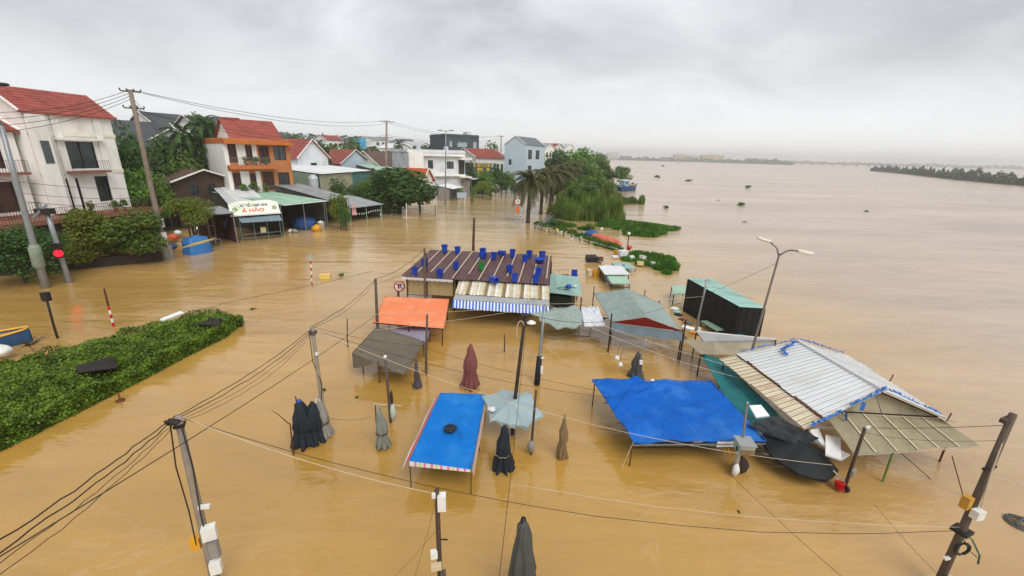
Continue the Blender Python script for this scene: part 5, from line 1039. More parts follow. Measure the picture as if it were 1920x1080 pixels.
mb = MB(); mb.face([H3+Vector((0, -.3, -3.5)), H2+Vector((0, -.3, -3.5)), H2+Vector((0, -.3, -.3)), H3+Vector((0, -.3, -.3))]); mb.face([H1+Vector((-.1, .3, -3)), H2+Vector((-.1, -.3, -3.5)), H2+Vector((-.1, -.3, -.3)), H1+Vector((-.1, .3, -.15))]); mb.build('back_wall', mat('dark_hall_wall', '#3b3631', .9, .3, .8), hall)
# lower roof of cream sheets, grey board and striped valance
A0, A1 = G(853, 551, 1.62), G(1030, 562, 1.62); B0, B1 = G(862, 524, 2.02), G(1030, 536, 2.02)
aw = thing('market_awning', 'lean-to of cream ribbed sheets ending in a blue-and-white striped valance', 'awning', ((A0+A1)/2).xy.to_3d())
corrugate(aw, [A0, A1, B1, B0], 26, 1, .022, [CREAM_S, mat('bone_sheet', '#d9d6cb', .5, .12, 1.4, rand=.1, stain=('#8a7350', .4, 1.6)), CREAM_S, mat('tan_sheet', '#8f7a55', .55, .2, 1.4, rand=.2), MATS['bone_sheet']], seed=9, jit=.03)
C0, C1 = G(850, 561, 1.42), G(1030, 573, 1.42)
MB().hexa([C0-Vector((0, 0, .04)), C1-Vector((0, 0, .04)), A1-Vector((0, 0, .07)), A0-Vector((0, 0, .07)), C0, C1, A1-Vector((0, 0, .03)), A0-Vector((0, 0, .03))]).build('eave_board', ZINC_G, aw)
V0, V1 = G(847, 567, 1.38), G(1027, 580, 1.38); V0, V1 = C0+Vector((-.02, -.03, -.02)), C1+Vector((-.02, -.03, -.02)); mb = MB(); n = 58
for k in range(n):
    mb.mi = k % 2; u0, u1 = k/n, (k+1)/n
    def vv(u, v): return V0.lerp(V1, u)+Vector((0, -.28*v+.02*math.sin(u*70), -.36*v-.03*math.sin(u*3.1)*v))
    for v0, v1 in ((0, .5), (.5, 1)): mb.face([vv(u0, v0), vv(u0, v1), vv(u1, v1), vv(u1, v0)])
mb.build('valance', [mat('valance_blue', '#1f5fc0', .55, .1), mat('valance_white', '#d5d9de', .55, .05)], aw)
# bins on the roof
def bin_proto(m):
    t = thing('plastic_bin', 'x', 'bin', (0, 0, 0), 'plastic bins set out on the maroon roof')
    def ring(z, w, e): return [(-w/2+e, -w/2+e, z), (w/2-e, -w/2+e, z), (w/2-e, w/2-e, z), (-w/2+e, w/2-e, z)]
    mb = MB(); o0, o1 = ring(0, .29, 0), ring(.5, .37, 0); i0, i1 = ring(.03, .29, .02), ring(.5, .37, .02)
    mb.face(o0[::-1])
    for k in range(4):
        q = (k+1) % 4; mb.face([o0[k], o0[q], o1[q], o1[k]]); mb.face([i0[q], i0[k], i1[k], i1[q]]); mb.face([o1[k], o1[q], i1[q], i1[k]])
    mb.face(i0); add('body', mb.mesh('body', m), t)
    mb = MB(); r0, r1 = ring(.455, .40, 0), ring(.505, .415, 0)
    for k in range(4): q = (k+1) % 4; mb.face([r0[k], r0[q], r1[q], r1[k]]); mb.face([r1[k], r1[q], i1[q], (i1[k][0], i1[k][1], .506)])
    add('rim', mb.mesh('rim', m), t); 
    for s in (-1, 1): add('handle', MB().box((s*.215, 0, .43), (.03, .16, .05)).mesh('handle', m), t)
    return t
BINS = [(834, 474, 0, 'back row, leftmost upright blue bin'), (858, 476, 0, 'second upright blue bin from the left at the back'), (906, 481, 0, 'blue bin standing behind the wide lying bin at the back'), (899, 483, 1, 'blue bin lying on its side at the back of roof'), (926, 487, 0, 'blue bin just right of the lying back bin'), (934, 479, 1, 'blue bin lying at the very back edge of roof'), (961, 483, 0, 'lone upright blue bin at back, right of the middle'), (992, 484, 0, 'rear blue bin of the close back pair'), (984, 492, 0, 'front blue bin of the close back pair'), (1017, 486, 0, 'rightmost upright blue bin of the back row'), (796, 501, 0, 'blue bin on the left slope behind the front-left one'), (778, 517, 0, 'front-left corner blue bin on the roof'), (825, 521, 0, 'blue bin near the front eave, left part'), (855, 506, 0, 'blue bin in the middle row left of the green bin'), (955, 512, 0, 'blue bin in the middle row right of green bin'), (919, 528, 1, 'blue bin lying at the front eave'), (965, 529, 0, 'upright blue bin at the front eave, middle'), (1009, 519, 0, 'blue bin under the round blue tub'), (1004, 532, 0, 'blue bin nearest the front right corner')]
proto = bin_proto(BLUE_P); gp = bin_proto(GREEN_P)
for k, (px, py, lie, lab) in enumerate(BINS):
    o = proto if k == 0 else copy_tree(proto); p = RP(px, py, H0, hn)+hn*.05; r = R(k); o.location = p; o['label'] = lab; o.scale = (.84, .84, r.uniform(.84, 1.0))
    o.rotation_euler = (r.uniform(-.08, .02), r.uniform(-.06, .06), r.uniform(-.5, .5)) if not lie else (math.pi/2+.1, 0, 1.2+r.uniform(-.3, .3))
    if lie: o.location.z += .17
gp.location = RP(902, 507, H0, hn)+hn*.05; gp.rotation_euler.z = .3; gp.scale = (.84, .84, .95); gp['label'] = 'the only green bin on the maroon roof'
p = RP(1011, 508, H0, hn)+hn*.05+Vector((0, 0, .42)); t = thing('round_tub', 'wide round blue tub on top of a bin at the right of roof', 'tub', p)
add('body', MB().lathe((0, 0, 0), [(.001, 0), (.24, 0), (.31, .3), (.34, .3), (.34, .27), (.3, .27), (.22, .03), (.001, .03)], 18).mesh('body', BLUE_P, smooth=True), t)
# kiosk right of the hall
k0, k1, k2, k3 = G(1030, 549, 1.35), G(1091, 556, 1.35), G(1085, 520, 1.55), G(1032, 512, 1.55)
ks = thing('teal_kiosk', 'kiosk with pale teal sheet roof and dark slatted front beside hall', 'kiosk', ((k0+k1+k2+k3)/4).xy.to_3d())
corrugate(ks, [k0, k1, k2, k3], 5, 5, .01, TEAL_S, seed=5)
for a, z in ((k0, 1.3), (k1, 1.3), (k2, 1.5), (k3, 1.5)): MB().bar((a.x*.995, a.y, -1.2), (a.x*.995, a.y, z), .06).build('post', STEEL_D, ks)
f = Fr(k0+Vector((.05, .25, 0)), k0.lerp(k1, .7)+Vector((0, .25, 0)))
MB().span(0, f.w, .05, 1.6, -1, 1.2, f).build('counter', mat('kiosk_black', '#1c1d1c', .7, .3), ks)
for k in range(14): x = f.w*(k+.5)/14; MB().span(x-.025, x+.025, 0, .04, .25, 1.1, f).build('slat', mat('slat_dark_green', '#2f3a34', .6, .2), ks)
p = G(1066, 541, 1.5); t = lumpy((p.x, p.y, 1.62), .2, 4).build('blue_bag', BLUE_P, None, True, 'round blue bag on the teal kiosk roof', 'bag')
rg = [p+Vector((-.35+.3*math.cos(a), .1+.2*math.sin(a), -.03)) for a in [k*.45 for k in range(15)]]; MB().tube(rg, .018, 5).build('hose_coil', CABLE, None, True, 'loop of dark hose beside the blue bag', 'hose')
p = G(1078, 538, 1.5); lumpy((p.x, p.y, 1.55), .12, 8).build('white_bag', PLW, None, True, 'small white bag at the right of kiosk roof', 'bag')
pc = G(1058, 517, .5); t = thing('brown_cart', 'shallow dark brown cart tray behind the teal kiosk', 'cart', (pc.x, pc.y, 0)); f = Fr(G(1040, 520, .8), G(1074, 519, .8)); 
MB().span(0, f.w, 0, 1.1, .62, .68, f).build('tray', mat('tray_brown', '#5b4640', .7, .2, 2), t); railing(t, [f.pt(0, 0, .68), f.pt(0, 1.1, .68), f.pt(f.w, 1.1, .68)], .35, 'rail', STEEL, .3); MB().tube([f.pt(.2, .5, -1), f.pt(.2, .5, .62)], .04, 6).build('leg', STEEL_D, t); MB().tube([f.pt(f.w-.2, .5, -1), f.pt(f.w-.2, .5, .62)], .04, 6).build('leg', STEEL_D, t)
pc = G(1077, 521, .6); t = thing('plastic_chair', 'blue plastic chair standing behind the teal kiosk', 'chair', (pc.x, pc.y, 0))
for nme, c, d in (('seat', (0, 0, .62), (.42, .42, .04)), ('backrest', (0, .2, .92), (.42, .05, .5))): add(nme, MB().box(c, d).mesh(nme, BLUE_P), t)
for x in (-.18, .18):
    add('armrest', MB().box((x*1.15, 0, .82), (.05, .4, .04)).mesh('armrest', BLUE_P), t)
    for y in (-.18, .18): add('leg', MB().box((x, y, .1), (.05, .05, 1.0)).mesh('leg', BLUE_P), t)

# ------------------------------------------------------------------ tarps west and middle
def canopy(name, label, px4, z4, m, sag, wr, seed, poles, frame=True, hemr=.014, pm=None, cat='tarp', nu=30, nv=26, edge=0.0):
    c = [G(px, py, z) for (px, py), z in zip(px4, z4)]; ctr = sum(c, Vector())/4; t = thing(name, label, cat, (ctr.x, ctr.y, 0)); mb = cloth(c, sag, wr, seed, nu, nv, edge=edge)
    mb.build('sheet', m, t, True, solid=.006); MB_ = MB(); hem(MB_, c, hemr); MB_.build('hem', m, t)
    for u, v in poles:
        p = lerp4(c, u, v); MB().tube([(p.x, p.y, -1.3), (p.x+.02, p.y, p.z+.02)], .026, 6).build('pole', pm or RUSTY, t)
    if frame:
        for a, b_ in ((0, 1), (1, 2), (2, 3), (3, 0)): MB().bar(c[a]-Vector((0, 0, .04)), c[b_]-Vector((0, 0, .04)), .035).build('frame_bar', pm or RUSTY, t)
    return t, c
canopy('orange_tarp', 'orange tarp stretched beside the white-and-red road sign', [(699, 604), (832, 616), (842, 561), (722, 556)], [1.05, .95, 1.3, 1.3], ORANGE_T, .03, .02, 3, [(.04, .02), (.5, .02), (.97, .03), (.97, .97), (.03, .97)], pm=STEEL_D)
canopy('purple_tarp', 'grey-purple tarp tucked under the orange one', [(735, 626), (800, 642), (806, 616), (752, 608)], [.6, .6, .75, .75], PURPLE_T, .06, .02, 5, [(.02, .02), (.98, .02), (.98, .98), (.02, .98)], False)
t, c = canopy('olive_canopy', 'sagging olive-brown canvas canopy with drooping front flap', [(660, 662), (757, 703), (797, 640), (706, 613)], [1.05, .8, .75, 1.1], OLIVE_C, .16, .03, 7, [(.12, .12), (.5, .03), (.97, .97)], False)
a = c[0]; mb = MB()
def flap(u, v): p = c[0].lerp(c[1], .42*u); return p+Vector((.03*math.sin(u*9), -.05*v, -(.62*(1-u)**.8+.05)*v))
mb.grid(flap, 10, 6); mb.build('front_flap', OLIVE_C, t, True)
# small blue canopy with red trim
bc = [(768, 864), (883, 880), (910, 740), (826, 737)]
t, c = canopy('blue_stall_canopy', 'bright blue stall canopy with pink-red edge and a black lid on top', bc, [.9, .82, .98, .98], BLUE_B, .03, .022, 12, [], False, nu=40, nv=50)
for u, v in ((.0, .0), (1, 0), (1, .98), (0, .98), (1, .5), (0, .5)): p = lerp4(c, u, v); MB().tube([(p.x, p.y, -1.3), (p.x, p.y, p.z)], .014, 6).build('pole', STEEL_D, t)
for a, b_ in ((0, 1), (3, 0), (1, 2), (2, 3)): MB().bar(c[a]-Vector((0, 0, .05)), c[b_]-Vector((0, 0, .05)), .022).build('frame_bar', STEEL, t)
def side(u, v): p = c[3].lerp(c[0], u); return p+Vector((-.05-.16*v, -.02, -.03-.16*v-.03*math.sin(u*14)*v))
mb = MB(); mb.grid(lambda u, v: side(u, .05+.5*v), 18, 2); mb.build('red_edge', mat('pink_red_cloth', '#e0484c', .6, .12, 2), t, True)
mb = MB(); mb.grid(lambda u, v: side(u, .6+.45*v)+Vector((0, 0, -.01)), 18, 2); mb.build('white_edge', WHITE_T, t, True)
def side2(u, v): p = c[2].lerp(c[1], u); return p+Vector((.03+.05*v, 0, -.02-.22*v*(.4+.6*u)))
mb = MB(); mb.grid(side2, 16, 3); mb.build('right_edge', mat('pale_pink_cloth', '#c9b2a6', .6, .1), t, True)
mb = MB(); n = 26; 
for k in range(n):
    mb.mi = [0, 0, 1, 0, 2, 0, 1][k % 7]; u0, u1 = k/n, (k+1)/n; p0, p1 = c[0].lerp(c[1], u0), c[0].lerp(c[1], u1); d = lambda u: Vector((0, -.03, -.13*(1-.6*u)-.02))
    mb.face([p0+Vector((0, -.012, 0)), p0+d(u0), p1+d(u1), p1+Vector((0, -.012, 0))])
mb.build('front_edge', [WHITE_T, mat('pink_cloth', '#d87a94', .6, .1), mat('lime_cloth', '#c8cf5a', .6, .1)], t)
p = lerp4(c, .62, .45); p = G(844, 805, .96); MB().lathe((p.x, p.y, .97), [(.19, 0), (.2, .04), (.15, .06), (.14, .05), (.001, .05)], 20).build('black_disc', BLACKP, None, True, 'black round disc lying on the small blue canopy', 'disc')
MB().tube([G(855, 797, .98), G(867, 823, .95)], .008, 5).build('thin_stick', CABLE, None, False, 'thin dark stick lying on the small blue canopy', 'stick')
for v in (.33, .5, .78): pass
# big blue canopy
bb = [(1188, 828), (1437, 826), (1332, 714), (1110, 711)]
t, c = canopy('big_blue_canopy', 'big wrinkled blue tarp canopy next to the teal netting', bb, [.9, .82, 1.12, 1.12], BLUE_T, .06, .065, 21, [], False, nu=60, nv=50)
for u, v in ((.0, .01), (.98, .98), (.02, .98), (.55, .98)): p = lerp4(c, u, v); MB().tube([(p.x-.03, p.y, -1.3), (p.x, p.y, p.z-.03)], .022, 6).build('pole', RUSTY, t)
for k in range(4): v = k/3; MB().bar(lerp4(c, 0, v)-Vector((0, 0, .24 if 0 < v < 1 else .12)), lerp4(c, 1, v)-Vector((0, 0, .24 if 0 < v < 1 else .12)), .03).build('purlin', STEEL, t)
for k, u in enumerate((.27, .52, .77)):
    a_, b_ = lerp4(c, u, 0), lerp4(c, u, 1); MB().tube([a_.lerp(b_, j/12)+Vector((0, 0, .012-.06*16*.25*4*u*(1-u)*(j/12)*(1-j/12)*1.0)) for j in range(13)], .006, 4).build('seam', mat('seam_blue', '#3a86d0', .6, .1), t)
for p_, q_ in ((c[3], (-.5, .25, -.5)), (c[0], (-.35, -.3, -.7)), (c[2], (.1, .6, -.4))): MB().tube([p_, p_+Vector(q_)], .007, 4).build('tie_rope', CABLE_W, t)
tr0, tr1 = lerp4(c, .0, .02)-Vector((0, 0, .12)), lerp4(c, .82, .02)-Vector((0, 0, .14)); 
MB().bar(tr0, tr1, .03).build('truss_chord', STEEL_D, t); MB().bar(tr0-Vector((0, 0, .16)), tr1-Vector((0, 0, .16)), .024).build('truss_chord', STEEL_D, t)
for k in range(11): p = tr0.lerp(tr1, k/10); MB().bar(p, p-Vector((0, 0, .16)), .02).build('truss_web', STEEL_D, t)
p = G(1223, 713, 1.14); lumpy((p.x, p.y, 1.15), .07, 3).build('tied_cloth', PLW, None, True, 'pale knotted rag on the back edge of big blue tarp', 'rag')
def fbox(px, py, z, d, rz, label): 
    p = G(px, py, z); mb = MB().box((p.x, p.y, z+d[2]/2), d, None, rz); return mb.build('foam_box', FOAM, None, False, label, 'foam box')
fbox(1355, 832, .62, (.55, .32, .2), .05, 'white foam box under the front edge of big blue tarp'); fbox(1305, 826, .64, (.3, .25, .1), .1, 'flat white foam lid under the front of big blue tarp')
# grey tent with red gable
z_e, z_r = 1.5, 2.1
e0, e1 = G(1113, 551, z_e), G(1146, 604, z_e); f0, f1 = G(1236, 567, z_e), G(1279, 621, z_e); r0, r1 = G(1175, 541, z_r), G(1211, 595, z_r)
tn = thing('grey_tent', 'grey ridged market tent with dark red gable front', 'tent', ((e0+f1)/2).xy.to_3d())
for c4, s_ in (([e1, r1, r0, e0], 3), ([r1, f1, f0, r0], 4)): cloth(c4, .05, .02, s_, 20, 20).build('roof_sheet', GREYG_T, tn, True, solid=.006)
MB().face([e1, f1, r1]).build('gable', RED_T, tn, solid=.008)
def sk(u, v): p = e1.lerp(f1, u); return p+Vector((0, -.03-.04*math.sin(u*20)*v-.08*v, -.02-(.42)*v))
MB().grid(sk, 26, 4).build('skirt', SLATE_T, tn, True); 
for p in (e0, e1, f0, f1): MB().tube([(p.x, p.y, -1.3), (p.x, p.y, p.z+.1)], .03, 6).build('pole', STEEL_D, tn)
for p, q in ((e0, .45), (r0.lerp(f0, .55), .35)): MB().tube([p, p+Vector((0, 0, q))], .025, 6).build('pole', RUSTY, tn)
p = e1; MB().tube([(p.x-.05, p.y-.15, -1), (p.x-.05, p.y-.15, 2.0)], .035, 6).build('market_post', STEEL_D, None, False, 'dark post at the left front corner of the grey tent', 'post')
p = f1; MB().tube([(p.x+.05, p.y-.1, -1), (p.x+.05, p.y-.1, 2.05)], .035, 6).build('market_post', STEEL_D, None, False, 'dark post at the right front corner of the grey tent', 'post')
# pole bracket box
canopy('white_cloth', 'white cloth draped at the left of the grey tent', [(1096, 612), (1136, 611), (1121, 575), (1090, 576)], [1.0, 1.05, 1.5, 1.3], WHITE_T, .03, .03, 31, [], False)
fan_cloth('sagging_canopy', 'grey-green canvas canopy sagging behind the thin leaning poles', G(1066, 577, 1.45), [G(994, 587, 1.12), G(1012, 601, .98), G(1042, 616, .92), G(1078, 615, .92), G(1106, 606, .98), G(1108, 590, 1.12), G(1078, 572, 1.3), G(1040, 577, 1.22)], GREYG_T, .05, 3, 'canopy', None, .05)
b = G(1100, 612); lumpy((b.x, b.y-.4, .62), .55, 12, 14, 8, (1.8, .5, .25), .35).build('draped_net', NET, None, True, 'dark net bundled under the white cloth', 'net')
# pale blue-grey parasol
fan_cloth('open_parasol', 'pale blue-grey open parasol pierced by a dark pole', G(958, 752, 1.35), [G(903, 741, 1.08), G(918, 787, .92), G(955, 797, .88), G(990, 801, .86), G(1021, 779, .95), G(996, 735, 1.12), G(943, 728, 1.2)], PALEBL_T, .05, 5, 'parasol', 'opened market parasols', .09)
p = G(922, 768, 1.08); lumpy((p.x, p.y, 1.1), .13, 7, 12, 8, (1.1, 1, .5), .3).build('plastic_bag', WHITE_T, None, True, 'white plastic bag lying on the pale parasol', 'bag')
p = G(985, 790, .75); lumpy((p.x, p.y, .82), .2, 9, 12, 8, (1.3, .4, .35), .3).build('torn_black_cloth', BLACK, None, True, 'torn black cloth hanging under the pale parasol', 'cloth')
# low black parasol and shade net
b = G(1490, 872); t = open_parasol((b.x, b.y-.1, 0), .95, 1.05, .42, 'wide black parasol slumped low beside foam boards', BLACK, 8, (.10, .12), .2, sag=.05, seed=9, valance=.08)
cn = [G(1400, 797, .95), G(1500, 838, .85), G(1535, 822, 1.15), G(1455, 780, 1.25)]; hem(cloth(cn, .1, .06, 41, 26, 20), cn, .01).build('shade_net', NET, None, True, 'rumpled black shade net over the black parasol', 'net')
fb_ = [([(1405, 760), (1427, 759), (1443, 779), (1418, 782)], 1.2, 'white foam board lying on the teal netting'), ([(1519, 806), (1535, 803), (1550, 838), (1521, 822)], 1.0, 'slanted foam board leaning under the white roof corner'), ([(1548, 815), (1576, 821), (1578, 862), (1548, 852)], .95, 'upright foam board beside the black parasol'), ([(1578, 845), (1594, 852), (1580, 861), (1566, 858)], .8, 'small foam board end showing by the bucket pole')]
for px4, z, l in fb_:
    zs = [z+.12, z+.1, z-.1, z-.12]; c = [G(px, py, zz) for (px, py), zz in zip(px4, zs)]; MB().hexa([p-Vector((0, 0, .05)) for p in c[::-1]]+c[::-1]).build('foam_board', FOAM, None, False, l, 'foam board', 'foam boards around the black parasol')
# teal netting
tc_ = [G(1395, 800, .85), G(1500, 808, .85), G(1352, 672, 1.1), G(1314, 668, 1.0)]
hem(cloth([G(1392, 797, .8), G(1490, 806, .8), G(1353, 673, .95), G(1314, 664, .95)], .05, .04, 14, 26, 26), [G(1392, 797, .8), G(1490, 806, .8), G(1353, 673, .95), G(1314, 664, .95)], .012).build('teal_netting', TEAL_T, None, True, 'dark teal net tarp along the white roof edge', 'tarp')

# ------------------------------------------------------------------ big white roofed stall
R0, R1 = G(1497, 641, 2.35), G(1659, 735, 2.35); M0, M1 = G(1383, 664, 1.62), G(1548, 786, 1.62); E0, E1 = G(1349, 673, 1.3), G(1512, 806, 1.3); S0, S1 = G(1592, 668, 1.5), G(1790, 794, 1.42)
wr_ = thing('white_roofed_stall', 'large market stall under a white ribbed gable roof', 'market stall', ((M0+S1)/2).xy.to_3d())
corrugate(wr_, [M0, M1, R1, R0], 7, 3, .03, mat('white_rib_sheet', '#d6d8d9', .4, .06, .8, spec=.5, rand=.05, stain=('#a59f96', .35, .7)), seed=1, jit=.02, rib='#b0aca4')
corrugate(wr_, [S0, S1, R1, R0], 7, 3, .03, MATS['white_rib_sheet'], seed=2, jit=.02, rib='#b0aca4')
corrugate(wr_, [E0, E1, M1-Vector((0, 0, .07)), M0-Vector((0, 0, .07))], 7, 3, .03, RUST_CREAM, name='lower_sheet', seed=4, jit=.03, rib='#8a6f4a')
MB().bar(M0-Vector((0, 0, .05)), M1-Vector((0, 0, .05)), .05).build('rust_rail', RUSTY, wr_)
rc = MB(); 
for s_, e_ in ((M0, R0), (S0, R0)): pass
MB().tube([R0+Vector((0, 0, .04)), R1+Vector((0, 0, .04))], .06, 6).build('ridge_cap', MATS['white_rib_sheet'], wr_)
g0, g1, g2 = M1.lerp(R1, .12)+Vector((0, .35, -.05)), S1.lerp(R1, .03)+Vector((-.1, .35, -.05)), R1+Vector((0, .35, -.12))
MB().face([g0, g1, g2]).build('gable_sheet', CLEAR_S, wr_)
MB().bar(g0, g2, .04).build('rafter', STEEL_D, wr_); MB().bar(g1, g2, .04).build('rafter', STEEL_D, wr_); MB().bar(g0, g1, .04).build('tie_beam', STEEL_D, wr_); m_ = g0.lerp(g1, .5); MB().bar(m_, g2, .03).build('king_post', STEEL, wr_)
L0, L1, L2, L3 = G(1600, 851, 1.08), G(1836, 836, 1.08), g1+Vector((.05, -.03, -.03)), g0+Vector((-.05, -.03, -.03))
corrugate(wr_, [L0, L1, L2, L3], 6, 8, .012, CLEAR_S, name='clear_sheet', seed=8, jit=.02)
ln = (L1-L0).cross(L3-L0).normalized()
for k in range(1, 6): a, b_ = lerp4([L0, L1, L2, L3], k/6, 0), lerp4([L0, L1, L2, L3], k/6, 1); MB().bar(a+ln*.03, b_+ln*.03, .05, .012).build('lap_strip', mat('pale_strip', '#c4bb9d', .4, .1), wr_)
MB().bar(L0-Vector((0, 0, .04)), L1-Vector((0, 0, .04)), .03).build('eave_bar', WOOD_L, wr_)
for p, mm in ((L0.lerp(L1, .31).xy.to_3d(), mat('green_tube', '#5f7d33', .6, .15)), (S0.xy.to_3d(), STEEL_D), (S1.xy.to_3d(), RUSTY), (E1.xy.to_3d()+Vector((.1, .1, 0)), STEEL_D), (E0.xy.to_3d()+Vector((.15, -.1, 0)), STEEL_D), (M1.lerp(S1, .5).xy.to_3d()+Vector((0, .4, 0)), STEEL_D)):
    zt = 1.06 if mm.name == 'green_tube' else 1.25; MB().tube([(p.x, p.y, -1.3), (p.x, p.y, zt)], .03, 6).build('post', mm, wr_)
for p, q in ((S0.lerp(S1, .45), .3), (S1+Vector((-.15, .1, 0)), .3)): MB().tube([p, p+Vector((.05, 0, q))], .02, 6).build('post_tip', RUSTY, wr_)
def ribbon(pts, w, label, m=BLUE_R, seed=0, n=40, crumple=.05):
    r = R(seed); P = [Vector(p) for p in pts]; mb = MB(); rows = []
    for i in range(n+1):
        t_ = i/n*(len(P)-1); k = min(int(t_), len(P)-2); p = P[k].lerp(P[k+1], t_-k); d = (P[k+1]-P[k]).normalized(); s_ = d.cross(Vector((0, 0, 1))).normalized(); ww = w*r.uniform(.35, 1.2); o = Vector((r.uniform(-1, 1), r.uniform(-1, 1), r.uniform(0, 1.4)))*crumple
        rows.append((p+s_*ww/2+o, p+o+Vector((0, 0, .05*r.random())), p-s_*ww/2+o*.5))
    for a, b_ in zip(rows[:-1], rows[1:]):
        for j in (0, 1): mb.face([a[j], b_[j], b_[j+1], a[j+1]])
    return mb.build('tarp_strip', m, None, False, label, 'tarp strip', 'torn blue tarp strips on the white roof')
ribbon([M0+Vector((.1, .05, .08)), M0.lerp(R0, .5)+Vector((0, .02, .08)), R0+Vector((-.05, 0, .1))], .09, 'torn blue strip along the back edge of white roof', seed=1)
ribbon([R0+Vector((-.2, -.1, .05)), R0+Vector((-.55, -.35, -.05)), lerp4([M0, M1, R1, R0], .1, .62)+Vector((0, 0, .06)), lerp4([M0, M1, R1, R0], .22, .55)+Vector((0, 0, .06))], .12, 'crumpled blue strip hanging down near the roof peak', seed=2, crumple=.07)
ribbon([R0+Vector((.05, 0, .08)), R0.lerp(S0, .5)+Vector((.02, 0, .07)), S0.lerp(R0, .1)+Vector((0, 0, .06))], .08, 'faded blue strip along the far slope back edge', seed=3)
ribbon([R1+Vector((.05, 0, .08)), R1.lerp(S1, .5)+Vector((0, 0, .08)), S1.lerp(R1, .2)+Vector((0, 0, .06))], .08, 'dark blue strip along the front edge of far slope', seed=4)
ribbon([R1+Vector((0, 0, .1)), R1.lerp(M1, .35)+Vector((0, 0, .08)), R1.lerp(M1, .6)+Vector((0, 0, .08))], .08, 'blue strip along the front peak of white roof', seed=5)
ribbon([M1.lerp(R1, .25)+Vector((0, -.03, .05)), M1+Vector((.05, -.03, .06)), M1.lerp(E1, .8)+Vector((0, -.02, .06))], .09, 'pale blue strip along the front corner of white roof', seed=6)
p = R1.lerp(M1, .42)+Vector((0, -.04, .02)); MB().grid(lambda u, v: p+Vector((.16*u, .02*math.sin(u*7), .05-.3*v)), 6, 6).build('hanging_rag', BLUE_R, None, True, 'small square blue rag hanging from the roof front', 'rag')
p = M1.lerp(R1, .3)+Vector((0, -.05, -.02)); MB().grid(lambda u, v: p+Vector((.1*u+.08*v, .02*math.sin(u*7), .0-.28*v)), 6, 6).build('hanging_rag', mat('dull_blue_rag', '#4a5d84', .7, .2), None, True, 'dull blue rag hanging beside the front gable', 'rag')
# low ribbed lean-to and white-edged board between tent and white roof
Q0, Q1, Q2, Q3 = G(1314, 664, 1.05), G(1392, 666, 1.05), G(1450, 642, 1.15), G(1280, 636, 1.15)
lt = thing('low_lean_to', 'low brownish ribbed roof between grey tent and white roof', 'shed', ((Q0+Q2)/2).xy.to_3d()); corrugate(lt, [Q0, Q1, Q2, Q3], 6, 6, .012, mat('dirty_rib_sheet', '#a3987f', .55, .15, 1.2, rand=.12, stain=('#75684f', .5, 1.5)), seed=12)
for p in (Q0, Q1, Q3): MB().tube([(p.x, p.y, -1.3), (p.x, p.y, p.z-.02)], .03, 6).build('post', STEEL_D, lt)
K0, K1 = G(1306, 622, 1.35), G(1455, 637, 1.3); t = thing('white_edged_panel', 'long grey panel with white top edge above the low roof', 'panel', ((K0+K1)/2).xy.to_3d()); K2, K3 = G(1450, 642, 1.16), G(1320, 640, 1.16)
MB().hexa([K3-Vector((0, 0, .03)), K2-Vector((0, 0, .03)), K1-Vector((0, 0, .03)), K0-Vector((0, 0, .03)), K3, K2, K1, K0]).build('panel', ZINC_G, t); MB().bar(K0+Vector((0, 0, .02)), K1+Vector((0, 0, .02)), .05).build('edge', PLW, t)
MB().tube([(K1.x, K1.y, -1), (K1.x, K1.y, 1.28)], .03, 6).build('post', STEEL_D, t); MB().tube([(K0.x, K0.y, -1), (K0.x, K0.y, 1.3)], .03, 6).build('post', STEEL_D, t)
p = G(1302, 626, 1.1); MB().box((p.x, p.y, 1.15), (.45, .3, .1), None, -.6).build('orange_board', mat('orange_board', '#d08a2e', .6, .15), None, False, 'short orange board at the end of the white panel', 'board')
p = G(1290, 615, 1.1); MB().box((p.x, p.y, 1.1), (.55, .35, .08), None, -.7).build('foam_board', FOAM, None, False, 'white foam board beside the orange board', 'foam board', 'foam boards around the black parasol')
for k, (px, py, l, m) in enumerate([(1258, 578, 'white foam scrap on tent right edge', PLW), (1265, 590, 'dark rag heap on the tent right edge', BLACK), (1274, 598, 'reddish rag on litter right of tent', MAROON_C), (1262, 584, 'green plastic scrap right of tent', TEAL_S), (1284, 606, 'grey litter heap by the tent corner', GREY_C)]):
    p = G(px, py, .95); lumpy((p.x+.2, p.y, .95), .18, k, sc=(1.3, .9, .4), amp=.4).build('litter_heap', m, None, True, l, 'litter')
MB().hexa([*(lambda a, b_: [a, b_, b_+Vector((.3, .2, 0)), a+Vector((.3, .2, 0)), a+Vector((0, 0, .05)), b_+Vector((0, 0, .05)), b_+Vector((.3, .2, .05)), a+Vector((.3, .2, .05))])(f0+Vector((.1, 0, -.6)), f1+Vector((.2, .2, -.6)))]).build('plank_shelf', WOOD, None, False, 'plank shelf with litter along the right of grey tent', 'shelf')

# ------------------------------------------------------------------ black stall with green roof, double street lamp
b0, b1, b2, b3 = G(1388, 576, 1.95), G(1438, 579, 1.95), G(1336, 523, 2.1), G(1287, 521, 2.1)
bs = thing('black_stall', 'long stall wrapped in black sheet under a pale green roof', 'stall', ((b0+b2)/2).xy.to_3d()); corrugate(bs, [b0, b3, b2, b1][::1] if False else [b1, b2, b3, b0], 8, 3, .012, TEAL_S, seed=15)
i0, i1, i2, i3 = [p.lerp((b0+b2)/2, .04)-Vector((0, 0, .04)) for p in (b0, b1, b2, b3)]; mb = MB()
def wall_(p, q): return lambda u, v: p.lerp(q, u)+Vector((.02*math.sin(u*31+v*3), .02*math.cos(u*23), 0))+Vector((0, 0, -(p.z+.15)*v))
for p, q in ((i0, i1), (i1, i2), (i2, i3), (i3, i0)): mb.grid(wall_(p, q), 24, 8)
mb.build('black_cover', BLACK, bs, True)
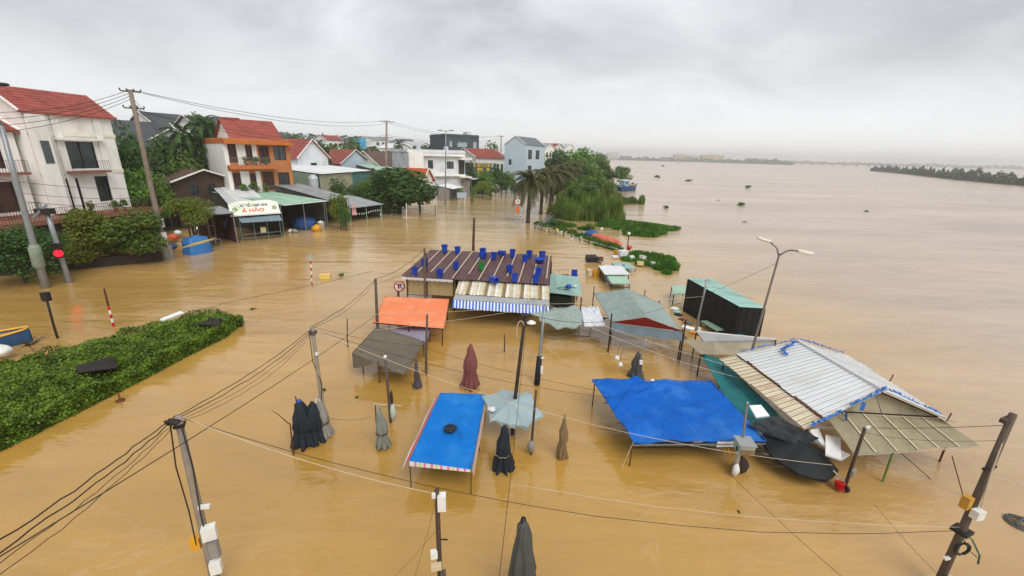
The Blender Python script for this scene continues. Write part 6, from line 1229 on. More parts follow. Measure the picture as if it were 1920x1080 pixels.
for p in (i0, i3, i2, i1): MB().tube([(p.x, p.y-.03, -1.2), (p.x, p.y-.03, p.z)], .025, 6).build('post', STEEL_D, bs)
p = G(1392, 628, .3); MB().grid(lambda u, v: i0.lerp(i1, .1+.5*u)+Vector((0, -.06, -1.45-.4*v+.05*math.sin(u*6))), 8, 4).build('teal_cover', TEAL_T, None, True, 'dull teal sheet hanging low on the black stall front', 'tarp')
def lamp_head(parent, p, d, tilt):
    d = Vector(d).normalized(); s_ = d.cross(Vector((0, 0, 1))).normalized(); up = s_.cross(d); mb = MB(); rows = []
    for i in range(8):
        u = i/7; w = .17*math.sin(math.pi*min(1, .15+u*.8))**.6; rows.append([p+d*(.5*u)+s_*(w*math.cos(a))+up*(.08*math.sin(a)*(1 if math.sin(a) > 0 else .6)) for a in [2*math.pi*k/10 for k in range(10)]])
    for a, b_ in zip(rows[:-1], rows[1:]):
        for k in range(10): k2 = (k+1) % 10; mb.face([a[k], a[k2], b_[k2], b_[k]])
    mb.face(rows[0][::-1]); mb.face(rows[-1]); return mb.build('lamp_head', mat('lamp_cream', '#d8d2be', .45, .08), parent, True)
b = G(1393, 705); zt = D(1463, 475, b.y).z; top = Vector((b.x+.42, b.y, zt)); t = thing('street_lamp', 'two-armed street lamp rising behind the black stall', 'street lamp', b)
MB().tube([b-Vector((0, 0, 1.2)), top], [.062, .038], 8).build('post', mat('lamp_post_brown', '#80746c', .6, .15, 3), t)
arm = lambda s: [top+Vector((0, 0, -.1)), top+Vector((s*.25, 0, .16)), top+Vector((s*.5, 0, .28)), top+Vector((s*.72, 0, .36 if s < 0 else .1))]
la = [top+Vector((0, 0, -.15)), D(1457, 466, b.y), D(1450, 459, b.y+.1), D(1443, 453, b.y+.2)]; ra_ = [top+Vector((0, 0, -.1)), D(1474, 471, b.y-.1), D(1484, 469, b.y-.3), D(1497, 471, b.y-.5)]
MB().tube(la, .03, 6).build('arm', MATS['lamp_post_brown'], t, True); MB().tube(ra_, .03, 6).build('arm', MATS['lamp_post_brown'], t, True)
lamp_head(t, la[-1], (-1, .1, .25), 0); lamp_head(t, ra_[-1], (1, -.75, -.12), 0)
MB().box((b.x+.1, b.y-.1, .8), (.18, .14, .3)).build('junction_box', BLACKP, t)

# ------------------------------------------------------------------ hedge island on the left
hp = [(-30, 855), (60, 812), (160, 762), (260, 712), (350, 664), (420, 630), (453, 601), (448, 588), (415, 578), (370, 577), (330, 588), (270, 604), (190, 622), (120, 640), (75, 655), (20, 668), (-60, 690)]
HW = [G(x, y+4, 0) if i < 7 else G(x, y+4, .62) for i, (x, y) in enumerate(hp)]
def hpt(u, v):                                 # u along, v across (near edge 0, far edge 1)
    near = [HW[i] for i in (0, 1, 2, 3, 4, 5, 6)]; far = [HW[i] for i in (16, 15, 14, 12, 11, 9, 7)]
    t_ = u*6; k = min(int(t_), 5); f = t_-k; a = near[k].lerp(near[k+1], f); b_ = far[k].lerp(far[k+1], f); return a.lerp(b_, v)
def hh(u, v): return (.62+.12*math.sin(u*23+v*5)+.08*math.sin(u*57)+.06*math.sin(v*13+u*9))*min(1, (1-u)*9+.35)**.5
hb_base = hpt(.5, .5); hedge = thing('hedge', 'long green hedge island standing out of the floodwater', 'hedge', (hb_base.x, hb_base.y, 0))
def hs_(u, v):
    s = math.sin(math.pi*min(1, max(0, v)))**.22; p = hpt(u, .0+1.0*v); return Vector((p.x, p.y, -.5+(hh(u, v)+.42)*s))
MB().grid(hs_, 60, 16).build('twigs', mat('twig_green', '#1d2a12', .9, .4, 3, .5, 10), hedge, True)
def hl(r, n):
    u = r.random(n); v = np.clip(r.random(n)*1.1-.05, 0, 1); out = np.zeros((n, 3))
    for i in range(n):
        p = hs_(u[i], v[i]); q = abs(r.normal())*.09; out[i] = (p.x+r.normal()*.06, p.y+r.normal()*.06, max(p.z, .0)+q+(.22*r.random() if r.random() < .02 else 0))
    side = r.random(n) < .3                     # the faces down to the water
    for i in np.nonzero(side)[0]:
        e = r.random(); p = hpt(u[i], .03 if e < .65 else .965); h = hh(u[i], 0)*r.random()**.8; out[i] = (p.x+r.normal()*.07, p.y+r.normal()*.07, h)
    return out
hl_o = foliage_patch('foliage', None, None, hl, 85000, .095, L_HEDGE, (hb_base.x, hb_base.y, 0), None, 3, .6, .5, hedge)
def rack(px4, z, label, m):
    c = [G(px, py, z) for px, py in px4]; ctr = sum(c, Vector())/4; t = thing('wooden_pallet', label, 'pallet', ctr, 'dark pallets stranded on the hedge')
    for k in range(7): a, b_ = c[0].lerp(c[3], k/6), c[1].lerp(c[2], k/6); MB().bar(a+Vector((0, 0, .04)), b_+Vector((0, 0, .04)), .10, .025).build('slat', m, t)
    for k in (0, .5, 1): MB().bar(c[0].lerp(c[1], k), c[3].lerp(c[2], k), .06, .05).build('bearer', m, t)
    cr = [p-Vector((0, 0, .04)) for p in c]; MB().face(cr).build('backing_sheet', mat('dark_felt', '#1d1a1a', .9, .2), t)
rack([(147, 700), (218, 690), (212, 671), (144, 688)], .72, 'larger dark slatted pallet lying on the middle of the hedge', mat('dark_slat', '#2c2724', .8, .3, 4)); rack([(372, 609), (412, 611), (414, 598), (378, 598)], .72, 'smaller dark slatted pallet lying near the hedge tip', MATS['dark_slat'])
c = [G(299, 598, .8), G(303, 601, .8), G(345, 586, .8), G(338, 583, .8)]; MB().hexa([p-Vector((0, 0, .06)) for p in c]+c).build('foam_board', FOAM, None, False, 'long white foam board lying on the far edge of the hedge', 'foam board', None)
# half-hidden boat at the left edge
p = G(0, 655); bt = thing('wooden_boat', 'yellow-rimmed blue boat with brushwood at the left frame edge', 'boat', p); a, b_ = G(-110, 668, 0), G(62, 640, 0); ax = (b_-a); Lb = ax.length; ax.normalize(); sd_ = Vector((-ax.y, ax.x, 0)); mb = MB()
def hb2(u, v): w = .55*math.sin(math.pi*min(.985, .25+.735*u))**.55; an = math.pi*v; return a+ax*(Lb*u)+sd_*(-w*math.cos(an))+Vector((0, 0, .5+.2*u*u-(.75+.1*u)*math.sin(an)))
mb.grid(hb2, 14, 10); mb.build('hull', mat('boat_blue', '#24507c'), bt, True)
for v in (0.0, 1.0): MB().tube([hb2(k/14, v)+Vector((0, 0, .02)) for k in range(15)], .05, 6).build('gunwale', mat('boat_yellow', '#d9a63c', .55, .15, 2), bt, True)
MB().grid(lambda u, v: hb2(u*.95, 0).lerp(hb2(u*.95, 1), v)-Vector((0, 0, .1)), 10, 3).build('deck', mat('deck_tan', '#a8824a'), bt)
mb = MB(); r = R(4); q = G(55, 648, .3)
for k in range(26): d = Vector((r.uniform(-.2, .7), r.uniform(-.5, .6), r.uniform(-.15, .45))); mb.tube([q, q+d*.5+Vector((0, 0, .05)), q+d*r.uniform(.8, 1.3)], [.02, .014, .005], 4, False)
mb.build('brushwood', WOOD_D, None, False, 'spray of bare brushwood at the boat bow', 'brushwood')
p = G(3, 662, .3); lumpy((p.x, p.y, .4), .32, 5, 12, 8, (1.2, 1, .8), .2).build('white_sack', PLW, None, True, 'white sack beside the yellow-rimmed boat', 'sack')
# submerged kerb line
kb = [G(352, 588, .004), G(430, 566, .004), G(520, 548, .004), G(600, 532, .004), G(700, 508, .004)]
mb = MB()
for a, b_ in zip(kb[:-1], kb[1:]): d = Vector((-(b_-a).y, (b_-a).x, 0)).normalized()*.04; mb.face([a-d, b_-d, b_+d, a+d])
mb.build('kerb_line', mat('kerb_dark', '#6a5230', .5, .2), kind='structure')

# ------------------------------------------------------------------ street furniture on the left
def pole_thing(name, label, cat, b, top, r0, r1, m, group=None, sides=8, mid=True):
    t = thing(name, label, cat, b, group); pts = [b-Vector((0, 0, 1.3)), b.lerp(top, .33), b.lerp(top, .66), top]; MB().tube(pts, [r0*1.1, r0+(r1-r0)*.33, r0+(r1-r0)*.66, r1], sides).build('shaft', m, t, True); return t
def PB(pb, pt, lean=0.0): b = G(*pb); return b, D(pt[0], pt[1], b.y+lean)
b, tp = PB((85, 540), (2, 235)); t = pole_thing('street_lamp', 'tall grey street lamp post at the left edge with cabinet wrap', 'street lamp', b, tp, .2, .11, STEEL)
w = b.lerp(tp, .24); MB().tube([b.lerp(tp, .13), b.lerp(tp, .15), b.lerp(tp, .27), b.lerp(tp, .29)], [.2, .3, .3, .2], 10).build('wrap', mat('grey_green_wrap', '#7f8a78', .7, .3, 2), t, True)
tp2 = D(-10, 158, b.y-.3); MB().tube([tp, tp+Vector((-.3, 0, 1.5)), tp2+Vector((-.9, 0, -.3)), tp2], [.09, .07, .05, .04], 6).build('arm', STEEL, t, True); MB().sphere((tp2.x+.4, tp2.y, tp2.z), .3, 10, 6, (1.4, .6, .35)).build('lamp_head', STEEL_D, t, True)
b, tp = PB((130, 530), (88, 398)); t = pole_thing('traffic_light', 'traffic light pole showing red, with a slanting arm', 'traffic light', b, tp, .16, .13, STEEL)
pl = D(109, 474, b.y-.25); fv = (Vector((0, 0, CAMH))-pl); fv.z = 0; fv.normalize(); sv = Vector((-fv.y, fv.x, 0))
MB().bar(pl+Vector((0, 0, -.32)), pl+Vector((0, 0, .62)), .42, .3).build('housing', BLACKP, t)
MB().tube([pl+fv*.18, pl+fv*.24], .22, 16).build('red_lens', LAMP_RED, t); MB().tube([pl+fv*.18+Vector((0, 0, -.0)), pl+fv*.42+Vector((0, 0, .03))], .25, 16, cap=False).build('visor', BLACKP, t)
for dz in (.38,): MB().tube([pl+fv*.18+Vector((0, 0, dz)), pl+fv*.22+Vector((0, 0, dz))], .17, 16).build('dark_lens', mat('dark_lens', '#2a1a1a', .3, .1), t)
MB().bar(D(62, 408, b.y-.4), D(88, 384, b.y), .14).build('arm', STEEL, t); MB().bar(D(68, 404, b.y), tp, .1).build('arm_brace', STEEL, t); q = D(84, 396, b.y); MB().box(q, (.9, .5, .35)).build('signal_back', STEEL_D, t)
# leaning utility pole and its crossarms
def utility(name, label, b, tp, r0, r1, m, arms, group='utility poles along the street', w=1.8):
    t = pole_thing(name, label, 'utility pole', b, tp, r0, r1, m, group)
    for f in arms:
        p = b.lerp(tp, f); a, c = p-Vector((.7*w/2, .7*w/2, 0)), p+Vector((.7*w/2, .7*w/2, 0)); MB().bar(a, c, .08).build('crossarm', STEEL_D, t)
        for k in (0, .33, .67, 1): q = a.lerp(c, k); MB().lathe(q, [(.04, .04), (.06, .08), (.04, .12), (.06, .16), (.02, .2)], 8).build('insulator', mat('brown_ceramic', '#5a3a2c', .3, .1), t)
    return t
b, tp = PB((312, 485), (244, 168)); U1 = tp; t1 = utility('utility_pole', 'thick concrete utility pole nearest the white house, leaning in view', b, tp, .21, .14, mat('brown_concrete', '#7f7367', .85, .2, 2.0, .3, 15), (.99, .9), w=1.2)
q = b.lerp(tp, .16); MB().bar(q+Vector((.2, -.2, -.8)), q+Vector((.2, -.2, .2)), .45).build('meter_box', PLW, t1); q = b.lerp(tp, .23); MB().bar(q+Vector((.2, -.25, -.3)), q+Vector((.2, -.25, .4)), .5).build('meter_box', W_GREY, t1); MB().tube([b-Vector((0, 0, 1)), b+Vector((0, 0, 1.1))], .55, 10).build('plinth', W_CONC, t1)
b, tp = PB((723, 380), (725, 226)); U2 = tp; utility('utility_pole', 'tall utility pole with two crossarms behind the wide waterside tree', b, tp, .28, .16, CONC_P, (.985, .8), w=2.6)
b, tp = PB((938, 352), (940, 254)); U3 = tp; utility('utility_pole', 'thin far utility pole in front of the blue house', b, tp, .22, .14, CONC_P, (.98,))
b, tp = PB((1006, 330), (1005, 266)); utility('utility_pole', 'thinnest utility pole right of the blue house', b, tp, .22, .12, CONC_P, (.97,))
b, tp = PB((835, 384), (836, 246)); t = pole_thing('street_lamp', 'tall slim grey street lamp in front of flat white house', 'street lamp', b, tp, .14, .08, STEEL)
for s in (-1, 1): MB().tube([tp, tp+Vector((s*.9, 0, .12))], .05, 6).build('arm', STEEL, t); MB().box((tp.x+s*1.05, tp.y, tp.z+.12), (.7, .3, .12)).build('lamp_head', STEEL_D, t)
b, tp = PB((960, 345), (959, 262)); t = pole_thing('street_lamp', 'thin pale lamp post in front of the blue house', 'street lamp', b, tp, .12, .07, STEEL); MB().box((tp.x+.3, tp.y, tp.z), (.9, .3, .12)).build('lamp_head', STEEL, t)
b, tp = PB((887, 476), (889, 409)); pole_thing('bare_pole', 'lone dark brown pole standing behind the market hall', 'pole', b, tp, .13, .1, mat('brown_pole', '#4b2e1c', .8, .2, 3))
b, tp = PB((107, 634), (86, 556)); t = pole_thing('sign_post', 'thin post with a small dark box at its top beside the hedge', 'sign post', b, tp, .05, .045, STEEL_D); MB().box((tp.x, tp.y, tp.z), (.28, .22, .42)).build('dark_box', BLACKP, t)
def banded(b, tp, r, n, label, name='striped_post', start=0, group=None):
    t = thing(name, label, 'post', b, group)
    MB().tube([b-Vector((0, 0, 1)), b], r, 8).build('foot', TRED, t)
    for k in range(n): MB().tube([b.lerp(tp, k/n), b.lerp(tp, (k+1)/n)], r, 8).build('band', (TRED, TWHITE)[(k+start) % 2], t)
    return t
b, tp = PB((213, 612), (195, 541)); m = b.lerp(tp, .55); t = banded(b, m, .05, 5, 'red-and-white striped post with rusty top beside the hedge'); MB().tube([m, tp], [.045, .04], 8).build('rusty_top', RUSTY, t)
b, tp = PB((585, 534), (582, 482)); t = banded(b, tp, .045, 8, 'slim red-and-white striped post alone in the street'); MB().tube([tp, tp+Vector((0, -.04, 0))], .2, 14).build('round_plate', mat('faded_plate', '#a9a5a0', .5, .1), t)
for px, py, yt, l in [(762, 414, 381, 'pale thin post with short crossbar before the waterside tree'), (742, 391, 379, 'short pale pole by the waterside tree'), (816, 404, 384, 'thin dark stake near the tall street lamp'), (651, 650, 598, 'thin dark stake left of the olive canopy'), (1146, 640, 600, 'thin stake under the white cloth'), (946, 660, 627, 'thin twig standing in front of the market hall')]:
    b, tp = PB((px, py), (px, yt)); t = pole_thing('stake', l, 'stake', b, tp, .03 if py > 500 else .06, .025 if py > 500 else .05, PLW if 'pale' in l else WOOD_D)
    if 'crossbar' in l: q = b.lerp(tp, .2); MB().bar(q-Vector((.35, 0, 0)), q+Vector((.35, 0, 0)), .07).build('crossbar', PLW, t)
# covered cart, heap of street-stall things
p = G(372, 474); t = MB(); cv = lambda a, b_, z: Vector((p.x, p.y, z))+US*a+Vector((-US.y, US.x, 0))*b_
for sgn in (0,): t.grid(lambda u, v: (lambda an, pr: cv(math.cos(an)*pr*.95, math.sin(an)*pr*.7, [1.55+.08*math.sin(an*2), 1.4, .75, -.1][min(3, int(v*3+.01))]))(2*math.pi*u+.3, [.02, .82, .98, 1.08][min(3, int(v*3+.01))]/max(abs(math.cos(2*math.pi*u+.3)), abs(math.sin(2*math.pi*u+.3)))**.75*(1+.04*math.sin(u*37))), 36, 3)
t.build('covered_cart', mat('cart_blue', '#2f6ba8', .55, .2, 1.5), None, True, 'cart under a blue sheet at the water edge by the leaning pole', 'cart')
a, b_ = G(340, 466, 1.6), G(384, 455, 1.75); MB().hexa([p for p in (a, b_, b_+Vector((0, 1.4, .1)), a+Vector((0, 1.4, .1)))]+[p+Vector((0, 0, .06)) for p in (a, b_, b_+Vector((0, 1.4, .1)), a+Vector((0, 1.4, .1)))]).build('yellow_awning', mat('dull_yellow', '#b59a52', .6, .2), None, False, 'thin dull yellow awning strip above the blue covered cart', 'awning')
for k, (px, py, z, s, m, l) in enumerate([(325, 445, 1.2, .8, ORG_P, 'orange-red bundle hung by the leaning pole'), (333, 436, 1.6, .55, PLW, 'round pale basin above the orange-red bundle'), (370, 428, 2.3, .8, PLW, 'stack of white boxes on the street stall rack'), (352, 420, 2.6, .6, mat('wicker_brown', '#7b5a36', .8, .25, 4), 'brown wicker basket on the street stall rack'), (378, 448, 1.3, .55, PLW, 'white tray in front of street stall rack'), (388, 452, .9, .3, PLW, 'small white pot right of the blue cart'), (324, 462, .6, .6, MATS['dull_blue_cover'], 'blue folded cover between pole and cart'), (352, 455, 1.0, .7, mat('dark_bundle', '#3a2b2a', .9, .3), 'dark bundle behind the blue cart'), (278, 466, .5, .75, mat('ochre_sack', '#b08a3c', .8, .2), 'ochre sack leaning against bush at the leaning pole'), (262, 468, .4, .6, ASH_C, 'grey sack beside the ochre sack')]):
    p = G(px, py+12, 0); p = D(px, py, p.y+.6); lumpy((p.x, p.y, p.z), s*.6, k+20, 10, 6, (1.1, .9, .7), .22).build('stall_goods', m, None, True, l, 'goods')
tk = thing('stall_rack', 'dark timber rack of the street stall behind the blue cart', 'rack', G(368, 468)+Vector((0, 1.2, 0))); o = tk.location
for x in (-.9, .9):
    for y in (-.4, .4): MB().bar((o.x+x, o.y+y, -1), (o.x+x, o.y+y, 2.6), .09).build('post', WOOD_D, tk)
for z in (1.0, 2.0): MB().box((o.x, o.y, z), (1.9, .9, .06)).build('shelf', WOOD_D, tk)
lt = shed('grey-blue lean-to at the left of the noodle shop', G(398, 462), G(446, 456), 3.5, 3.0, 3.3, ZINC_G, 3, posts=2, name='side_lean_to', wm=mat('dark_red_timber', '#4f2c24', .85, .3, 1.5))
b = G(345, 453); railing(thing('front_railing', 'low grey railing standing in water left of the noodle shop', 'railing', G(402, 468)), [G(396, 468, .1), G(416, 463, .1)], .8, 'rails', STEEL, .5, .02)
p = G(610, 521); MB().box((p.x, p.y, .12), (.75, .42, .34), None, .2).build('yellow_foam_box', mat('buff_yellow_box', '#e0bf6a', .6, .15), None, False, 'yellow-white foam box floating alone in the street', 'foam box')
p = G(226, 752); MB().lathe((p.x, p.y, 0), [(.16, -.05), (.13, .05), (.03, .1), (.02, .34), (.001, .36)], 10).build('float_stub', RUSTY, None, True, 'small brown stub poking out of water below the hedge', 'stub')
bd = thing('traffic_board', 'pale blue-white board on two posts at the street corner', 'sign', G(866, 383)); o = bd.location; zt = D(866, 361, o.y).z; zb_ = D(866, 371, o.y).z
MB().box((o.x, o.y, (zt+zb_)/2), (1.75, .08, zt-zb_)).build('panel', mat('board_blue_white', '#a9b7c2', .5, .15, 3), bd)
for x in (-.55, .55): MB().tube([(o.x+x, o.y+.08, -1), (o.x+x, o.y+.08, zt)], .06, 6).build('post', TWHITE, bd)
# road signs
def round_sign(label, pb, pt, r, z=None, letter=True, post=WOOD, name='road_sign'):
    b = G(*pb); c = D(pt[0], pt[1], b.y-.12); t = thing(name, label, 'road sign', b); n = (Vector((0, 0, CAMH))-c); n.z = 0; n.normalize(); s = Vector((-n.y, n.x, 0)); up = Vector((0, 0, 1))
    def ring(r0, r1, d):
        mb = MB()
        for k in range(32):
            a0, a1 = k*math.pi/16, (k+1)*math.pi/16; f = lambda rr, a: c+s*rr*math.cos(a)+up*rr*math.sin(a)+n*d
            mb.face([f(r0, a0), f(r1, a0), f(r1, a1), f(r0, a1)]) if r0 > 0 else mb.face([c+n*d, f(r1, a0), f(r1, a1)])
        return mb
    MB().tube([c-n*.015, c+n*.01], r, 32).build('plate', TWHITE, t); ring(r*.8, r, .016).build('red_ring', TRED, t)
    if letter:
        sl = MB(); d = (s*-1+up*1).normalized(); e = (s+up).normalized(); a = c+n*.026
        sl.face([a+d*r*.82-e*r*.07, a+d*r*.82+e*r*.07, a-d*r*.82+e*r*.07, a-d*r*.82-e*r*.07]); sl.build('red_slash', TRED, t); place_text('letter', 'P', r*1.25, BLACKP, t, c-n*.0+up*.0, s, up, .01)
    else:
        sl = MB(); a = c+n*.02
        for q in (-1, 1): d = (s*q+up).normalized(); e = (s*-q+up).normalized(); sl.face([a+d*r*.4-e*r*.06, a+d*r*.4+e*r*.06, a-d*r*.4+e*r*.06, a-d*r*.4-e*r*.06])
        sl.build('cross_mark', STEEL_D, t)
    MB().bar(b-Vector((0, 0, 1.2)), Vector((b.x, b.y, c.z+r*.6)), .12 if letter else .05).build('post', post, t); return t, c, n, s
round_sign('white round no-parking sign with red ring and slash above orange tarp', (748, 570), (749, 537), .34)
t, c, n, s = round_sign('round white road sign over an orange triangle left of palms', (971, 420), (971, 378), .42, letter=False, post=STEEL)
p = c-Vector((0, 0, .95)); up = Vector((0, 0, 1)); f = lambda x, z, d=.03: p+s*x+up*z+n*d
MB().face([f(-.38, -.4), f(.38, -.4), f(.0, .5)]).build('orange_triangle', mat('faded_orange', '#dd6a34', .5, .1), t); MB().face([f(-.06, -.75, .02), f(.06, -.75, .02), f(.06, -.3, .02), f(-.06, -.3, .02)]).build('orange_stem', MATS['faded_orange'], t)
for k, x in enumerate((-.18, .42)):
    for j in range(7): q = Vector((c.x, c.y, 0))+s*x; MB().tube([q+up*(j*.2-.1), q+up*((j+1)*.2-.1)], .05, 8).build('post_band', (TWHITE, STEEL_D)[j % 2], t)

# ------------------------------------------------------------------ market poles, boxes, lights
MP = 'thin poles of the drowned market'
def boxes(t, lst):
    for p, d, m, nm, rz in lst: MB().box(p, d, None, rz).build(nm, m, t)
b, A_top = PB((405, 1100), (333, 780)); A_b = b; t = pole_thing('market_pole', 'weathered concrete pole at lower left carrying white meter boxes', 'pole', b, A_top, .088, .062, CONC_P, MP)
q = lambda f: A_b.lerp(A_top, f)
boxes(t, [(q(.38)+Vector((.2, -.1, 0)), (.24, .16, .3), PLW, 'meter_box', .5), (q(.27)+Vector((.2, -.06, 0)), (.16, .12, .42), ASH_C, 'grey_bag', .2), (q(.17)+Vector((.2, -.12, 0)), (.2, .14, .28), PLW, 'meter_box', .4), (q(.52)+Vector((.17, -.05, 0)), (.2, .07, .07), PLW, 'camera', .2), (q(.3)+Vector((-.17, -.04, 0)), (.17, .15, .26), YEL_P, 'yellow_bag', .3), (q(.03)+Vector((.03, -.12, 0)), (.28, .14, .4), mat('brown_wrap', '#5a3f2c', .8, .3, 4), 'wrapping', .1), (q(.955), (.17, .17, .05), STEEL_D, 'bracket', .5)])
for s in (-1, 1): MB().tube([q(.97)+Vector((s*.1, -.08, 0)), q(.75)+Vector((s*.16, -.1, 0)), q(.5)+Vector((s*.11, -.1, 0)), q(.3)+Vector((s*.12, -.1, 0))], .013, 5).build('drop_wire', CABLE, t)
b, R_top = PB((1757, 1100), (1900, 776)); R_b = b; t = pole_thing('market_pole', 'thick dark pole at lower right with yellow bag and white box', 'pole', b, R_top, .08, .058, WOOD, MP)
q = lambda f: R_b.lerp(R_top, f)
boxes(t, [(q(.49)+Vector((-.02, -.14, 0)), (.2, .14, .2), PLW, 'meter_box', .2), (q(.52)+Vector((-.19, -.02, .05)), (.15, .14, .28), mat('ochre_bag', '#b98a34', .7, .2), 'yellow_bag', .3), (q(.07)+Vector((.0, -.16, .05)), (.2, .12, .16), PLW, 'white_box', .2), (q(.02)+Vector((.12, -.16, 0)), (.2, .12, .14), PLW, 'white_box', -.3), (q(.04)+Vector((-.14, -.14, 0)), (.14, .12, .18), PLW, 'white_box', .4), (q(.2)+Vector((-.13, -.05, 0)), (.14, .06, .05), PLW, 'small_lamp', .2), (q(.36), (.3, .28, .07), STEEL_D, 'clamp', .4), (q(.72), (.36, .06, .05), STEEL_D, 'cross_bracket', .3), (q(.97)+Vector((-.08, 0, 0)), (.3, .1, .08), WOOD_D, 'top_bracket', .4)])
MB().tube([q(.28)+Vector((0, -.1, 0))+Vector((.15*math.cos(a), -.03, .15*math.sin(a))) for a in [k*.52 for k in range(14)]], .03, 6).build('black_coil', BLACKP, t)
MB().tube([q(.35), q(.33)+Vector((.3, .0, -.1)), q(.3)+Vector((.55, -.05, -.35)), q(.28)+Vector((.6, -.05, -.5))], .02, 5).build('green_hose', mat('hose_green', '#55705c', .6, .2), t, True); MB().tube([q(.35), q(.3)+Vector((.25, -.05, -.2)), q(.29)+Vector((.5, -.05, -.35))], .012, 5).build('green_hose', MATS['hose_green'], t, True)
MB().tube([q(.97), q(.7)+Vector((-.05, -.1, 0)), q(.52)+Vector((.02, -.12, 0))], .014, 5).build('drop_wire', CABLE_W, t)
b, P_top = PB((827, 1140), (819, 918)); P_b = b; t = pole_thing('market_pole', 'dark slim pole at bottom centre with a white lamp box at its top', 'pole', b, P_top, .055, .045, WOOD_D, MP)
q = lambda f: P_b.lerp(P_top, f)
boxes(t, [(q(.92)+Vector((.09, -.02, -.02)), (.15, .14, .34), PLW, 'lamp_box', .1), (q(.97)+Vector((-.05, -.05, 0)), (.07, .06, .09), PLW, 'insulator', .1), (q(.5)+Vector((-.09, -.05, 0)), (.13, .1, .16), PLW, 'switch_box', .3), (q(.42)+Vector((-.04, -.11, 0)), (.2, .12, .1), mat('beige_box', '#c9b691', .6, .15), 'beige_box', .2), (q(.33)+Vector((.08, -.06, 0)), (.1, .06, .22), WOOD, 'striped_bracket', .1), (q(.6)+Vector((.1, 0, .02)), (.16, .02, .02), STEEL_D, 'spike', .0)])
b, B_top = PB((612, 815), (585, 612)); t = pole_thing('market_pole', 'weathered grey pole rising from the pair of folded parasols', 'pole', b, B_top, .075, .06, CONC_P, MP)
q = lambda f: b.lerp(B_top, f); boxes(t, [(q(.33)+Vector((-.07, -.08, 0)), (.13, .08, .26), PLW, 'switch_box', .1), (q(.77)+Vector((.06, -.05, 0)), (.08, .06, .1), PLW, 'clip', 0), (q(.95), (.2, .18, .1), WOOD, 'bracket', .2)]); MB().tube([q(.95)+Vector((-.08, -.05, 0)), q(.7)+Vector((-.1, -.05, 0)), q(.5)+Vector((.1, -.05, 0)), q(.35)+Vector((.02, -.08, 0))], .012, 5).build('drop_wire', CABLE, t, True)
b, C_top = PB((709, 640), (704, 523)); t = pole_thing('market_pole', 'grey wooden pole at left corner of the orange tarp', 'pole', b, C_top, .08, .065, WOOD, MP)
b, D_top = PB((797, 600), (796, 466)); t = pole_thing('market_pole', 'grey pole standing at the left part of the maroon roof', 'pole', b, D_top, .07, .055, WOOD, MP); MB().tube([D_top, D_top+Vector((.15, -.05, -.7)), D_top+Vector((.1, -.1, -1.3))], .025, 5).build('drop_wire', CABLE, t, True)
b, T_top = PB((733, 792), (722, 669)); t = pole_thing('market_pole', 'grey pole behind the grey folded parasol with cloth hanging', 'pole', b, T_top, .055, .045, WOOD, MP); MB().sphere(T_top, .06).build('cap', PLW, t, True)
b2 = b; MB().bar(b2+Vector((-.55, 0, .72)), b2+Vector((.42, 0, .68)), .035).build('crossbar', WOOD_L, t); MB().tube([b2+Vector((-.53, 0, -.6)), b2+Vector((-.5, 0, .72))], .02, 6).build('side_stick', RUSTY, t)
lumpy((b.x+.12, b.y-.1, .5), .16, 3, 10, 7, (.6, .5, 1.7), .3).build('hanging_cloth', mat('mint_white_cloth', '#b9c4b6', .7, .15), None, True, 'pale mint rag hanging on the pole behind grey parasol', 'cloth')
lumpy((b.x+.08, b.y+.02, .95), .1, 5, 10, 7, (.5, .5, 3.2), .12).build('rolled_cloth', mat('dark_brown_cloth', '#3b2c28', .8, .2), None, True, 'dark brown rolled cloth tied to the pole behind grey parasol', 'cloth')
b, M_top = PB((798, 703), (801, 590)); t = pole_thing('market_pole', 'grey post standing against the purple tarp', 'pole', b, M_top, .055, .045, WOOD, MP)
# dark leaning poles of the middle
b = G(957, 822); E_top = D(985, 588, b.y+1.3); E_b = b; t = pole_thing('market_pole', 'long dark leaning pole piercing the pale parasol', 'pole', b, E_top, .07, .05, mat('dark_brown_pole', '#33231c', .7, .2, 3), MP)
q = lambda f: E_b.lerp(E_top, f); boxes(t, [(q(.12)+Vector((.1, -.08, 0)), (.1, .06, .28), PLW, 'tube_lamp', .1), (q(.22)+Vector((0, -.08, 0)), (.1, .06, .1), PLW, 'junction_box', .1), (q(.985), (.26, .2, .07), STEEL_D, 'bracket', .3)])
MB().tube([q(.94)+Vector((-.12+.13*math.cos(a), -.08, -.32+.36*math.sin(a))) for a in [1.57+k*.48 for k in range(14)]], .014, 5).build('wire_loop', CABLE_W, t, True)
MB().lathe(q(.96)+Vector((.22, -.1, -.1)), [(.02, .09), (.06, .07), (.16, .0), (.15, -.01)], 12).build('lamp_shade', PLW, t)
b = G(1006, 722); F_top = D(1022, 570, b.y+.7); F_b = b; t = pole_thing('market_pole', 'grey leaning pole with black wrapped foot right of the dark one', 'pole', b, F_top, .07, .055, STEEL, MP)
q = lambda f: F_b.lerp(F_top, f); MB().tube([F_b-Vector((0, 0, .3)), q(.36)], [.13, .11], 8).build('black_wrap', BLACK, t, True); boxes(t, [(q(.2)+Vector((.14, -.06, 0)), (.1, .08, .32), PLW, 'switch_box', .1), (q(.35)+Vector((.12, -.06, 0)), (.14, .05, .06), PLW, 'small_lamp', .3)])
b, tp = PB((995, 852), (1005, 732)); t = pole_thing('market_pole', 'short dark post with a grey-white wrapped foot by the pale parasol', 'pole', b, tp, .04, .035, WOOD_D, MP); lumpy((b.x, b.y-.03, .32), .12, 5, 10, 7, (.9, .9, 1.8), .2).build('wrapped_cloth', ASH_C, t, True)
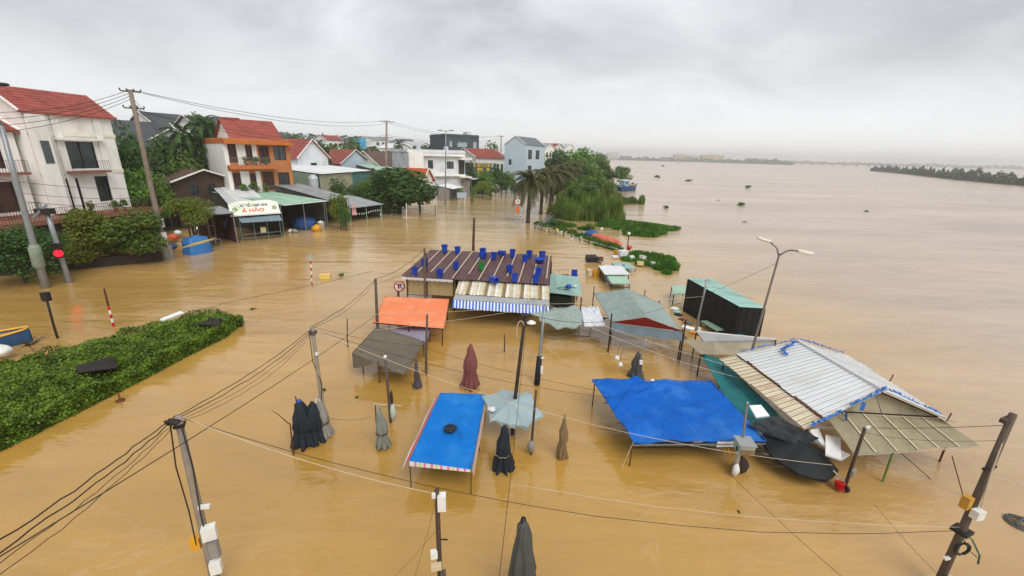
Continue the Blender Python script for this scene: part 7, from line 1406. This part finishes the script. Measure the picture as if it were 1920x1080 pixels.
b, S_top = PB((1303, 624), (1326, 525)); S_b = b; t = pole_thing('market_pole', 'grey pole between grey tent and black stall with a white box', 'pole', b, S_top, .06, .05, STEEL, MP); boxes(t, [(S_b+Vector((.14, -.1, .25)), (.16, .1, .22), PLW, 'switch_box', .2), (S_top, (.22, .06, .05), STEEL, 'cap_bar', .1)])
b, X_top = PB((1190, 710), (1212, 634)); t = pole_thing('market_pole', 'thin grey pole with white lantern behind the dark drooped parasol', 'pole', b, X_top, .025, .02, STEEL, MP); boxes(t, [(b.lerp(X_top, .42)+Vector((.05, -.03, 0)), (.13, .1, .18), PLW, 'lantern', .1)])
for k, (px, py, l) in enumerate([(1157, 672, 'upper white bell lamp hanging over the water'), (1163, 684, 'lower white bell lamp hanging over the water')]):
    p = D(px, py, 16.2); t = thing('bell_lamp', l, 'lamp', p, 'white bell lamps'); add('shade', MB().lathe((0, 0, 0), [(.015, .14), (.05, .12), (.11, .02), (.12, -.02), (.11, -.02), (.02, .1)], 14).mesh('shade', PLW, smooth=True), t); add('cord', MB().tube([(0, 0, .12), (.03, .1, .4), (.25, .3, .55)] if k == 0 else [(0, 0, .12), (-.01, .05, .45), (.15, .2, .8)], .008, 5).mesh('cord', CABLE), t)
# electric cabinet on its pole at the big blue canopy
b = G(1374, 890); b0 = b; t = thing('electric_cabinet', 'green-grey electric cabinet on a steel pole at the blue canopy corner', 'cabinet', b); tp = D(1401, 756, b.y+.1); cz = D(1394, 826, b.y-.05).z
MB().tube([b-Vector((0, 0, 1)), Vector((b.x+.05, b.y+.02, cz-.2))], .07, 8).build('lower_pole', mat('pale_pole', '#a29c8e', .7, .2, 3), t); MB().tube([Vector((b.x+.13, b.y+.12, cz)), tp], [.04, .035], 8).build('upper_pole', STEEL, t); MB().sphere(tp, .05).build('pole_cap', STEEL, t)
ccx = D(1394, 828, b.y-.02); f = Fr((ccx.x-.2, ccx.y-.22), (ccx.x+.22, ccx.y-.26))
MB().span(0, .42, 0, .42, ccx.z-.28, ccx.z+.02, f).build('case', mat('cabinet_green', '#8fa893', .55, .12, 3), t); MB().span(-.03, .45, -.04, .45, ccx.z+.022, ccx.z+.05, f).build('lid', ZINC_G, t); MB().span(.02, .40, -.02, -.002, ccx.z-.27, ccx.z-.11, f).build('lower_door', mat('brown_panel', '#7d6a4a', .6, .2, 2), t); MB().span(.02, .40, -.02, -.002, ccx.z-.10, ccx.z+.015, f).build('upper_door', mat('grey_panel', '#9a9a90', .5, .1, 2), t)
MB().span(-.015, -.002, .1, .2, ccx.z-.24, ccx.z-.12, f).build('opening', BLACKP, t)
lumpy((b.x-.02, b.y-.12, .28), .13, 8, 10, 7, (.8, .7, 1.5), .2).build('white_bag', PLW, t, True)
for k, (x0, x1) in enumerate([((1357, 838), (1362, 850)), ((1364, 838), (1369, 852)), ((1378, 842), (1392, 850))]): MB().tube([G(*x0, .55), G(*x1, .4)], .022, 6).build('yellow_pipe', YEL_P, None, False, ['left', 'middle', 'right slanting'][k]+' yellow pipe stub under the electric cabinet', 'pipe')
lumpy((b.x+.25, b.y+.12, .25), .22, 14, 10, 7, (1, .8, 1.3), .2).build('dark_bundle', MATS['dark_bundle'], None, True, 'dark bundle under the electric cabinet', 'bundle')
# pole with bucket at right
b = G(1583, 915); W_top = D(1622, 802, b.y-.15); t = pole_thing('market_pole', 'dark leaning pole with a red bucket at its foot', 'pole', b, W_top, .045, .04, WOOD_D, MP); boxes(t, [(W_top+Vector((.05, -.03, .03)), (.14, .06, .06), PLW, 'lamp_clip', .4), (b.lerp(W_top, .3)+Vector((.03, -.08, 0)), (.2, .06, .22), ASH_C, 'grey_panel', .5)])
bucket(G(1572, 918, .05)+Vector((0, -.02, .02)), .13, .22, RED_P, 'red bucket hung at the foot of the leaning dark pole', (-.35, .15)); p = G(1586, 916, .1); MB().sphere((p.x, p.y-.06, .12), .09, 10, 6, (.7, .7, 1.1)).build('black_jug', BLACKP, None, True, 'small black jug next to the red bucket', 'jug')
MB().tube([G(1562, 882, .45), G(1582, 902, .25)], .025, 6).build('pale_stick', WOOD_L, None, False, 'pale stick slanting above the red bucket', 'stick')
# crooked rusty stakes left
b, tp = PB((550, 853), (544, 795)); t = pole_thing('rusty_stake', 'rusty hooked stake standing left of the folded parasols', 'stake', b, tp, .022, .02, RUSTY); MB().tube([tp, tp+Vector((-.06, 0, .03)), D(523, 778, b.y), D(508, 769, b.y)], [.02, .018, .012, .006], 5).build('hook', RUSTY, t)
b, tp = PB((566, 808), (554, 743)); pole_thing('rusty_stake', 'thin rusty stake behind the folded dark parasol', 'stake', b, tp, .022, .02, RUSTY)
for px0, py0, px1, py1, l in [(1690, 850, 1745, 898, 'slanting rod under the clear lean-to'), (1785, 855, 1806, 930, 'thin dark rod right of the clear lean-to')]:
    a_, b_ = G(px1, py1, 0), G(px1, py1, 0); p1 = D(px0, py0, b_.y+.3); MB().tube([b_-Vector((0, 0, .5)), b_, p1], .014, 5).build('thin_rod', RUSTY, None, False, l, 'rod')
# coil of cable at right edge
p = G(1914, 981, .03); mb = MB()
for k in range(4): rr_ = .30-.035*k; mb.tube([p+Vector((rr_*math.cos(a)+.01*k, rr_*math.sin(a), .02*k)) for a in [j*.3 for j in range(22)]], .018, 5)
mb.tube([p+Vector((-.25, -.1, .05)), p+Vector((.25, .15, .05))], .03, 5); mb.build('cable_coil', mat('coil_grey', '#565a5c', .6, .15), None, True, 'coil of grey cable floating at the right frame edge', 'coil')

# ------------------------------------------------------------------ folded parasols
def fp(px, py, pt, r, label, m, seed, **k): b = G(px, py); h = D(px, pt, b.y).z; return closed_umbrella(b, h, r, label, m, seed, **k)
BLUEF = mat('blue_cap', '#34489a', .5, .15)
fp(576, 830, 754, .30, 'black folded parasol with a blue tip, left of the pair', NAVY_C, 1, skirt=.12, tie=BLACK, fin=BLUEF, lean=(-.02, 0)); fp(588, 828, 758, .24, 'second dark parasol pressed against the blue-tipped one', NAVY_C, 2, skirt=.1, tie=BLACK)
fp(609, 818, 748, .19, 'grey folded parasol with belt, right of the dark pair', ASH_C, 3, skirt=.1, tie=BLACK)
fp(720, 838, 764, .17, 'ash-grey folded parasol with loose hem beside a rusty stick', mat('ash_green_cloth', '#7d8078', .8, .2, 2.5, .2, 8), 4, skirt=.18, tie=STEEL_D)
fp(882, 725, 648, .26, 'dusty maroon folded parasol in open water', MAROON_C, 5, skirt=.12)
fp(941, 879, 802, .21, 'black folded parasol tied with a pale string below the leaning pole', NAVY_C, 6, skirt=.16, tie=ASH_C)
fp(978, 1128, 972, .24, 'dark grey folded parasol cut by the bottom frame edge', mat('charcoal_cloth', '#4a4c4b', .75, .2, 2.5, .2, 8), 7, skirt=.25, fin=BLACKP, tie=BLACK, tie_h=.3)
fp(1192, 707, 662, .22, 'dark drooped parasol near the grey tent', mat('slate_cloth', '#4b4d4e', .75, .2), 8, skirt=.2, lean=(.05, 0)); fp(783, 727, 678, .10, 'slim dark parasol under the olive canopy', mat('violet_grey_cloth', '#4d4850', .8, .2), 9, skirt=.35)
fp(1053, 858, 780, .13, 'dull brown-grey cover standing in open water right of the pale parasol', mat('mud_grey_cloth', '#80694a', .8, .2, 2), 10, skirt=.05)

# ------------------------------------------------------------------ cables
def cb(a, b_, sag, r, l, m=None, wob=0.0, seed=0, g='cables strung over the flooded market'): return cable(a, b_, sag, r, l, m, g, 'cable', wob, seed)
for k in range(4):
    o = Vector((0, 0, -.05*k)); e = D(-40, 1040+k*22, 3.2); cb(A_top+o+Vector((-.05, 0, 0)), e, .04+.03*k, .018 if k < 2 else .01, ['top', 'second', 'third', 'lowest'][k]+' cable of the bundle running from lower-left pole out of frame', wob=.015, seed=k, g='cable bundle at the lower left')
lumpy(A_top.lerp(D(-40, 1040, 3.2), .05)-Vector((0, 0, .04)), .08, 4, 10, 6, (1.8, .8, .7), .4).build('wire_tangle', CABLE, None, True, 'tangle of black wire beside the lower-left pole top', 'cable')
for k in range(4): cb(A_top+Vector((0, 0, -.05*k)), B_top+Vector((0, 0, -.05-.06*k)), .12+.07*k, .016 if k < 2 else .009, ['top', 'second', 'third', 'lowest'][k]+' cable of the bundle between the two left market poles', wob=.012, seed=10+k, g='cable bundle between left poles')
for k in range(2): cb(B_top+Vector((0, 0, -.05*k)), C_top+Vector((0, 0, -.1*k)), .2+.1*k, .018-.006*k, ['upper', 'lower'][k]+' cable from the left market poles to the orange tarp pole', seed=20+k, wob=.01, g='cables to the orange tarp pole')
cb(C_top, D_top, .25, .018, 'black cable from orange tarp pole to the maroon roof pole'); cb(C_top-Vector((0, 0, .25)), D_top-Vector((0, 0, .5)), .2, .012, 'lower thin cable from orange tarp pole to the maroon roof pole')
cb(A_top+Vector((.1, 0, -.05)), R_b.lerp(R_top, .36), .95, .011, 'long dark cable sagging across the whole foreground', wob=.012, seed=3); cb(A_top+Vector((.1, 0, -.02)), P_top-Vector((0, 0, .1)), .16, .011, 'pale cable from lower-left pole to the bottom-centre pole', CABLE_W)
cb(D(-40, 1068, 3.4), C_top.lerp(G(709, 640), .55), .15, .016, 'straight dark cable from lower-left frame edge towards the olive canopy')
cb(B_top+Vector((.05, 0, -.1)), G(1560, 872, .9), .75, .012, 'pale cable crossing maroon parasol and blue canopies', CABLE_W)
cb(B_top, M_top.lerp(G(798, 703), .5), .15, .01, 'thin cable from left pole over the olive canopy'); cb(B_top-Vector((0, 0, .1)), D(1310, 757, 13.0), .55, .011, 'dark cable crossing above the big blue canopy'); cb(M_top.lerp(G(798, 703), .55), D(1340, 765, 12.6), .3, .011, 'lower dark cable crossing above the big blue canopy')
cb(F_top-Vector((0, 0, .05)), D(640, 590, 18.5), .1, .014, 'upper pale cable from leaning poles to the orange tarp', CABLE_W); cb(F_top-Vector((.05, 0, .1)), D(640, 625, 18.3), .1, .014, 'lower pale cable from leaning poles to the orange tarp', CABLE_W)
cb(F_top, D(1415, 700, 14.6), .12, .014, 'upper pale cable from leaning poles to the white roof', CABLE_W); cb(F_top-Vector((0, 0, .06)), D(1400, 712, 14.3), .28, .014, 'lower pale cable from leaning poles to the white roof', CABLE_W)
cb(F_top, S_top.lerp(S_b, .3), .08, .012, 'pale cable from leaning poles over the grey tent', CABLE_W); cb(E_top, D(1146, 600, 18.9), .22, .018, 'dark cable from the leaning dark pole to the grey tent'); cb(D(1146, 600, 18.9), top+Vector((0, 0, -.9)) if False else D(1459, 492, 16.45), .35, .012, 'dark cable from the grey tent to the street lamp')
cb(F_b.lerp(F_top, .52), bb and G(1112, 711, 1.12), .03, .01, 'pale cord from the grey leaning pole to the big blue canopy corner', CABLE_W)
cb(E_top+Vector((.06, 0, -.1)), D(934, 1100, 5.2), .3, .011, 'dark cable dropping from leaning pole to the bottom frame edge')
cb(P_top, G(968, 908, 1.2), .02, .008, 'thin pale cord from bottom-centre pole to the hanging cable', CABLE_W) if False else None
cb(D(962, 908, 7.4), R_b.lerp(R_top, .38), .25, .009, 'pale cord from hanging cable to lower-right pole', CABLE_W, .01, 5)
cb(W_top, R_top-Vector((0, 0, .25)), .04, .011, 'dark cable from the leaning bucket pole to lower-right pole'); cb(W_top-Vector((0, 0, .15)), R_top-Vector((0, 0, .6)), .12, .008, 'lower thin cable from bucket pole to lower-right pole'); cb(R_b.lerp(R_top, .68), D(1960, 912, 6.6), .02, .016, 'pale cable from lower-right pole out of frame', CABLE_W)
cb(S_b.lerp(S_top, .95), D(1412, 560, 19.8), .1, .01, 'thin cable from grey pole to the black stall roof'); cb(D(1370, 890, 10.1), D(1600, 1100, 5.6), .05, .009, 'thin dark cable from electric cabinet to the bottom frame edge'); cb(G(1640, 945, .4), R_b.lerp(R_top, .06), .05, .008, 'thin dark cord from water to foot of lower-right pole')
cb(P_top-Vector((0, 0, .15)), G(772, 1100, .6), .05, .006, 'thin guy wire slanting from the bottom-centre pole', RUSTY); cb(P_b.lerp(P_top, .7), G(720, 1100, .5), .05, .005, 'second thin guy wire of the bottom-centre pole', RUSTY)
cb(G(612, 782, .75), G(695, 782, .4), .12, .009, 'slack cord between the grey parasols')
# overhead lines of the street
for k, dz in enumerate((0, -.3, -2.3, -2.7)): cable(U1+Vector((.5*(k % 2), .5*(k % 2), dz*.6)), U2+Vector((.6*(k % 2), .6*(k % 2), dz)), 1.1+.2*k, .035, ['top', 'second', 'third', 'lowest'][k]+' overhead line between the leaning pole and tall far pole', CABLE, 'overhead lines along the street', 'power_line')
for k, dz in enumerate((0, -.5, -2.4)): cable(U2+Vector((.5*(k % 2), .5*(k % 2), dz)), U3+Vector((.5*(k % 2), 0, dz*.3)), 1.2, .035, ['top', 'middle', 'lowest'][k]+' overhead line running on to the blue house', CABLE, 'overhead lines further down the street', 'power_line')
for k in range(4): cable(U1+Vector((0, 0, -.2*k)), D(-60, 210+14*k, 27), .5, .03, ['top', 'second', 'third', 'lowest'][k]+' overhead line leaving the frame past the white house', CABLE, 'overhead lines before the white house', 'power_line')
for k, (y0, y1) in enumerate([(330, 344), (352, 362), (366, 378)]): cable(D(-40, y0, 28), D(292, y1+8, 35), .35, .03, ['highest', 'middle', 'lowest'][k]+' low cable across the front of the white house', CABLE, 'low cables before the white house', 'power_line')
for k in range(3): cable(U1+Vector((0, 0, -.5-.3*k)), D(470, 400+6*k, 43), .6, .025, ['upper', 'middle', 'lower'][k]+' service line from leaning pole to the noodle shop', CABLE, 'service lines to the shops', 'power_line')

# ------------------------------------------------------------------ rain haze over the whole place
HZ = bpy.data.materials.new('rain_haze'); HZ.use_nodes = True; nt = HZ.node_tree; nt.nodes.clear(); o_ = nt.nodes.new('ShaderNodeOutputMaterial'); v_ = nt.nodes.new('ShaderNodeVolumePrincipled')
v_.inputs['Color'].default_value = (.93, .95, .97, 1); v_.inputs['Density'].default_value = .00052; v_.inputs['Anisotropy'].default_value = .6
nt.links.new(v_.outputs[0], o_.inputs['Volume'])
mb = MB(); mb.span(-3600, 3600, -400, 3600, -3.7, 52); mb.build('haze', HZ, kind='stuff', base=(0, 0, 0))
